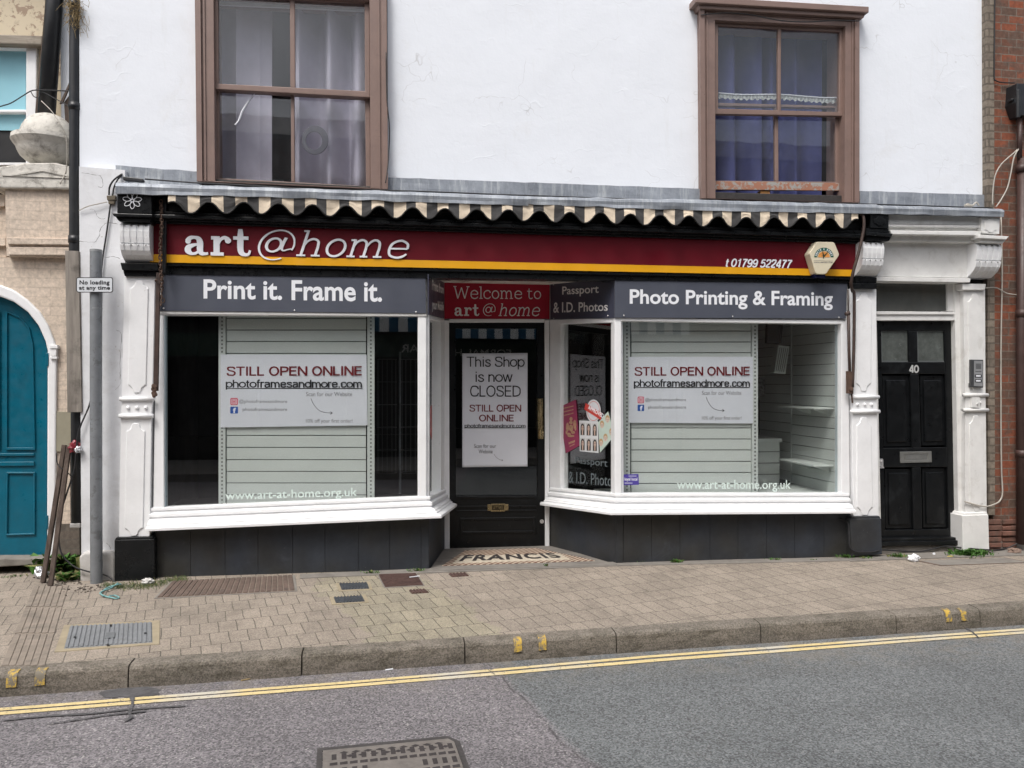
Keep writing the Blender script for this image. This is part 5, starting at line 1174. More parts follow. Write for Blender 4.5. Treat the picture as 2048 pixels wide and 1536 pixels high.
m = MB(); A2 = FY(-.1572); m.add([A2.at(*p) for p in [(1644.6, 502.5), (1646.2, 502.5), (1648.3, 511), (1655.3, 503), (1656.3, 503.5), (1649.8, 513.3), (1648, 514.8), (1647.5, 517), (1646, 517), (1645.5, 512)]], [tuple(range(10))]); m.build('badge_needle', M('dark_green_print', (.01, .03, .015), .5, .1, 9, 0), ab, recalc=False)
m = MB(); wd = 'HERTS & ESSEX'
for k, ch in enumerate(wd):
    if ch == ' ': continue
    a = R(166-152*k/(len(wd)-1)); r = 16.3; c = (cx+r*math.cos(a), cy-r*math.sin(a)); ux = (math.sin(a), math.cos(a)); uy = (math.cos(a), -math.sin(a))
    q = [(c[0]+ux[0]*s*1.25+uy[0]*t*1.9, c[1]+ux[1]*s*1.25+uy[1]*t*1.9) for s, t in ((-1, 1), (1, 1), (1, -1), (-1, -1))]
    letters(m, ch, q, A2, 0, off=.03)
m.build('lettering', mLet, ab)
m = MB(); letters(m, 'WWW.HERTSEX.COM', L4(1627.5, 1665, 523.5, 526), AP, 0, off=.02); m.add([AP.at(*p) for p in [(1628, 521), (1666, 521.5), (1666, 522), (1628, 521.5)]], [(0, 1, 2, 3)]); m.build('lettering', mInkG, ab)

# intercom
ic = thing('intercom', 'grey door entry intercom with two buttons beside the black flat door', 'intercom', F(1954, 775, 0))
m = MB(); m.pbox([(1942.5, 719), (1966.8, 719.5), (1966.5, 775.5), (1942.5, 774)], FY(-.035), .045); m.build('casing', M('dark_plastic', (.05, .052, .055), .4, .1, 9, 0), ic, bevel=.003)
m = MB(); m.pbox([(1948.5, 721.5), (1965.5, 722), (1965.3, 773), (1948.3, 772)], FY(-.038), .006); m.build('face_plate', M('silver_plate', (.36, .37, .38), .35, .05, 9, 0, metal=.4), ic, bevel=.001)
m = MB()
for k in range(5): y = 727.5+k*2.2; m.pbox([(1951.5, y), (1962.5, y), (1962.5, y+1.1), (1951.5, y+1.1)], FY(-.0385), .002)
m.pbox([(1951, 742.6), (1963, 742.8), (1963, 743.8), (1951, 743.6)], FY(-.0385), .002); m.build('speaker_grille', mInk, ic)
for y in (749, 758.8): m = MB(); m.pbox([(1950, y), (1963.5, y+.2), (1963.5, y+6), (1950, y+5.8)], FY(-.0395), .004); bt = m.build('button', mInk, ic); m = MB(); m.pbox([(1952, y+1.5), (1961.5, y+1.6), (1961.5, y+4.3), (1952, y+4.2)], FY(-.0415), .004); m.build('name_strip', mLet, bt)
o = MB(); o.pbox([(1944, 795), (1960, 795), (1960, 816), (1944, 815)], FY(-.03), .03); o.tube([F(1955, 801, -.03), F(1957, 804, -.04), F(1954, 808, -.035), F(1956, 811, -.03)], .006, 6)
tag(o.build('bell_fitting', mWhiteD, bevel=.003), 'small white painted fitting on the right pilaster collar', 'fitting')

# ------------------------------------------------------------------ shop window displays
zl = F(600, 1005, .2).z; zrr = F(1400, 985, .2).z
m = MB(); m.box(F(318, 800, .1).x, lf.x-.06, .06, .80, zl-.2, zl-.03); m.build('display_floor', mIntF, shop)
m = MB(); m.box(rf.x+.02, 4.1, .06, .80, zrr-.2, zrr-.03); m.build('display_floor', mSlat, shop)
def slatwall(label, L, Rr, top, bot, grooves, ul, ur, y=.16):
    o = thing('slatwall_panel', label, 'display panel', F((L+Rr)/2, bot, y), 'white slatted display panels in the shop windows')
    m = MB(); ys = [top]+grooves+[bot]
    for a, b in zip(ys, ys[1:]):
        m.pbox([(L, a+.9), (Rr, a+.9), (Rr, b-.9), (L, b-.9)], FY(y), .016)
    m.build('slats', mSlat, o, bevel=.0015)
    m = MB(); m.pbox([(L, top), (Rr, top), (Rr, bot), (L, bot)], FY(y+.012), .012); m.build('backing', mSlatDk, o)
    for (a, b) in (ul, ur):
        m = MB(); m.pbox([(a, top-2), (b, top-2), (b, bot), (a, bot)], FY(y-.012), .04); up_ = m.build('upright', mSlat, o, bevel=.002)
        m = MB(); yy = top+3; mid = (a+b)/2
        while yy < bot-4: m.pbox([(mid-1.7, yy), (mid+1.7, yy), (mid+1.7, yy+3.6), (mid-1.7, yy+3.6)], FY(y-.0135), .003); yy += 7.6
        m.build('slot_row', mSlatDk, up_)
    return o
slatwall('white slatted panel with perforated uprights in the left shop window', 453, 732, 600, 1017, [613, 637, 660, 683, 707, 730, 753.5, 777, 800, 824, 847.5, 871, 895, 919.5, 943, 966, 990], (437, 451), (734.5, 749))
slatwall('white slatted panel with perforated uprights in the right shop window', 1263, 1502, 610, 1000, [618, 640, 662, 684, 705.5, 727, 749, 770, 791.5, 813, 834.5, 856, 878, 900, 923, 945, 967], (1247.5, 1260.5), (1504.5, 1516))
xw = F(1672, 768, .1).x
o = thing('side_slatwall', 'white slatted panel on the right side wall of the right shop window', 'display panel', (xw+.01, .4, zrr))
z0 = F(1672, 985, .1).z
m = MB(); zz = zrr-.03; k = 0
while zz < 2.2: m.box(xw, xw+.018, .09, .885, zz+.003, zz+.097); m.box(xw+.02, xw+.035, .90, 1.75, zz+.013, zz+.107); zz += .1
m.build('slats', mSlat, o, bevel=.0015)
m = MB(); m.box(xw+.014, xw+.019, .09, .885, zrr-.05, 2.3); m.box(xw+.034, xw+.04, .90, 1.75, zrr-.05, 2.3); m.build('backing', mSlatDk, o)
m = MB(); m.box(xw-.006, xw+.02, .886, .899, zrr-.03, 2.3); m.build('joint_strip', mSlat, o)
for lab, py in (('upper white shelf on the side panel of the right shop window', 817), ('lower white shelf on the side panel of the right shop window', 932)):
    z = F(1640, py, .14).z; s_ = thing('shelf', lab, 'shelf', (xw-.1, .4, z))
    m = MB(); m.box(xw-.20, xw-.002, .13, .78, z-.008, z+.008); m.build('board', mSlat, s_, bevel=.002)
    for yy in (.2, .52): m = MB(); m.prism([V((xw-.002, yy, z-.01)), V((xw-.002, yy, z-.07)), V((xw-.03, yy, z-.06)), V((xw-.17, yy, z-.012))], V((0, .008, 0))); m.build('bracket', mSlat, s_)
o = thing('counter', 'white slatted counter seen behind the right shop window', 'counter', F(1545, 985, .95))
m = MB(); a = F(1516, 885, .95); b = F(1559, 984, .95); m.box(a.x-.5, b.x, .95, 1.5, zrr-.5, a.z); 
m.build('body', mSlat, o); m = MB(); m.box(a.x-.5, b.x+.02, .93, 1.5, a.z+.001, a.z+.04); m.build('top', mSlat, o, bevel=.003)
m = MB()
for k in range(4): m.box(a.x-.5, b.x+.001, .946, .96, a.z-.10-.115*k, a.z-.092-.115*k)
m.build('groove', mSlatDk, o)
o = MB(); o.pbox([(1510, 800), (1582, 800), (1582, 870), (1510, 872)], FY(1.6), .06); tag(o.build('back_panel', M('grey_back_panel', (.20, .21, .21), .6, .1, 3, 0)), 'plain grey panel behind the counter in the right shop window', 'panel')
o = thing('wall_heater', 'white tilted slatted heater hanging inside the right shop window', 'heater', F(1565, 748, .70))
q = [(1557, 690), (1579.5, 693), (1571, 748.5), (1549, 745)]
m = MB(); m.pbox(q, FY(.70), .09); m.build('casing', mSlat, o, bevel=.006)
m = MB()
for k in range(5):
    t = .15+.17*k; e = lambda a, b: (a[0]+(b[0]-a[0])*t, a[1]+(b[1]-a[1])*t)
    p0 = e(q[0], q[1]); p1 = e(q[3], q[2]); m.pbox([(p0[0]-.6, p0[1]+4), (p0[0]+.6, p0[1]+4), (p1[0]+.6, p1[1]-4), (p1[0]-.6, p1[1]-4)], FY(.697), .004)
m.build('louvre', mSlatDk, o)
o = MB(); o.pbox([(1537, 620), (1562, 622), (1558, 688), (1534, 686)], FY(.72), .05); o.pbox([(1562.5, 622), (1568, 622), (1564, 684), (1560, 686)], FY(.71), .05); tag(o.build('wall_frame', M('dark_picture_frame', (.045, .05, .052), .4, .2, 5, 0), bevel=.003), 'dark framed box above the white heater in the right shop window', 'frame')
o = MB(); o.pbox([(1517, 755), (1530, 754), (1531, 792), (1517, 793)], FY(1.2), .03); tag(o.build('small_picture', M('grey_mottled_print', (.16, .165, .165), .5, .9, 40, 0), bevel=.002), 'small mottled picture behind the upright in the right shop window', 'picture')
o = thing('wire_rack', 'tall wire spinner rack in the dark right part of the left shop window', 'display rack', F(800, 1000, .95))
m = MB(); cx_ = F(800, 800, .95).x; yv = .95; ztop = F(800, 708, .95).z; zbot = F(800, 945, .95).z
m.tube([V((cx_, yv, zl-.1)), V((cx_, yv, ztop+.02))], .012, 8); m.build('pole', mGalv, o)
m = MB()
for side in (-.12, .10):
    for k in range(12):
        a = 2*math.pi*k/12; m.tube([V((cx_+side+.09*math.cos(a), yv+.09*math.sin(a), zbot)), V((cx_+side+.09*math.cos(a), yv+.09*math.sin(a), ztop-.05))], .0018, 4)
    for k in range(6):
        z = zbot+(ztop-.05-zbot)*k/5; m.tube([V((cx_+side+.09*math.cos(2*math.pi*q/16), yv+.09*math.sin(2*math.pi*q/16), z)) for q in range(17)], .0022, 4)
m.build('basket', M('grey_wire', (.10, .105, .11), .4, .1, 9, 0, metal=.3), o)

# ------------------------------------------------------------------ posters and stickers
def arrow(mb, pts, pl, out, w, head):
    P = catmull([(x, y, 0) for x, y in pts], 6); vs = []
    for k, p in enumerate(P):
        d = P[min(k+1, len(P)-1)]-P[max(k-1, 0)]; s = V((-d.y, d.x, 0)).normalized()*w/2
        vs += [pl.at(p.x+s.x, p.y+s.y, out), pl.at(p.x-s.x, p.y-s.y, out)]
    mb.add(vs, [(2*k, 2*k+1, 2*k+3, 2*k+2) for k in range(len(P)-1)])
    e = P[-1]; d = (P[-1]-P[-3]).normalized(); s = V((-d.y, d.x, 0))
    for sg in (1, -1):
        a = e-d*head+s*sg*head*.6; n_ = (e-a).normalized(); t = V((-n_.y, n_.x, 0))*w/2
        mb.add([pl.at(q.x, q.y, out+.0002*(2+sg)) for q in (e+t, e-t, a-t, a+t)], [(0, 1, 2, 3)])
def bar(mb, x0, x1, y0, y1, pl, out, dy=0): mb.add([pl.at(x0, y0, out), pl.at(x1, y0+dy, out), pl.at(x1, y1+dy, out), pl.at(x0, y1, out)], [(0, 1, 2, 3)])
mIg1 = M('orange_pink_icon', (.66, .10, .16), .4, .05, 9, 0); mIg2 = M('blue_icon', (.035, .11, .42), .4, .05, 9, 0)
def banner(label, px, X, Y, pl):
    """X, Y map reference-banner pixels (left window) to this one"""
    o = thing('banner', label, 'banner', pl.at(px[3][0], px[3][1]))
    m = MB()
    q4 = [pl.at(*p) for p in px]
    def fn(u, v):
        a = q4[0].lerp(q4[1], u); b = q4[3].lerp(q4[2], u); p = a.lerp(b, v); p.y += .0012*mnoise.noise(V((p.x*3, p.z*3, 3)))+.0008; return p
    m.grid(fn, 24, 12); sh = m.build('sheet', mPaper, o, recalc=False); s = sh.modifiers.new('t', 'SOLIDIFY'); s.thickness = .002; s.offset = -1
    T = lambda P: [(X(x), Y(y)) for x, y in P]
    m = MB(); sans_text(m, 'STILL OPEN ONLINE', .15, T(L4(453, 723.5, 732.5, 752.5, 731.5, 751.5)), pl, .002); m.build('red_lettering', mInkR, o)
    m = MB(); sans_text(m, 'photoframesandmore.com', .14, T(L4(451.5, 724, 759, 779.5)), pl, .002)
    bar(m, X(451.5), X(724.5), Y(776.2), Y(777.8), pl, .0026)
    m.build('black_lettering', mInk, o); m = MB(); letters(m, '@photoframesandmore', T(L4(478.5, 574.5, 799, 808)), pl, .002); letters(m, 'photoframesandmore', T(L4(485.5, 574.5, 815.2, 824)), pl, .002)
    m.build('handle_lettering', mInkG, o)
    m = MB(); letters(m, 'Scan for our Website', T(L4(612, 704.5, 784, 792.5)), pl, .002); m.build('small_lettering', mInkG, o); m = MB(); letters(m, '10% off your first order!', T(L4(612, 705, 838, 847.5)), pl, .002)
    m.build('small_lettering', mInkG, o)
    m = MB(); arrow(m, T([(622, 797), (627, 808), (637, 820), (650, 825), (665, 826)]), pl, .002, .9, 4.5); m.build('arrow', mInk, o)
    m = MB(); m.add([pl.at(X(x), Y(y), .002) for x, y in rrect(460.6, 796, 476, 810.3, 3.2)], [tuple(range(24))]); ig = m.build('icon', mIg1, o)
    m = MB(); P_ = lambda r, e: [pl.at(X(468.3+(r)*math.cos(2*math.pi*k/20)), Y(803.2+r*math.sin(2*math.pi*k/20)), e) for k in range(20)]
    def annul(r0, r1, e):
        a = P_(r0, e); b = P_(r1, e); m.add(a+b, [(k, (k+1) % 20, 20+(k+1) % 20, 20+k) for k in range(20)])
    annul(2.3, 3.3, .0026); a = [pl.at(X(x), Y(y), .0026) for x, y in rrect(462.6, 798, 474, 808.4, 2.6)]; b = [pl.at(X(x), Y(y), .0026) for x, y in rrect(463.5, 798.9, 473.1, 807.5, 2.0)]
    m.add(a+b, [(k, (k+1) % 24, 24+(k+1) % 24, 24+k) for k in range(24)]); m.build('camera_mark', mLet, ig)
    m = MB(); m.add([pl.at(X(x), Y(y), .002) for x, y in rrect(460.6, 813.4, 476, 827, 1.6)], [tuple(range(24))]); fbk = m.build('icon', mIg2, o)
    m = MB(); letters(m, 'f', T(L4(466, 472, 815.5, 826)), pl, .0026, off=.05); m.build('letter_mark', mLet, fbk)
    return o
B1 = FY(.142)
banner('white still open online banner in the left shop window', [(441, 709), (733, 709.5), (735, 850.6), (441, 855)], lambda x: x, lambda y: y, B1)
def X2(x): return 1267+(x-451)*(1499-1267)/(724-451)
def Y2(y): return 733+(y-732)*(842-734)/(847-732)
banner('white still open online banner in the right shop window', [(1257, 713.7), (1505.5, 713.5), (1506, 847), (1257, 845.5)], X2, Y2, B1)
# door notice, hung outside the glass
NP = FY(RY-.004)
o = thing('door_notice', 'white creased notice on the shop door saying the shop is now closed', 'notice', NP.at(990, 934))
m = MB(); q4 = [NP.at(*p) for p in [(924.5, 707), (1055, 706), (1055, 933), (924.5, 934.5)]]
def fn(u, v):
    a = q4[0].lerp(q4[1], u); b = q4[3].lerp(q4[2], u); p = a.lerp(b, v)
    p.y += .004*mnoise.noise(V((u*3, v*5, 8)))*min(1, v*2)+.003*abs(mnoise.noise(V((u*5+v*4, v*4-u*3, 2))))*v; return p-V((0, .002, 0))
m.grid(fn, 26, 40); sh = m.build('sheet', mPaper, o, recalc=False, smooth=True); s = sh.modifiers.new('t', 'SOLIDIFY'); s.thickness = .0015; s.offset = -1
NO = .0085
m = MB()
for s_, q in (('This Shop', L4(933, 1049, 713.5, 739)), ('is now', L4(951, 1025, 743.5, 764)), ('CLOSED', L4(940, 1041, 771, 793.5))): sans_text(m, s_, .098, q, NP, NO)
sans_text(m, 'photoframesandmore.com', .12, L4(929, 1050.5, 847.5, 857), NP, NO); bar(m, 929, 1050.5, 855.2, 856.1, NP, NO+.0005); m.build('black_lettering', mInk, o)
m = MB(); sans_text(m, 'STILL OPEN', .13, L4(938.5, 1042, 809, 823.5), NP, NO); m.build('red_lettering', mInkR, o); m = MB(); sans_text(m, 'ONLINE', .13, L4(958, 1027, 829, 843), NP, NO); m.build('red_lettering', mInkR, o)
m = MB(); letters(m, 'Scan for our', L4(948, 992, 888, 895.5), NP, NO); letters(m, 'Website', L4(957, 985, 899, 906.5), NP, NO); m.build('small_lettering', mInkG, o)
m = MB(); arrow(m, [(988, 908), (992, 914), (999, 919), (1006, 921)], NP, NO, .6, 3); m.build('arrow', mInkG, o)
m = MB(); m.sphere(NP.at(926.5, 709.5, NO), .004, 8, 5); m.sphere(NP.at(1052.5, 709, NO), .004, 8, 5); m.build('pin', mChrome, o)
# lettering on the glass
G1 = FY(.043)
m = MB(); letters(m, 'www.art-at-home.org.uk', [(450.5, 983), (714, 975), (714, 997), (450.5, 1005)], G1, .0, off=.008); tag(m.build('window_lettering', mLetV), 'pale website lettering along the bottom of the left shop window', 'lettering')
m = MB(); letters(m, 'www.art-at-home.org.uk', L4(1354, 1582, 960, 983.5), G1, .0, off=.008); tag(m.build('window_lettering', mLetV), 'pale website lettering along the bottom of the right shop window', 'lettering')
m = MB(); letters(m, 'Passport', [(1144, 914), (1208, 919), (1208, 939), (1144, 930)], PLR, -.036, off=.0); letters(m, '& I.D. Photos', [(1131, 943), (1225, 951), (1225, 974), (1131, 966)], PLR, -.036, off=.0); tag(m.build('window_lettering', mLetDim), 'dull passport and photos lettering low on the right lobby glass', 'lettering')
# stickers on the angled lobby glass
SO = -.034
o = thing('passport_sticker', 'large maroon passport sticker tilted on the right lobby glass', 'sticker', PLR.at(1150, 905, SO))
m = MB(); m.pbox([(1118, 814.5), (1151.5, 799), (1159, 891), (1131.5, 907)], PLR, .001, SO); m.build('cover', M('maroon_sticker', (.27, .03, .085), .4, .08, 9, 0), o)
mGold = M('gold_print', (.42, .25, .15), .4, .4, 60, 0)
m = MB(); cx0, cy0 = 1142, 855
def disc(mb, cx, cy, rx, ry, pl, out, n=14, rot=0): mb.add([pl.at(cx+rx*math.cos(2*math.pi*k/n), cy+ry*math.sin(2*math.pi*k/n)+rot*rx*math.cos(2*math.pi*k/n), out) for k in range(n)], [tuple(range(n))])
lay = SO+.0004
for (dx, dy, rx, ry) in ((0, -17, 3.2, 4), (0, -10, 4.2, 3), (-7, -3, 3.2, 9), (7.5, -4, 3.2, 9), (0, 1, 4.6, 7), (-4.5, 12, 4, 3), (4, 11, 4, 3), (0, 17, 7, 2.2), (-9, 7, 2, 4), (9, 5, 2, 4)):
    disc(m, cx0+dx, cy0+dy-dx*.3, rx, ry, PLR, lay); lay += .00015
m.build('crest', mGold, o)
m = MB()
for y in (812, 819, 826): bar(m, 1126+(y-812)*.15, 1147, y+4, y+6, PLR, SO+.0004, -5)
bar(m, 1137, 1150, 885, 889, PLR, SO+.0004, -5); bar(m, 1139, 1149, 892, 894, PLR, SO+.0004, -5); m.build('lettering_rows', mGold, o)
o = thing('approved_sticker', 'round pale stamp sticker with a red approved band on the lobby glass', 'sticker', PLR.at(1186, 845, SO))
m = MB(); A_ = SO+.0035; disc(m, 1187, 822, 14.5, 23, PLR, A_, 28); m.build('stamp', M('pale_stamp', (.56, .57, .60), .5, .1, 9, 0), o, recalc=False)
m = MB(); disc(m, 1187, 822, 12.5, 20, PLR, A_+.0003, 28); m.build('ring', M('red_stamp_ring', (.55, .25, .22), .5, .2, 9, 0), o, recalc=False)
m = MB(); disc(m, 1187, 822, 11.4, 18.4, PLR, A_+.0006, 28); m.build('centre', M('pale_stamp_centre', (.58, .59, .62), .5, .1, 9, 0), o, recalc=False)
m = MB(); m.add([PLR.at(x, y, A_+.001) for x, y in [(1171, 806), (1204, 826), (1201.5, 840), (1168.5, 819)]], [(0, 1, 2, 3)]); m.build('band', M('red_band', (.52, .05, .04), .5, .1, 9, 0), o, recalc=False)
m = MB(); letters(m, 'APPROVED', [(1172, 810), (1202.5, 828.5), (1201, 837), (1170.5, 818)], PLR, A_+.0014, off=.03); m.build('lettering', mLet, o)
mPhW = M('photo_paper', (.62, .63, .64), .4, .04, 9, 0); mPhG = M('pale_green_photo_paper', (.48, .58, .52), .4, .06, 9, 0); mSkin = M('printed_skin', (.52, .38, .31), .5, .1, 30, 0); mHair = M('printed_dark_hair', (.022, .018, .018), .5, .1, 9, 0); mHairB = M('printed_fair_hair', (.42, .28, .13), .5, .1, 9, 0)
o = thing('photo_sheet', 'sheet of six dark haired passport portraits on the right lobby glass', 'sticker', PLR.at(1177, 905, SO))
m = MB(); m.pbox([(1158.5, 841), (1196, 842.5), (1197, 906), (1159.5, 902.5)], PLR, .001, SO+.0015); m.build('sheet', mPhW, o)
mh = MB(); mf = MB(); mb_ = MB()
for r in range(2):
    for c in range(3):
        x = 1165+c*12.2+r*.3; y = 857+r*30.5+c*.7
        bar(mb_, x-4.8, x+5, y-11.5, y+13.5, PLR, SO+.0018)
        disc(mh, x, y-1.5, 3.9, 8.6, PLR, SO+.0021); bar(mh, x-3.8, x+3.8, y-1, y+13, PLR, SO+.00195); disc(mf, x, y-.5, 2.3, 6.2, PLR, SO+.0024); bar(mf, x-1.2, x+1.2, y+4.5, y+12.5, PLR, SO+.00225)
mb_.build('backdrop', M('portrait_backdrop', (.50, .50, .50), .5, .05, 9, 0), o, recalc=False); mh.build('hair', mHair, o, recalc=False); mf.build('face', mSkin, o, recalc=False)
mh = MB()
for r in range(2):
    for c in range(3):
        x = 1165+c*12.2+r*.3; y = 857+r*30.5+c*.7
        for dx in (-1, 1): disc(mh, x+dx, y-2, .5, .7, PLR, SO+.0027, 8)
        bar(mh, x-.8, x+.8, y+2.6, y+3.1, PLR, SO+.0027)
mh.build('features', mHair, o, recalc=False)
o = thing('photo_sheet', 'tilted pale green sheet of baby portraits on the right lobby glass', 'sticker', PLR.at(1213, 905, SO))
m = MB(); m.pbox([(1196, 845), (1216, 823), (1231-2, 871), (1200, 905.5)], PLR, .001, SO+.0008); m.build('sheet', mPhG, o)
mh = MB(); mf = MB()
for (x, y) in ((1204, 850), (1215, 839), (1211, 876), (1222.5, 865), (1202, 886)):
    disc(mh, x, y-1.5, 4.2, 7.4, PLR, SO+.0012); disc(mf, x, y+1, 3.3, 5.6, PLR, SO+.0015); 
mh.build('hair', mHairB, o, recalc=False); mf.build('face', M('printed_pale_skin', (.60, .46, .38), .5, .1, 30, 0), o, recalc=False)
mh = MB()
for (x, y) in ((1204, 850), (1215, 839), (1211, 876), (1222.5, 865), (1202, 886)):
    for dx in (-1.2, 1.2): disc(mh, x+dx, y, .55, .8, PLR, SO+.0018, 8)
    bar(mh, x-.9, x+.9, y+3.3, y+3.8, PLR, SO+.0018)
mh.build('features', mHair, o, recalc=False)
o = thing('window_sticker', 'small purple sticker in the bottom corner of the right shop window', 'sticker', G1.at(1261, 970))
m = MB(); m.pbox([(1245, 949), (1277, 948), (1278, 969.5), (1246, 970.5)], G1, .0008, .0015); m.build('sticker_face', mPurple, o)
m = MB(); letters(m, 'loyal local', L4(1249, 1274.5, 955, 963), G1, .0022, off=.02); bar(m, 1257, 1273, 951.6, 952.6, G1, .0022); bar(m, 1249, 1265, 965.6, 966.6, G1, .0022); m.build('lettering', mLet, o)
o = MB(); o.pbox([(858, 818), (864, 810), (864, 880), (858, 860)], PLL, .001, -.034); tag(o.build('edge_sticker', M('pink_red_sticker', (.35, .07, .06), .5, .6, 30, 0)), 'reddish sticker seen edge on in the left lobby glass', 'sticker')

# ------------------------------------------------------------------ curtains and things in the upstairs windows
def curtain(label, p0, p1, mat, y, folds, seed, top=-90, bot=400, grp=None):
    A = F(p0, 200, y); B = F(p1, 200, y); zt = F((p0+p1)/2, top, y).z; zb = F((p0+p1)/2, bot, y).z
    rnd = random.Random(seed); ph = [(rnd.uniform(.7, 1.5), rnd.uniform(0, 6.3), rnd.uniform(.4, 1)) for _ in range(4)]
    def fn(u, v):
        yy = 0
        for k, (f, p, a) in enumerate(ph): yy += a*math.sin(2*math.pi*folds*f*u+p+.25*math.sin(v*2+k))
        yy = yy*.055; x = A.x+(B.x-A.x)*u+.02*math.sin(2*math.pi*folds*u*1.3+1)
        return V((x, y+yy, zt+(zb-zt)*v))
    m = MB(); m.grid(fn, 110, 10); o = m.build('curtain', mat, recalc=False, smooth=True); s = o.modifiers.new('t', 'SOLIDIFY'); s.thickness = .003
    tag(o, label, 'curtain', grp)
curtain('mauve grey curtain in the left half of the left upstairs window', 415, 543, mCurtG, .40, 2.2, 3)
curtain('mauve grey curtain in the right half of the left upstairs window', 583, 760, mCurtG, .38, 2.6, 11)
curtain('purple blue curtain in the left half of the right upstairs window', 1405, 1512, mCurtB, .42, 1.6, 5, -20, 430)
curtain('purple blue curtain in the right half of the right upstairs window', 1514, 1645, mCurtB, .44, 2.0, 8, -20, 430)
curtain('narrow purple blue curtain edge at the right of the right upstairs window', 1652, 1700, mCurtB, .46, 1.0, 21, -20, 430)
m = MB(); PR = FY(.20); a = [PR.at(630+27*math.cos(2*math.pi*k/40), 280+29*math.sin(2*math.pi*k/40)) for k in range(40)]; b = [PR.at(628+16*math.cos(2*math.pi*k/40), 281+18*math.sin(2*math.pi*k/40)) for k in range(40)]
m.ring(a, b, V((0, .012, 0))); tag(m.build('ring', M('grey_ring', (.13, .125, .145), .7, .1, 5, 0), bevel=.004), 'grey ring hanging in the lower right pane of the left upstairs window', 'ring')
m = MB(); m.tube(catmull([tuple(F(*p)) for p in [(509, 188, .165), (497, 203, .165), (485, 222, .165), (478, 240, .165), (470, 250, .165)]], 5), [.004]*5+[.0085]*10+[.007]*6, 6); tag(m.build('tape_strip', mLet), 'curved strip of white tape on the left upstairs window', 'tape')
m = MB(); m.pbox([(1521, 380.5), (1540, 381.5), (1540, 394.5), (1521, 394)], FY(.16), .06); tag(m.build('wood_wedge', mOrange, bevel=.002), 'orange wood block propping the right upstairs sash open', 'block')

# ------------------------------------------------------------------ covers and grates in the pavement and road
def cover(name, label, px, pl, mat, fmat=None, ribs=0, cat='cover', along=True, frame=.0, dz=.006, rw=.5, group=None, rmat=None):
    tl, tr, br, bl = [pl.at(*p, dz) for p in px]; n = pl.n
    o = thing(name, label, cat, (tl+tr+br+bl)/4, group)
    m = MB(); m.prism([tl, tr, br, bl], -n*(dz+.004)); m.build('plate', mat, o, bevel=.002)
    if frame:
        c = (tl+tr+br+bl)/4; ex = lambda p: p+(p-c).normalized()*frame
        m = MB(); m.ring([ex(p)-n*.001 for p in (tl, tr, br, bl)], [p+(c-p).normalized()*.002-n*.001 for p in (tl, tr, br, bl)], -n*(dz+.003)); m.build('surround', fmat, o, bevel=.002)
    if ribs:
        m = MB()
        for k in range(ribs):
            t0 = (k+.5-rw/2)/ribs; t1 = (k+.5+rw/2)/ribs
            if along: a, b, c2, d = tl.lerp(tr, t0), tl.lerp(tr, t1), bl.lerp(br, t1), bl.lerp(br, t0)
            else: a, b, c2, d = tl.lerp(bl, t0), tr.lerp(br, t0), tr.lerp(br, t1), tl.lerp(bl, t1)
            ctr = (a+b+c2+d)/4; a, b, c2, d = [p+(ctr-p)*.03 for p in (a, b, c2, d)]
            m.prism([p+n*.006 for p in (a, b, c2, d)], -n*.008)
        m.build('rib', rmat or mat, o, bevel=.0015)
    return o
mBuff = M('buff_concrete_surround', (.30, .255, .175), .9, .15, 9, .4, 60, .004)
mCovG = M('grey_ribbed_cover', (.185, .195, .205), .6, .12, 9, .2, 60, .003, dirt=(.10, .10, .10), dscale=14)
cv = cover('service_cover', 'large pale grey ribbed cover near the kerb at the left', [(140, 1252), (304, 1244.5), (305, 1284.5), (128, 1297)], PAV, mCovG, mBuff, 18, frame=.055, rw=.55)
m = MB()
for (x, y) in ((150, 1274), (291, 1266), (222, 1250), (216, 1289)): m.pbox([(x-2.5, y-1.5), (x+2.5, y-1.6), (x+2.2, y+1.4), (x-2.8, y+1.5)], PAV, .003, .014)
m.build('lift_hole', mInk, cv)
m = MB(); m.pbox([(212, 1265), (230, 1264), (229, 1274.5), (210, 1276)], PAV, .004, .0145); m.build('centre_plate', M('cover_badge', (.13, .138, .145), .6, .2, 40, .2, 60, .003), cv, bevel=.001)
cover('cellar_grate', 'long rusty ribbed cellar grate at the foot of the left dark riser', [(345, 1162.5), (585, 1150.5), (590, 1181), (313, 1195.5)], PAV, M('worn_grate_iron', (.20, .16, .13), .8, .25, 14, .5, 70, .004), mConc, 23, rw=.8, rmat=mIronC, frame=.02)
cover('stop_tap_cover', 'small dark grey square cover, the farther of a pair on buff blocks', [(678, 1166.5), (734, 1164.5), (739, 1177), (683.5, 1179.5)], PAV, mIronG, mBuff, 9, frame=.03)
cover('stop_tap_cover', 'small dark grey square cover, the nearer of a pair on buff blocks', [(667, 1194.3), (724, 1190.5), (730, 1202.5), (672, 1206)], PAV, mIronG, mBuff, 9, frame=.035)
mRust = M('dark_red_rust', (.075, .042, .035), .85, .3, 18, .6, 60, .005, dirt=(.035, .025, .023), dscale=20)
cover('coal_cover', 'larger dark red rusty plate with a white straw on it', [(757, 1149), (832, 1146.5), (847, 1169.5), (770, 1174)], PAV, mRust, mConc, 14, along=False, frame=.012)
cover('meter_cover', 'small rusty plate in front of the larger red rusty plate', [(818, 1180), (850, 1177.8), (858, 1184), (824, 1186.3)], PAV, mRust, None, 5)
cover('meter_cover', 'small rusty plate in front of the mosaic doorstep', [(897, 1147), (932, 1145), (938, 1150.8), (904, 1153)], PAV, mRust, None, 5)
cv = cover('paved_cover', 'paved inspection cover with a dark frame outside the black flat door', [(1842, 1121.5), (2005, 1115), (2055, 1124), (1885, 1130)], PAV, mConc, mIronC, 0, frame=.03)
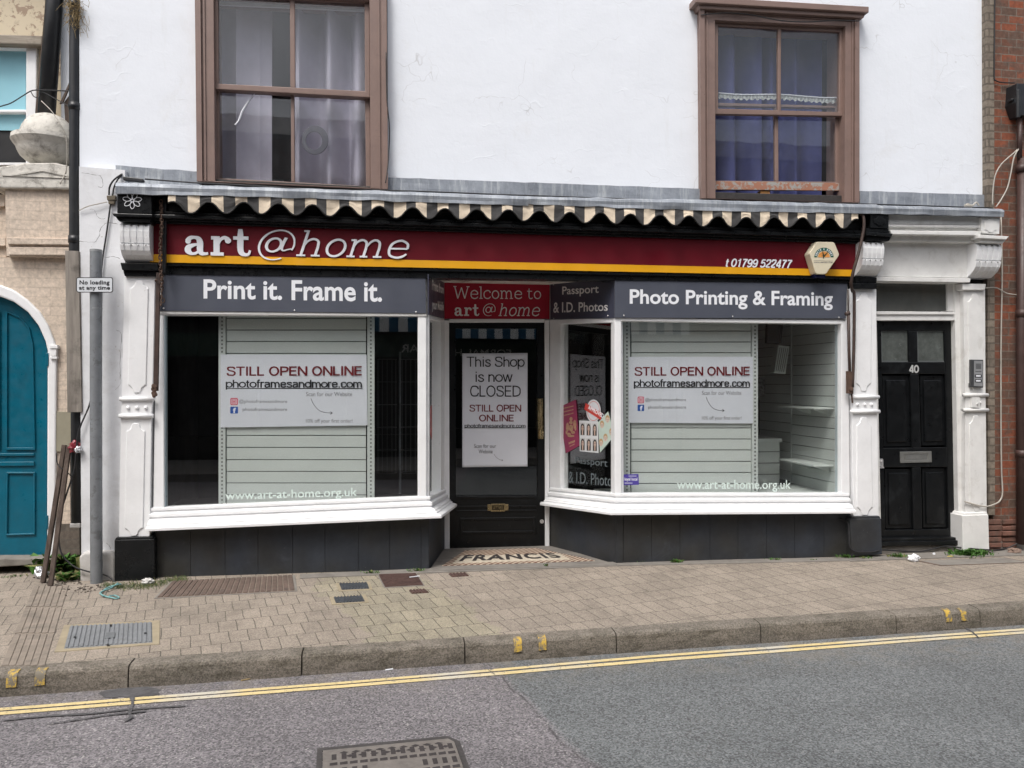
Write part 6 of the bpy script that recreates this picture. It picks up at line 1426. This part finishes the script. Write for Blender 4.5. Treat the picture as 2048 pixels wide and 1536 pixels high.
# big carriageway manhole
n = ROAD.n; tl = ROAD.at(646, 1501, .008); tr = ROAD.at(906, 1476, .008); dx_ = (tr-tl); yv_ = n.cross(dx_).normalized()*-1
if yv_.y > 0: yv_ = -yv_
bl = tl+yv_*.66; br = tr+yv_*.66; mo = thing('manhole_cover', 'cast iron patterned manhole cover in the road at the bottom edge', 'manhole', (tl+tr+bl+br)/4)
def RP(u, v, h=0): return tl+dx_*u+yv_*(.66*v)+n*h
m = MB(); m.prism([RP(0, 0), RP(.96, 0), RP(1, .06), RP(1, 1), RP(0, 1)], -n*.02); m.build('plate', M('worn_cover_iron', (.185, .168, .152), .6, .2, 20, .5, 60, .004, metal=.2), mo)
m = MB(); m.ring([RP(-.045, -.05, -.002), RP(.965, -.05, -.002), RP(1.045, .05, -.002), RP(1.045, 1.05, -.002), RP(-.045, 1.05, -.002)], [RP(-.005, -.005, -.002), RP(.962, -.005, -.002), RP(1.005, .058, -.002), RP(1.005, 1.005, -.002), RP(-.005, 1.005, -.002)], -n*.02); m.build('frame', M('dark_frame_iron', (.05, .046, .045), .7, .2, 20, .5, 60, .004), mo)
mDk = M('cover_recess', (.038, .032, .032), .8, .2, 20, 0)
m = MB()
for r in range(9):
    for c in range(13):
        u, v = .05+c*.073, .10+r*.1
        if 4 <= c <= 8 and 2 <= r <= 5: continue
        if r % 2: q = [RP(u, v, .0012), RP(u+.056, v-.006, .0012), RP(u+.056, v+.036, .0012), RP(u, v+.036, .0012)]
        else: q = [RP(u+.014, v-.022, .0012), RP(u+.05, v-.022, .0012), RP(u+.05, v+.06, .0012), RP(u+.014, v+.06, .0012)]
        m.add(q, [(0, 1, 2, 3)])
for c in range(9):
    for r in range(2):
        u, v = .12+c*.09+r*.045, .045+r*.055; m.add([RP(u, v+.02, .0014), RP(u+.035, v, .0014), RP(u+.07, v+.02, .0014), RP(u+.035, v+.04, .0014)], [(0, 1, 2, 3)])
for k in range(2):
    cu_, cvv = .44+.17*k, .47; ring = [(cu_+.075*math.cos(2*math.pi*q/24), cvv+.09*math.sin(2*math.pi*q/24)) for q in range(24)]; rin = [(cu_+.04*math.cos(2*math.pi*q/24), cvv+.05*math.sin(2*math.pi*q/24)) for q in range(24)]
    m.add([RP(*p, .0013) for p in ring+rin], [(q, (q+1) % 24, 24+(q+1) % 24, 24+q) for q in range(24)])
m.build('recess_pattern', mDk, mo, recalc=False)

# ------------------------------------------------------------------ cables
def cable(label, pts, r, mat, name='cable'):
    m = MB(); m.tube(catmull([tuple(F(*p)) for p in pts], 6), r, 6); return tag(m.build(name, mat, smooth=True), label, 'cable')
cable('thin black cable down the upper brick house wall to the black hopper', [(1990, -60, .05), (1989, 60, .05), (1988.5, 150, .05), (1992, 161, .05), (2005, 165, .05), (2030, 166, .05)], .006, mCableB)
cable('pale cable curving from the hopper to the lead ledge, nearer the white wall', [(2034, 300, .0), (2024, 309, .0), (2003, 328, .0), (1991, 350, .0), (1986, 380, .0), (1985, 412, .0)], .006, mCableW)
cable('pale cable curving from the hopper to the lead ledge, nearer the drainpipe', [(2037, 298, -.01), (2028, 315, -.01), (2021, 350, -.01), (2015, 375, -.01), (2003, 398, -.02), (1992, 414, -.05)], .006, mCableW)
cable('long pale cable running down the brick beside the right white pilaster', [(2002, 434, .04), (2004, 520, .045), (2004, 570, .045), (2002, 700, .045), (2002, 850, .045), (2003, 940, .045), (2005, 985, .045), (2000, 1001, .045), (1990, 1008, .0), (1972, 1013, -.02), (1950, 1009, -.02), (1929, 1003, -.015)], .007, mCableW)
cable('short pale cable from the pilaster cap across to the brown drainpipe', [(1971, 576, .02), (1990, 575, .03), (2000, 579, .03), (2015, 587, .03), (2038, 590, .02)], .005, mCableW)
cable('black cable clipped round the foot of the flat door step', [(1681, 1037, -.02), (1690, 1042, -.02), (1697, 1050, -.05), (1699, 1090, -.09), (1704, 1100, -.09), (1716, 1104, -.09), (1745, 1104, -.09), (1764, 1100, -.06), (1800, 1102, .03), (1840, 1103, .03), (1870, 1097, .03), (1890, 1092.5, .03), (1928, 1096, -.03), (1966, 1099, -.06), (1990, 1100, .0), (2012, 1097, .03), (2038, 1086, .0)], .007, mCableB)
cable('black cable looping down the left wall behind the grey sign post', [(222, 402, .015), (214, 460, .02), (203, 540, .02), (192, 700, .02), (183, 788, .02), (177, 815, .015), (161, 852, .005), (154.5, 879, .01), (150, 931, .02), (143, 958, .02), (126, 1010, .0), (117.6, 1046, .0), (121, 1101, -.02), (145, 1131, -.05), (180, 1144, -.06), (206, 1149, -.06), (220, 1155, -.07), (231, 1166, -.10)], .0065, mCableB)
cable('pair of black leads hanging from the ledge into the wall junction box', [(247, 347, .06), (238, 352, -.0), (226, 362, -.0), (219, 375, .01), (218, 390, .012)], .007, mCableB)
cable('short black lead beside the looped pair above the wall junction box', [(245, 349, .05), (235, 360, .0), (228, 375, .01), (225, 392, .012)], .006, mCableB)
cable('long thin black wire lying along the top of the lead ledge', [(290, 358, .03), (391, 365.5, .02), (480, 370, .0), (600, 377, .0), (700, 381, .0), (800, 381.5, .0), (1000, 389, .0), (1200, 396, .0), (1400, 402, .0), (1600, 405, .0), (1760, 409, .0), (1985, 416, .0)], .006, mCableB)
cable('thin black wire sagging under the brown head of the right window', [(1402, 30, .02), (1430, 27, .02), (1458, 26, .02), (1501, 29.5, .02), (1561, 41, .02), (1616, 43.7, .02), (1665, 41, .02), (1718, 42, .01)], .005, mCableB)
cable('thin black wire down the right edge of the left brown window', [(772, 105, .02), (774, 200, .02), (779, 260, .10), (776, 330, .02), (771, 366, .0)], .0045, mCableB)
cable('loose black wire from the left window sweeping to the drainpipe', [(-30, 222, .5), (0, 213, .48), (22, 206, .46), (45, 192, .45), (62, 182, .44), (76, 180, .42), (110, 181, .25), (140, 182, .12)], .005, mCableB)
cable('loose black wire drooping over the leaning pipe to the drainpipe', [(62, 184, .44), (68, 193, .43), (78, 195, .42), (84, 184, .41), (110, 197, .25), (139, 213, .12)], .004, mCableB)
cable('thin white wire hanging past the stone ball', [(83, 202, .30), (103, 222, .24), (118, 245, .2), (128, 262, .2), (134, 290, .2), (132, 340, .2), (120, 368, .17)], .004, mCableW)
cable('short pale wire from the drainpipe to the wall junction box', [(158, 421, .02), (175, 413, .01), (195, 408, .01), (214, 404, .015)], .004, mCableW)
o = MB(); o.pbox([(213, 391), (231, 391), (230, 400), (214, 400)], FY(.0), .035); o.pbox([(216, 400), (229, 400), (228, 408), (217, 408)], FY(.005), .03); tag(o.build('junction_box', M('rusty_box', (.12, .10, .07), .8, .4, 20, .3, 50, .004), bevel=.003), 'small rusty junction box on the left wall beside the black bracket', 'box')
o = MB(); o.pbox([(245, 352), (286, 357), (288, 362), (283, 364), (246, 360)], FY(-.02), .04); tag(o.build('cable_joint', mPipe, bevel=.006), 'black sealed cable joint lying on the left end of the lead ledge', 'cable joint')
o = MB(); o.tube(catmull([tuple(F(*p)) for p in [(1929, 412, -.1), (1936, 408, -.1), (1944, 412, -.1), (1952, 405, -.1), (1958, 411, -.1)]], 4), .008, 6); o.tube([F(1930, 411, -.1), F(1943, 412, -.1)], .013, 7); tag(o.build('knotted_cord', mCableW), 'knotted white cord on the right end of the lead ledge', 'cord')

# ------------------------------------------------------------------ timber, litter, weeds
o = MB(); a = F(130, 889, .16); b = PAV.at(88, 1170, .0)+V((0, 0, .0)); 
def batten(p0, p1, w, d):
    m = MB(); t = (p1-p0).normalized(); s = t.cross(V((0, 1, 0))).normalized(); f = t.cross(s).normalized()
    m.prism([p0+s*w+f*d, p0-s*w+f*d, p0-s*w-f*d, p0+s*w-f*d], p1-p0); return m
tag(batten(F(129, 890, .10), PAV.at(86, 1165, .004), .016, .016).build('timber_batten', mBatten, bevel=.003), 'brown timber batten leaning by the teal door, left of its pair', 'batten')
tag(batten(F(138, 893, .07), PAV.at(101, 1172, .004), .016, .014).build('timber_batten', mBatten, bevel=.003), 'brown timber batten leaning by the teal door, nearer the drainpipe', 'batten')
cable('thin wire tying the two leaning battens together', [(113, 905, .06), (114, 925, .06), (122, 936, .05), (130, 940, .05), (143, 953, .06)], .004, mCableB)
o = MB(); o.pbox([(107, 823), (142, 824), (143, 904), (108, 903)], FY(.285), .02); tag(o.build('fibre_board', M('dull_grey_green_board', (.30, .28, .21), .85, .12, 4, .2, 30, .004), bevel=.003), 'plain dull board on the wall behind the leaning battens', 'board')
def crumple(name, label, cat, c, r, mat, seed, sc=(1, 1, 1)):
    m = MB(); rnd = random.Random(seed); m.sphere((0, 0, 0), r, 14, 9, sc)
    m.v = [V(c)+v*(1+.55*mnoise.noise(v*(2.2/r)+V((seed, 0, 0)))+.25*mnoise.noise(v*(6/r)+V((0, seed, 0)))) for v in m.v]
    return tag(m.build(name, mat), label, cat)
def onp(px, py, d=0): return PAV.at(px, py, d)
crumple('crumpled_paper', 'crumpled white paper by the step of the black flat door', 'litter', onp(1828, 1116, .03), .045, mLitter, 3, (1.1, .8, .7))
crumple('crushed_cup', 'crushed silver cup on the ground by the leaning battens', 'litter', onp(83, 1146, .04), .055, mFoil, 5, (.9, .8, .9))
crumple('crumpled_wrapper', 'dark red and silver wrapper stuffed at the top of the battens', 'litter', F(151, 893, .05), .045, mRedW, 9, (1, .7, 1))
crumple('foil_scrap', 'silver foil scrap tucked under the red wrapper by the post', 'litter', F(157, 899, .01), .026, mFoil, 12)
crumple('stone', 'small brown stone by the foot of the right drainpipe', 'stone', onp(2028, 1102, .02), .045, M('brown_stone', (.20, .14, .11), .9, .2, 20, .4, 50, .005), 4, (1.4, .9, .6))
crumple('rubble_lump', 'pale lump of rubble at the foot of the left black pilaster base', 'stone', onp(296, 1163, .02), .03, mPlinth, 8, (1.4, .9, .8))
crumple('paper_scrap', 'tiny pale scrap of paper outside the black flat door', 'litter', onp(1868, 1108, .01), .012, mLitter, 6)
crumple('yellow_leaf', 'small yellow scrap on the ground left of the right pilaster weed', 'litter', onp(1900, 1113, .008), .02, M('yellow_scrap', (.42, .33, .10), .8, .2, 9, 0), 7, (1.5, .8, .4))
def stick(name, label, cat, p0, p1, r, mat, pl=PAV, h=.006):
    m = MB(); m.tube([pl.at(*p0, h+r), pl.at(*p1, h+r)], r, 7); return tag(m.build(name, mat), label, cat)
stick('paper_straw', 'white paper straw lying on the red rusty plate', 'straw', (819, 1154.5), (839, 1152), .004, mLitter, h=.013)
stick('cigarette_end', 'white cigarette end in the gutter left of the middle yellow kerb marks', 'litter', (771, 1340), (786, 1338), .0042, mLitter, ROAD, .001)
stick('cigarette_end', 'white cigarette end in the gutter right of the middle yellow kerb marks', 'litter', (1181, 1306.5), (1199, 1305), .0042, mLitter, ROAD, .001)
stick('twig', 'pale twig in the gutter right of the black tar patch', 'twig', (482, 1361), (502, 1357), .004, mNest, ROAD, .001)
stick('twig', 'thin twig lying against the kerb below the right yellow kerb marks', 'twig', (1780, 1247), (1790, 1261), .004, mNest, ROAD, .004)
stick('twig', 'short pale twig on the gutter near the second kerb joint', 'twig', (548, 1354), (567, 1352), .003, mNest, ROAD, .001)
m = MB(); m.tube(catmull([tuple(onp(x, y, h)) for x, y, h in [(242, 1168, .02), (228, 1171, .03), (214, 1176, .012), (205, 1183, .010), (202, 1188, .010), (212, 1193, .009), (222, 1195, .010), (232, 1197, .009), (238, 1195, .010), (230, 1191, .014), (218, 1192, .018)]], 5), .0055, 6)
m.tube(catmull([tuple(onp(x, y, h)) for x, y, h in [(236, 1166, .03), (222, 1176, .02), (208, 1181, .02), (200, 1186, .014), (207, 1192, .016)]], 5), .005, 6)
tag(m.build('twine', mRope, smooth=True), 'loose blue green twine at the foot of the grey sign post', 'twine')
def weed(label, px, py, n, h, spread, mats, seed, flat=False, pl=PAV):
    rnd = random.Random(seed); c = pl.at(px, py, 0); ms = MB()
    for i in range(n):
        a = rnd.uniform(0, 6.28); r = abs(rnd.gauss(0, spread)); b = c+V((r*math.cos(a)*1.3, r*math.sin(a)*.6, 0)); hh = h*rnd.uniform(.4, 1.1); w = hh*rnd.uniform(.08, .2) if not flat else hh*.28
        le = V((rnd.gauss(0, .55), rnd.gauss(0, .4), 1)).normalized()*hh; sd_ = V((math.cos(a), math.sin(a), 0))*w
        md = b+le*.55+V((0, 0, hh*.1)); tip = b+le+V((le.x*.5, le.y*.5, -hh*.15))
        ms.mi = 0 if rnd.random() < .75 else len(mats)-1
        ms.add([b-sd_*.3, b+sd_*.3, md+sd_, md-sd_, tip], [(0, 1, 2, 3), (3, 2, 4)])
    return tag(ms.build('weed', mats, recalc=False), label, 'weed')
gm = [mLeaf, mLeaf2]
weed('bushy green weed growing behind the leaning battens', 122, 1142, 420, .17, .085, gm, 1, True)
weed('small green weed between the battens and the white plinth', 140, 1160, 110, .08, .04, gm, 2, True)
weed('sparse weed on the paving left of the leaning battens', 22, 1155, 40, .03, .05, gm, 30)
weed('grassy weed tuft left of the red rusty plate', 742, 1147, 70, .035, .03, gm, 3)
weed('grassy weed tuft behind the red rusty plate by the dark riser', 833, 1143, 70, .035, .03, gm, 4)
weed('tiny weed in front of the left end of the right riser', 1283, 1125, 40, .03, .015, gm, 5)
weed('small upright weed below the second slate of the right riser', 1351, 1126, 70, .045, .022, gm, 6)
weed('small weed tuft below the middle of the right riser', 1552, 1121, 60, .03, .03, gm, 7)
weed('low weed tuft beside the right end of the right riser', 1690, 1116, 90, .045, .03, gm, 8)
weed('low scattered weed in front of the right black pilaster base', 1727, 1118, 70, .03, .035, gm, 9)
weed('dry weed tuft just left of the crumpled white paper', 1797, 1115, 110, .05, .035, gm, 10)
weed('tiny weed on the concrete strip left of the black cable', 1625, 1121, 30, .02, .03, gm, 31)
weed('large bright green weed clump at the foot of the right white pilaster', 1941, 1111, 420, .075, .075, [mLeaf, mLeaf], 11)
weed('little weed on the doorstep edge in front of the mosaic', 1093, 1134, 14, .045, .006, gm, 13)
def turf(label, pxs, n, h, seed):
    rnd = random.Random(seed); ms = MB()
    for i in range(n):
        t = rnd.random(); k = min(int(t*(len(pxs)-1)), len(pxs)-2); u = t*(len(pxs)-1)-k
        px = pxs[k][0]+(pxs[k+1][0]-pxs[k][0])*u; py = pxs[k][1]+(pxs[k+1][1]-pxs[k][1])*u+rnd.gauss(0, pxs[k][2])
        b = PAV.at(px+rnd.gauss(0, 4), py, 0); hh = h*rnd.uniform(.4, 1.2); a = rnd.uniform(0, 6.28); sd_ = V((math.cos(a), math.sin(a), 0))*.0022; le = V((rnd.gauss(0, .7), rnd.gauss(0, .6), 1)).normalized()*hh
        ms.mi = rnd.choice((0, 0, 1)); ms.add([b-sd_, b+sd_, b+le], [(0, 1, 2)])
    o = ms.build('grass', [mMoss, mLeaf2], recalc=False); o['kind'] = 'stuff'; o['label'] = label; o['category'] = 'grass'; return o
turf('mossy grass along the foot of the left black pilaster base', [(206, 1172, 3), (250, 1174, 4), (300, 1171, 4), (340, 1162, 3), (375, 1158, 1.5)], 1500, .03, 5)
m = MB()
rnd = random.Random(4)
for (cx0, cy0, rx, ry, nn) in ((150, 1178, 60, 10, 70), (110, 1160, 40, 10, 60)):
    for i in range(nn):
        p = PAV.at(cx0+rnd.gauss(0, rx*.5), cy0+rnd.gauss(0, ry*.5), .004); r = rnd.uniform(.003, .010); m.sphere(p, r, 5, 3, (1.3, 1, .5))
o = m.build('soil_crumbs', M('dark_soil', (.055, .042, .032), .95, .4, 20, 0)); o['kind'] = 'stuff'

# ------------------------------------------------------------------ the other side of the street (seen only in the glass)
ob = thing('opposite_shop', 'dark brick shop across the street with a striped blind, seen only as reflections', 'building', (1, -11, 0))
YO = -9.3
mOB = mat_brick('opposite_brick', (.13, .065, .045), (.09, .06, .045), (.13, .11, .09))
m = MB(); m.box(-14, 16, YO-4, YO-.2, 2.9, 6.6); m.box(-14, -4.4, YO-4, YO-.2, -.2, 2.9); m.box(6.4, 16, YO-4, YO-.2, -.2, 2.9); m.build('wall', mOB, ob)
m = MB(); m.box(-4.4, 6.4, YO-3.5, YO-.6, -.2, 2.89); m.build('shopfront', mInt, ob)
m = MB()
for k in range(7): m.box(-4.4+k*1.75, -4.3+k*1.75, YO-.6, YO-.25, 0, 2.3)
m.box(-4.4, 6.4, YO-.6, YO-.22, 0, .5); m.build('shop_frame', mBlack, ob)
mGrn = M('dark_green_board', (.006, .035, .022), .4, .1, 3, 0)
m = MB(); m.box(-4.4, 6.4, YO-.21, YO-.12, 2.10, 2.55); fo = m.build('fascia', mGrn, ob)
m = MB()
vs, fs = text_geo('FORMAL HIRE WEAR', .01)
x0 = min(v.x for v in vs); x1 = max(v.x for v in vs)
m.add([V((2.9-(v.x-x0)/(x1-x0)*2.6, YO-.115, 2.20+v.y*.17/.73)) for v in vs], fs); m.build('lettering', mLetW, fo, recalc=False)
m = MB(); N_ = 36
for k in range(N_):
    xa = -.3+6.4*k/N_; xb = -.3+6.4*(k+1)/N_; m.mi = k % 2
    m.add([(xa, YO-.1, 3.2), (xb, YO-.1, 3.2), (xb, YO+.9, 2.80), (xa, YO+.9, 2.80), (xb, YO+.92, 2.55), (xa, YO+.92, 2.55)], [(0, 1, 2, 3), (3, 2, 4, 5)])
m.build('striped_blind', [M('blue_canvas', (.02, .09, .16), .9, .1, 5, 0), M('white_canvas', (.8, .8, .76), .9, .1, 5, 0)], ob, recalc=False)
for x in (-9.5, -6.5, -2.6, .8, 4.2, 8.5, 11.5):
    m = MB(); m.box(x-.55, x+.55, YO-.2, YO-.12, 4.1, 5.7); w_ = m.build('window', mWhiteD, ob); m = MB(); m.box(x-.45, x-.03, YO-.119, YO-.11, 4.2, 5.6); m.box(x+.03, x+.45, YO-.119, YO-.11, 4.2, 5.6); m.build('pane', M('dark_panes', (.02, .025, .03), .1, .1, 5, 0), w_)
m = MB(); m.prism([V((-14, YO+.1, 6.55)), V((-14, YO-2, 7.6)), V((-14, YO-4.2, 6.55))], V((30, 0, 0))); m.build('roof', M('slate_roof3', (.07, .072, .08), .7, .2, 6, 0), ob)
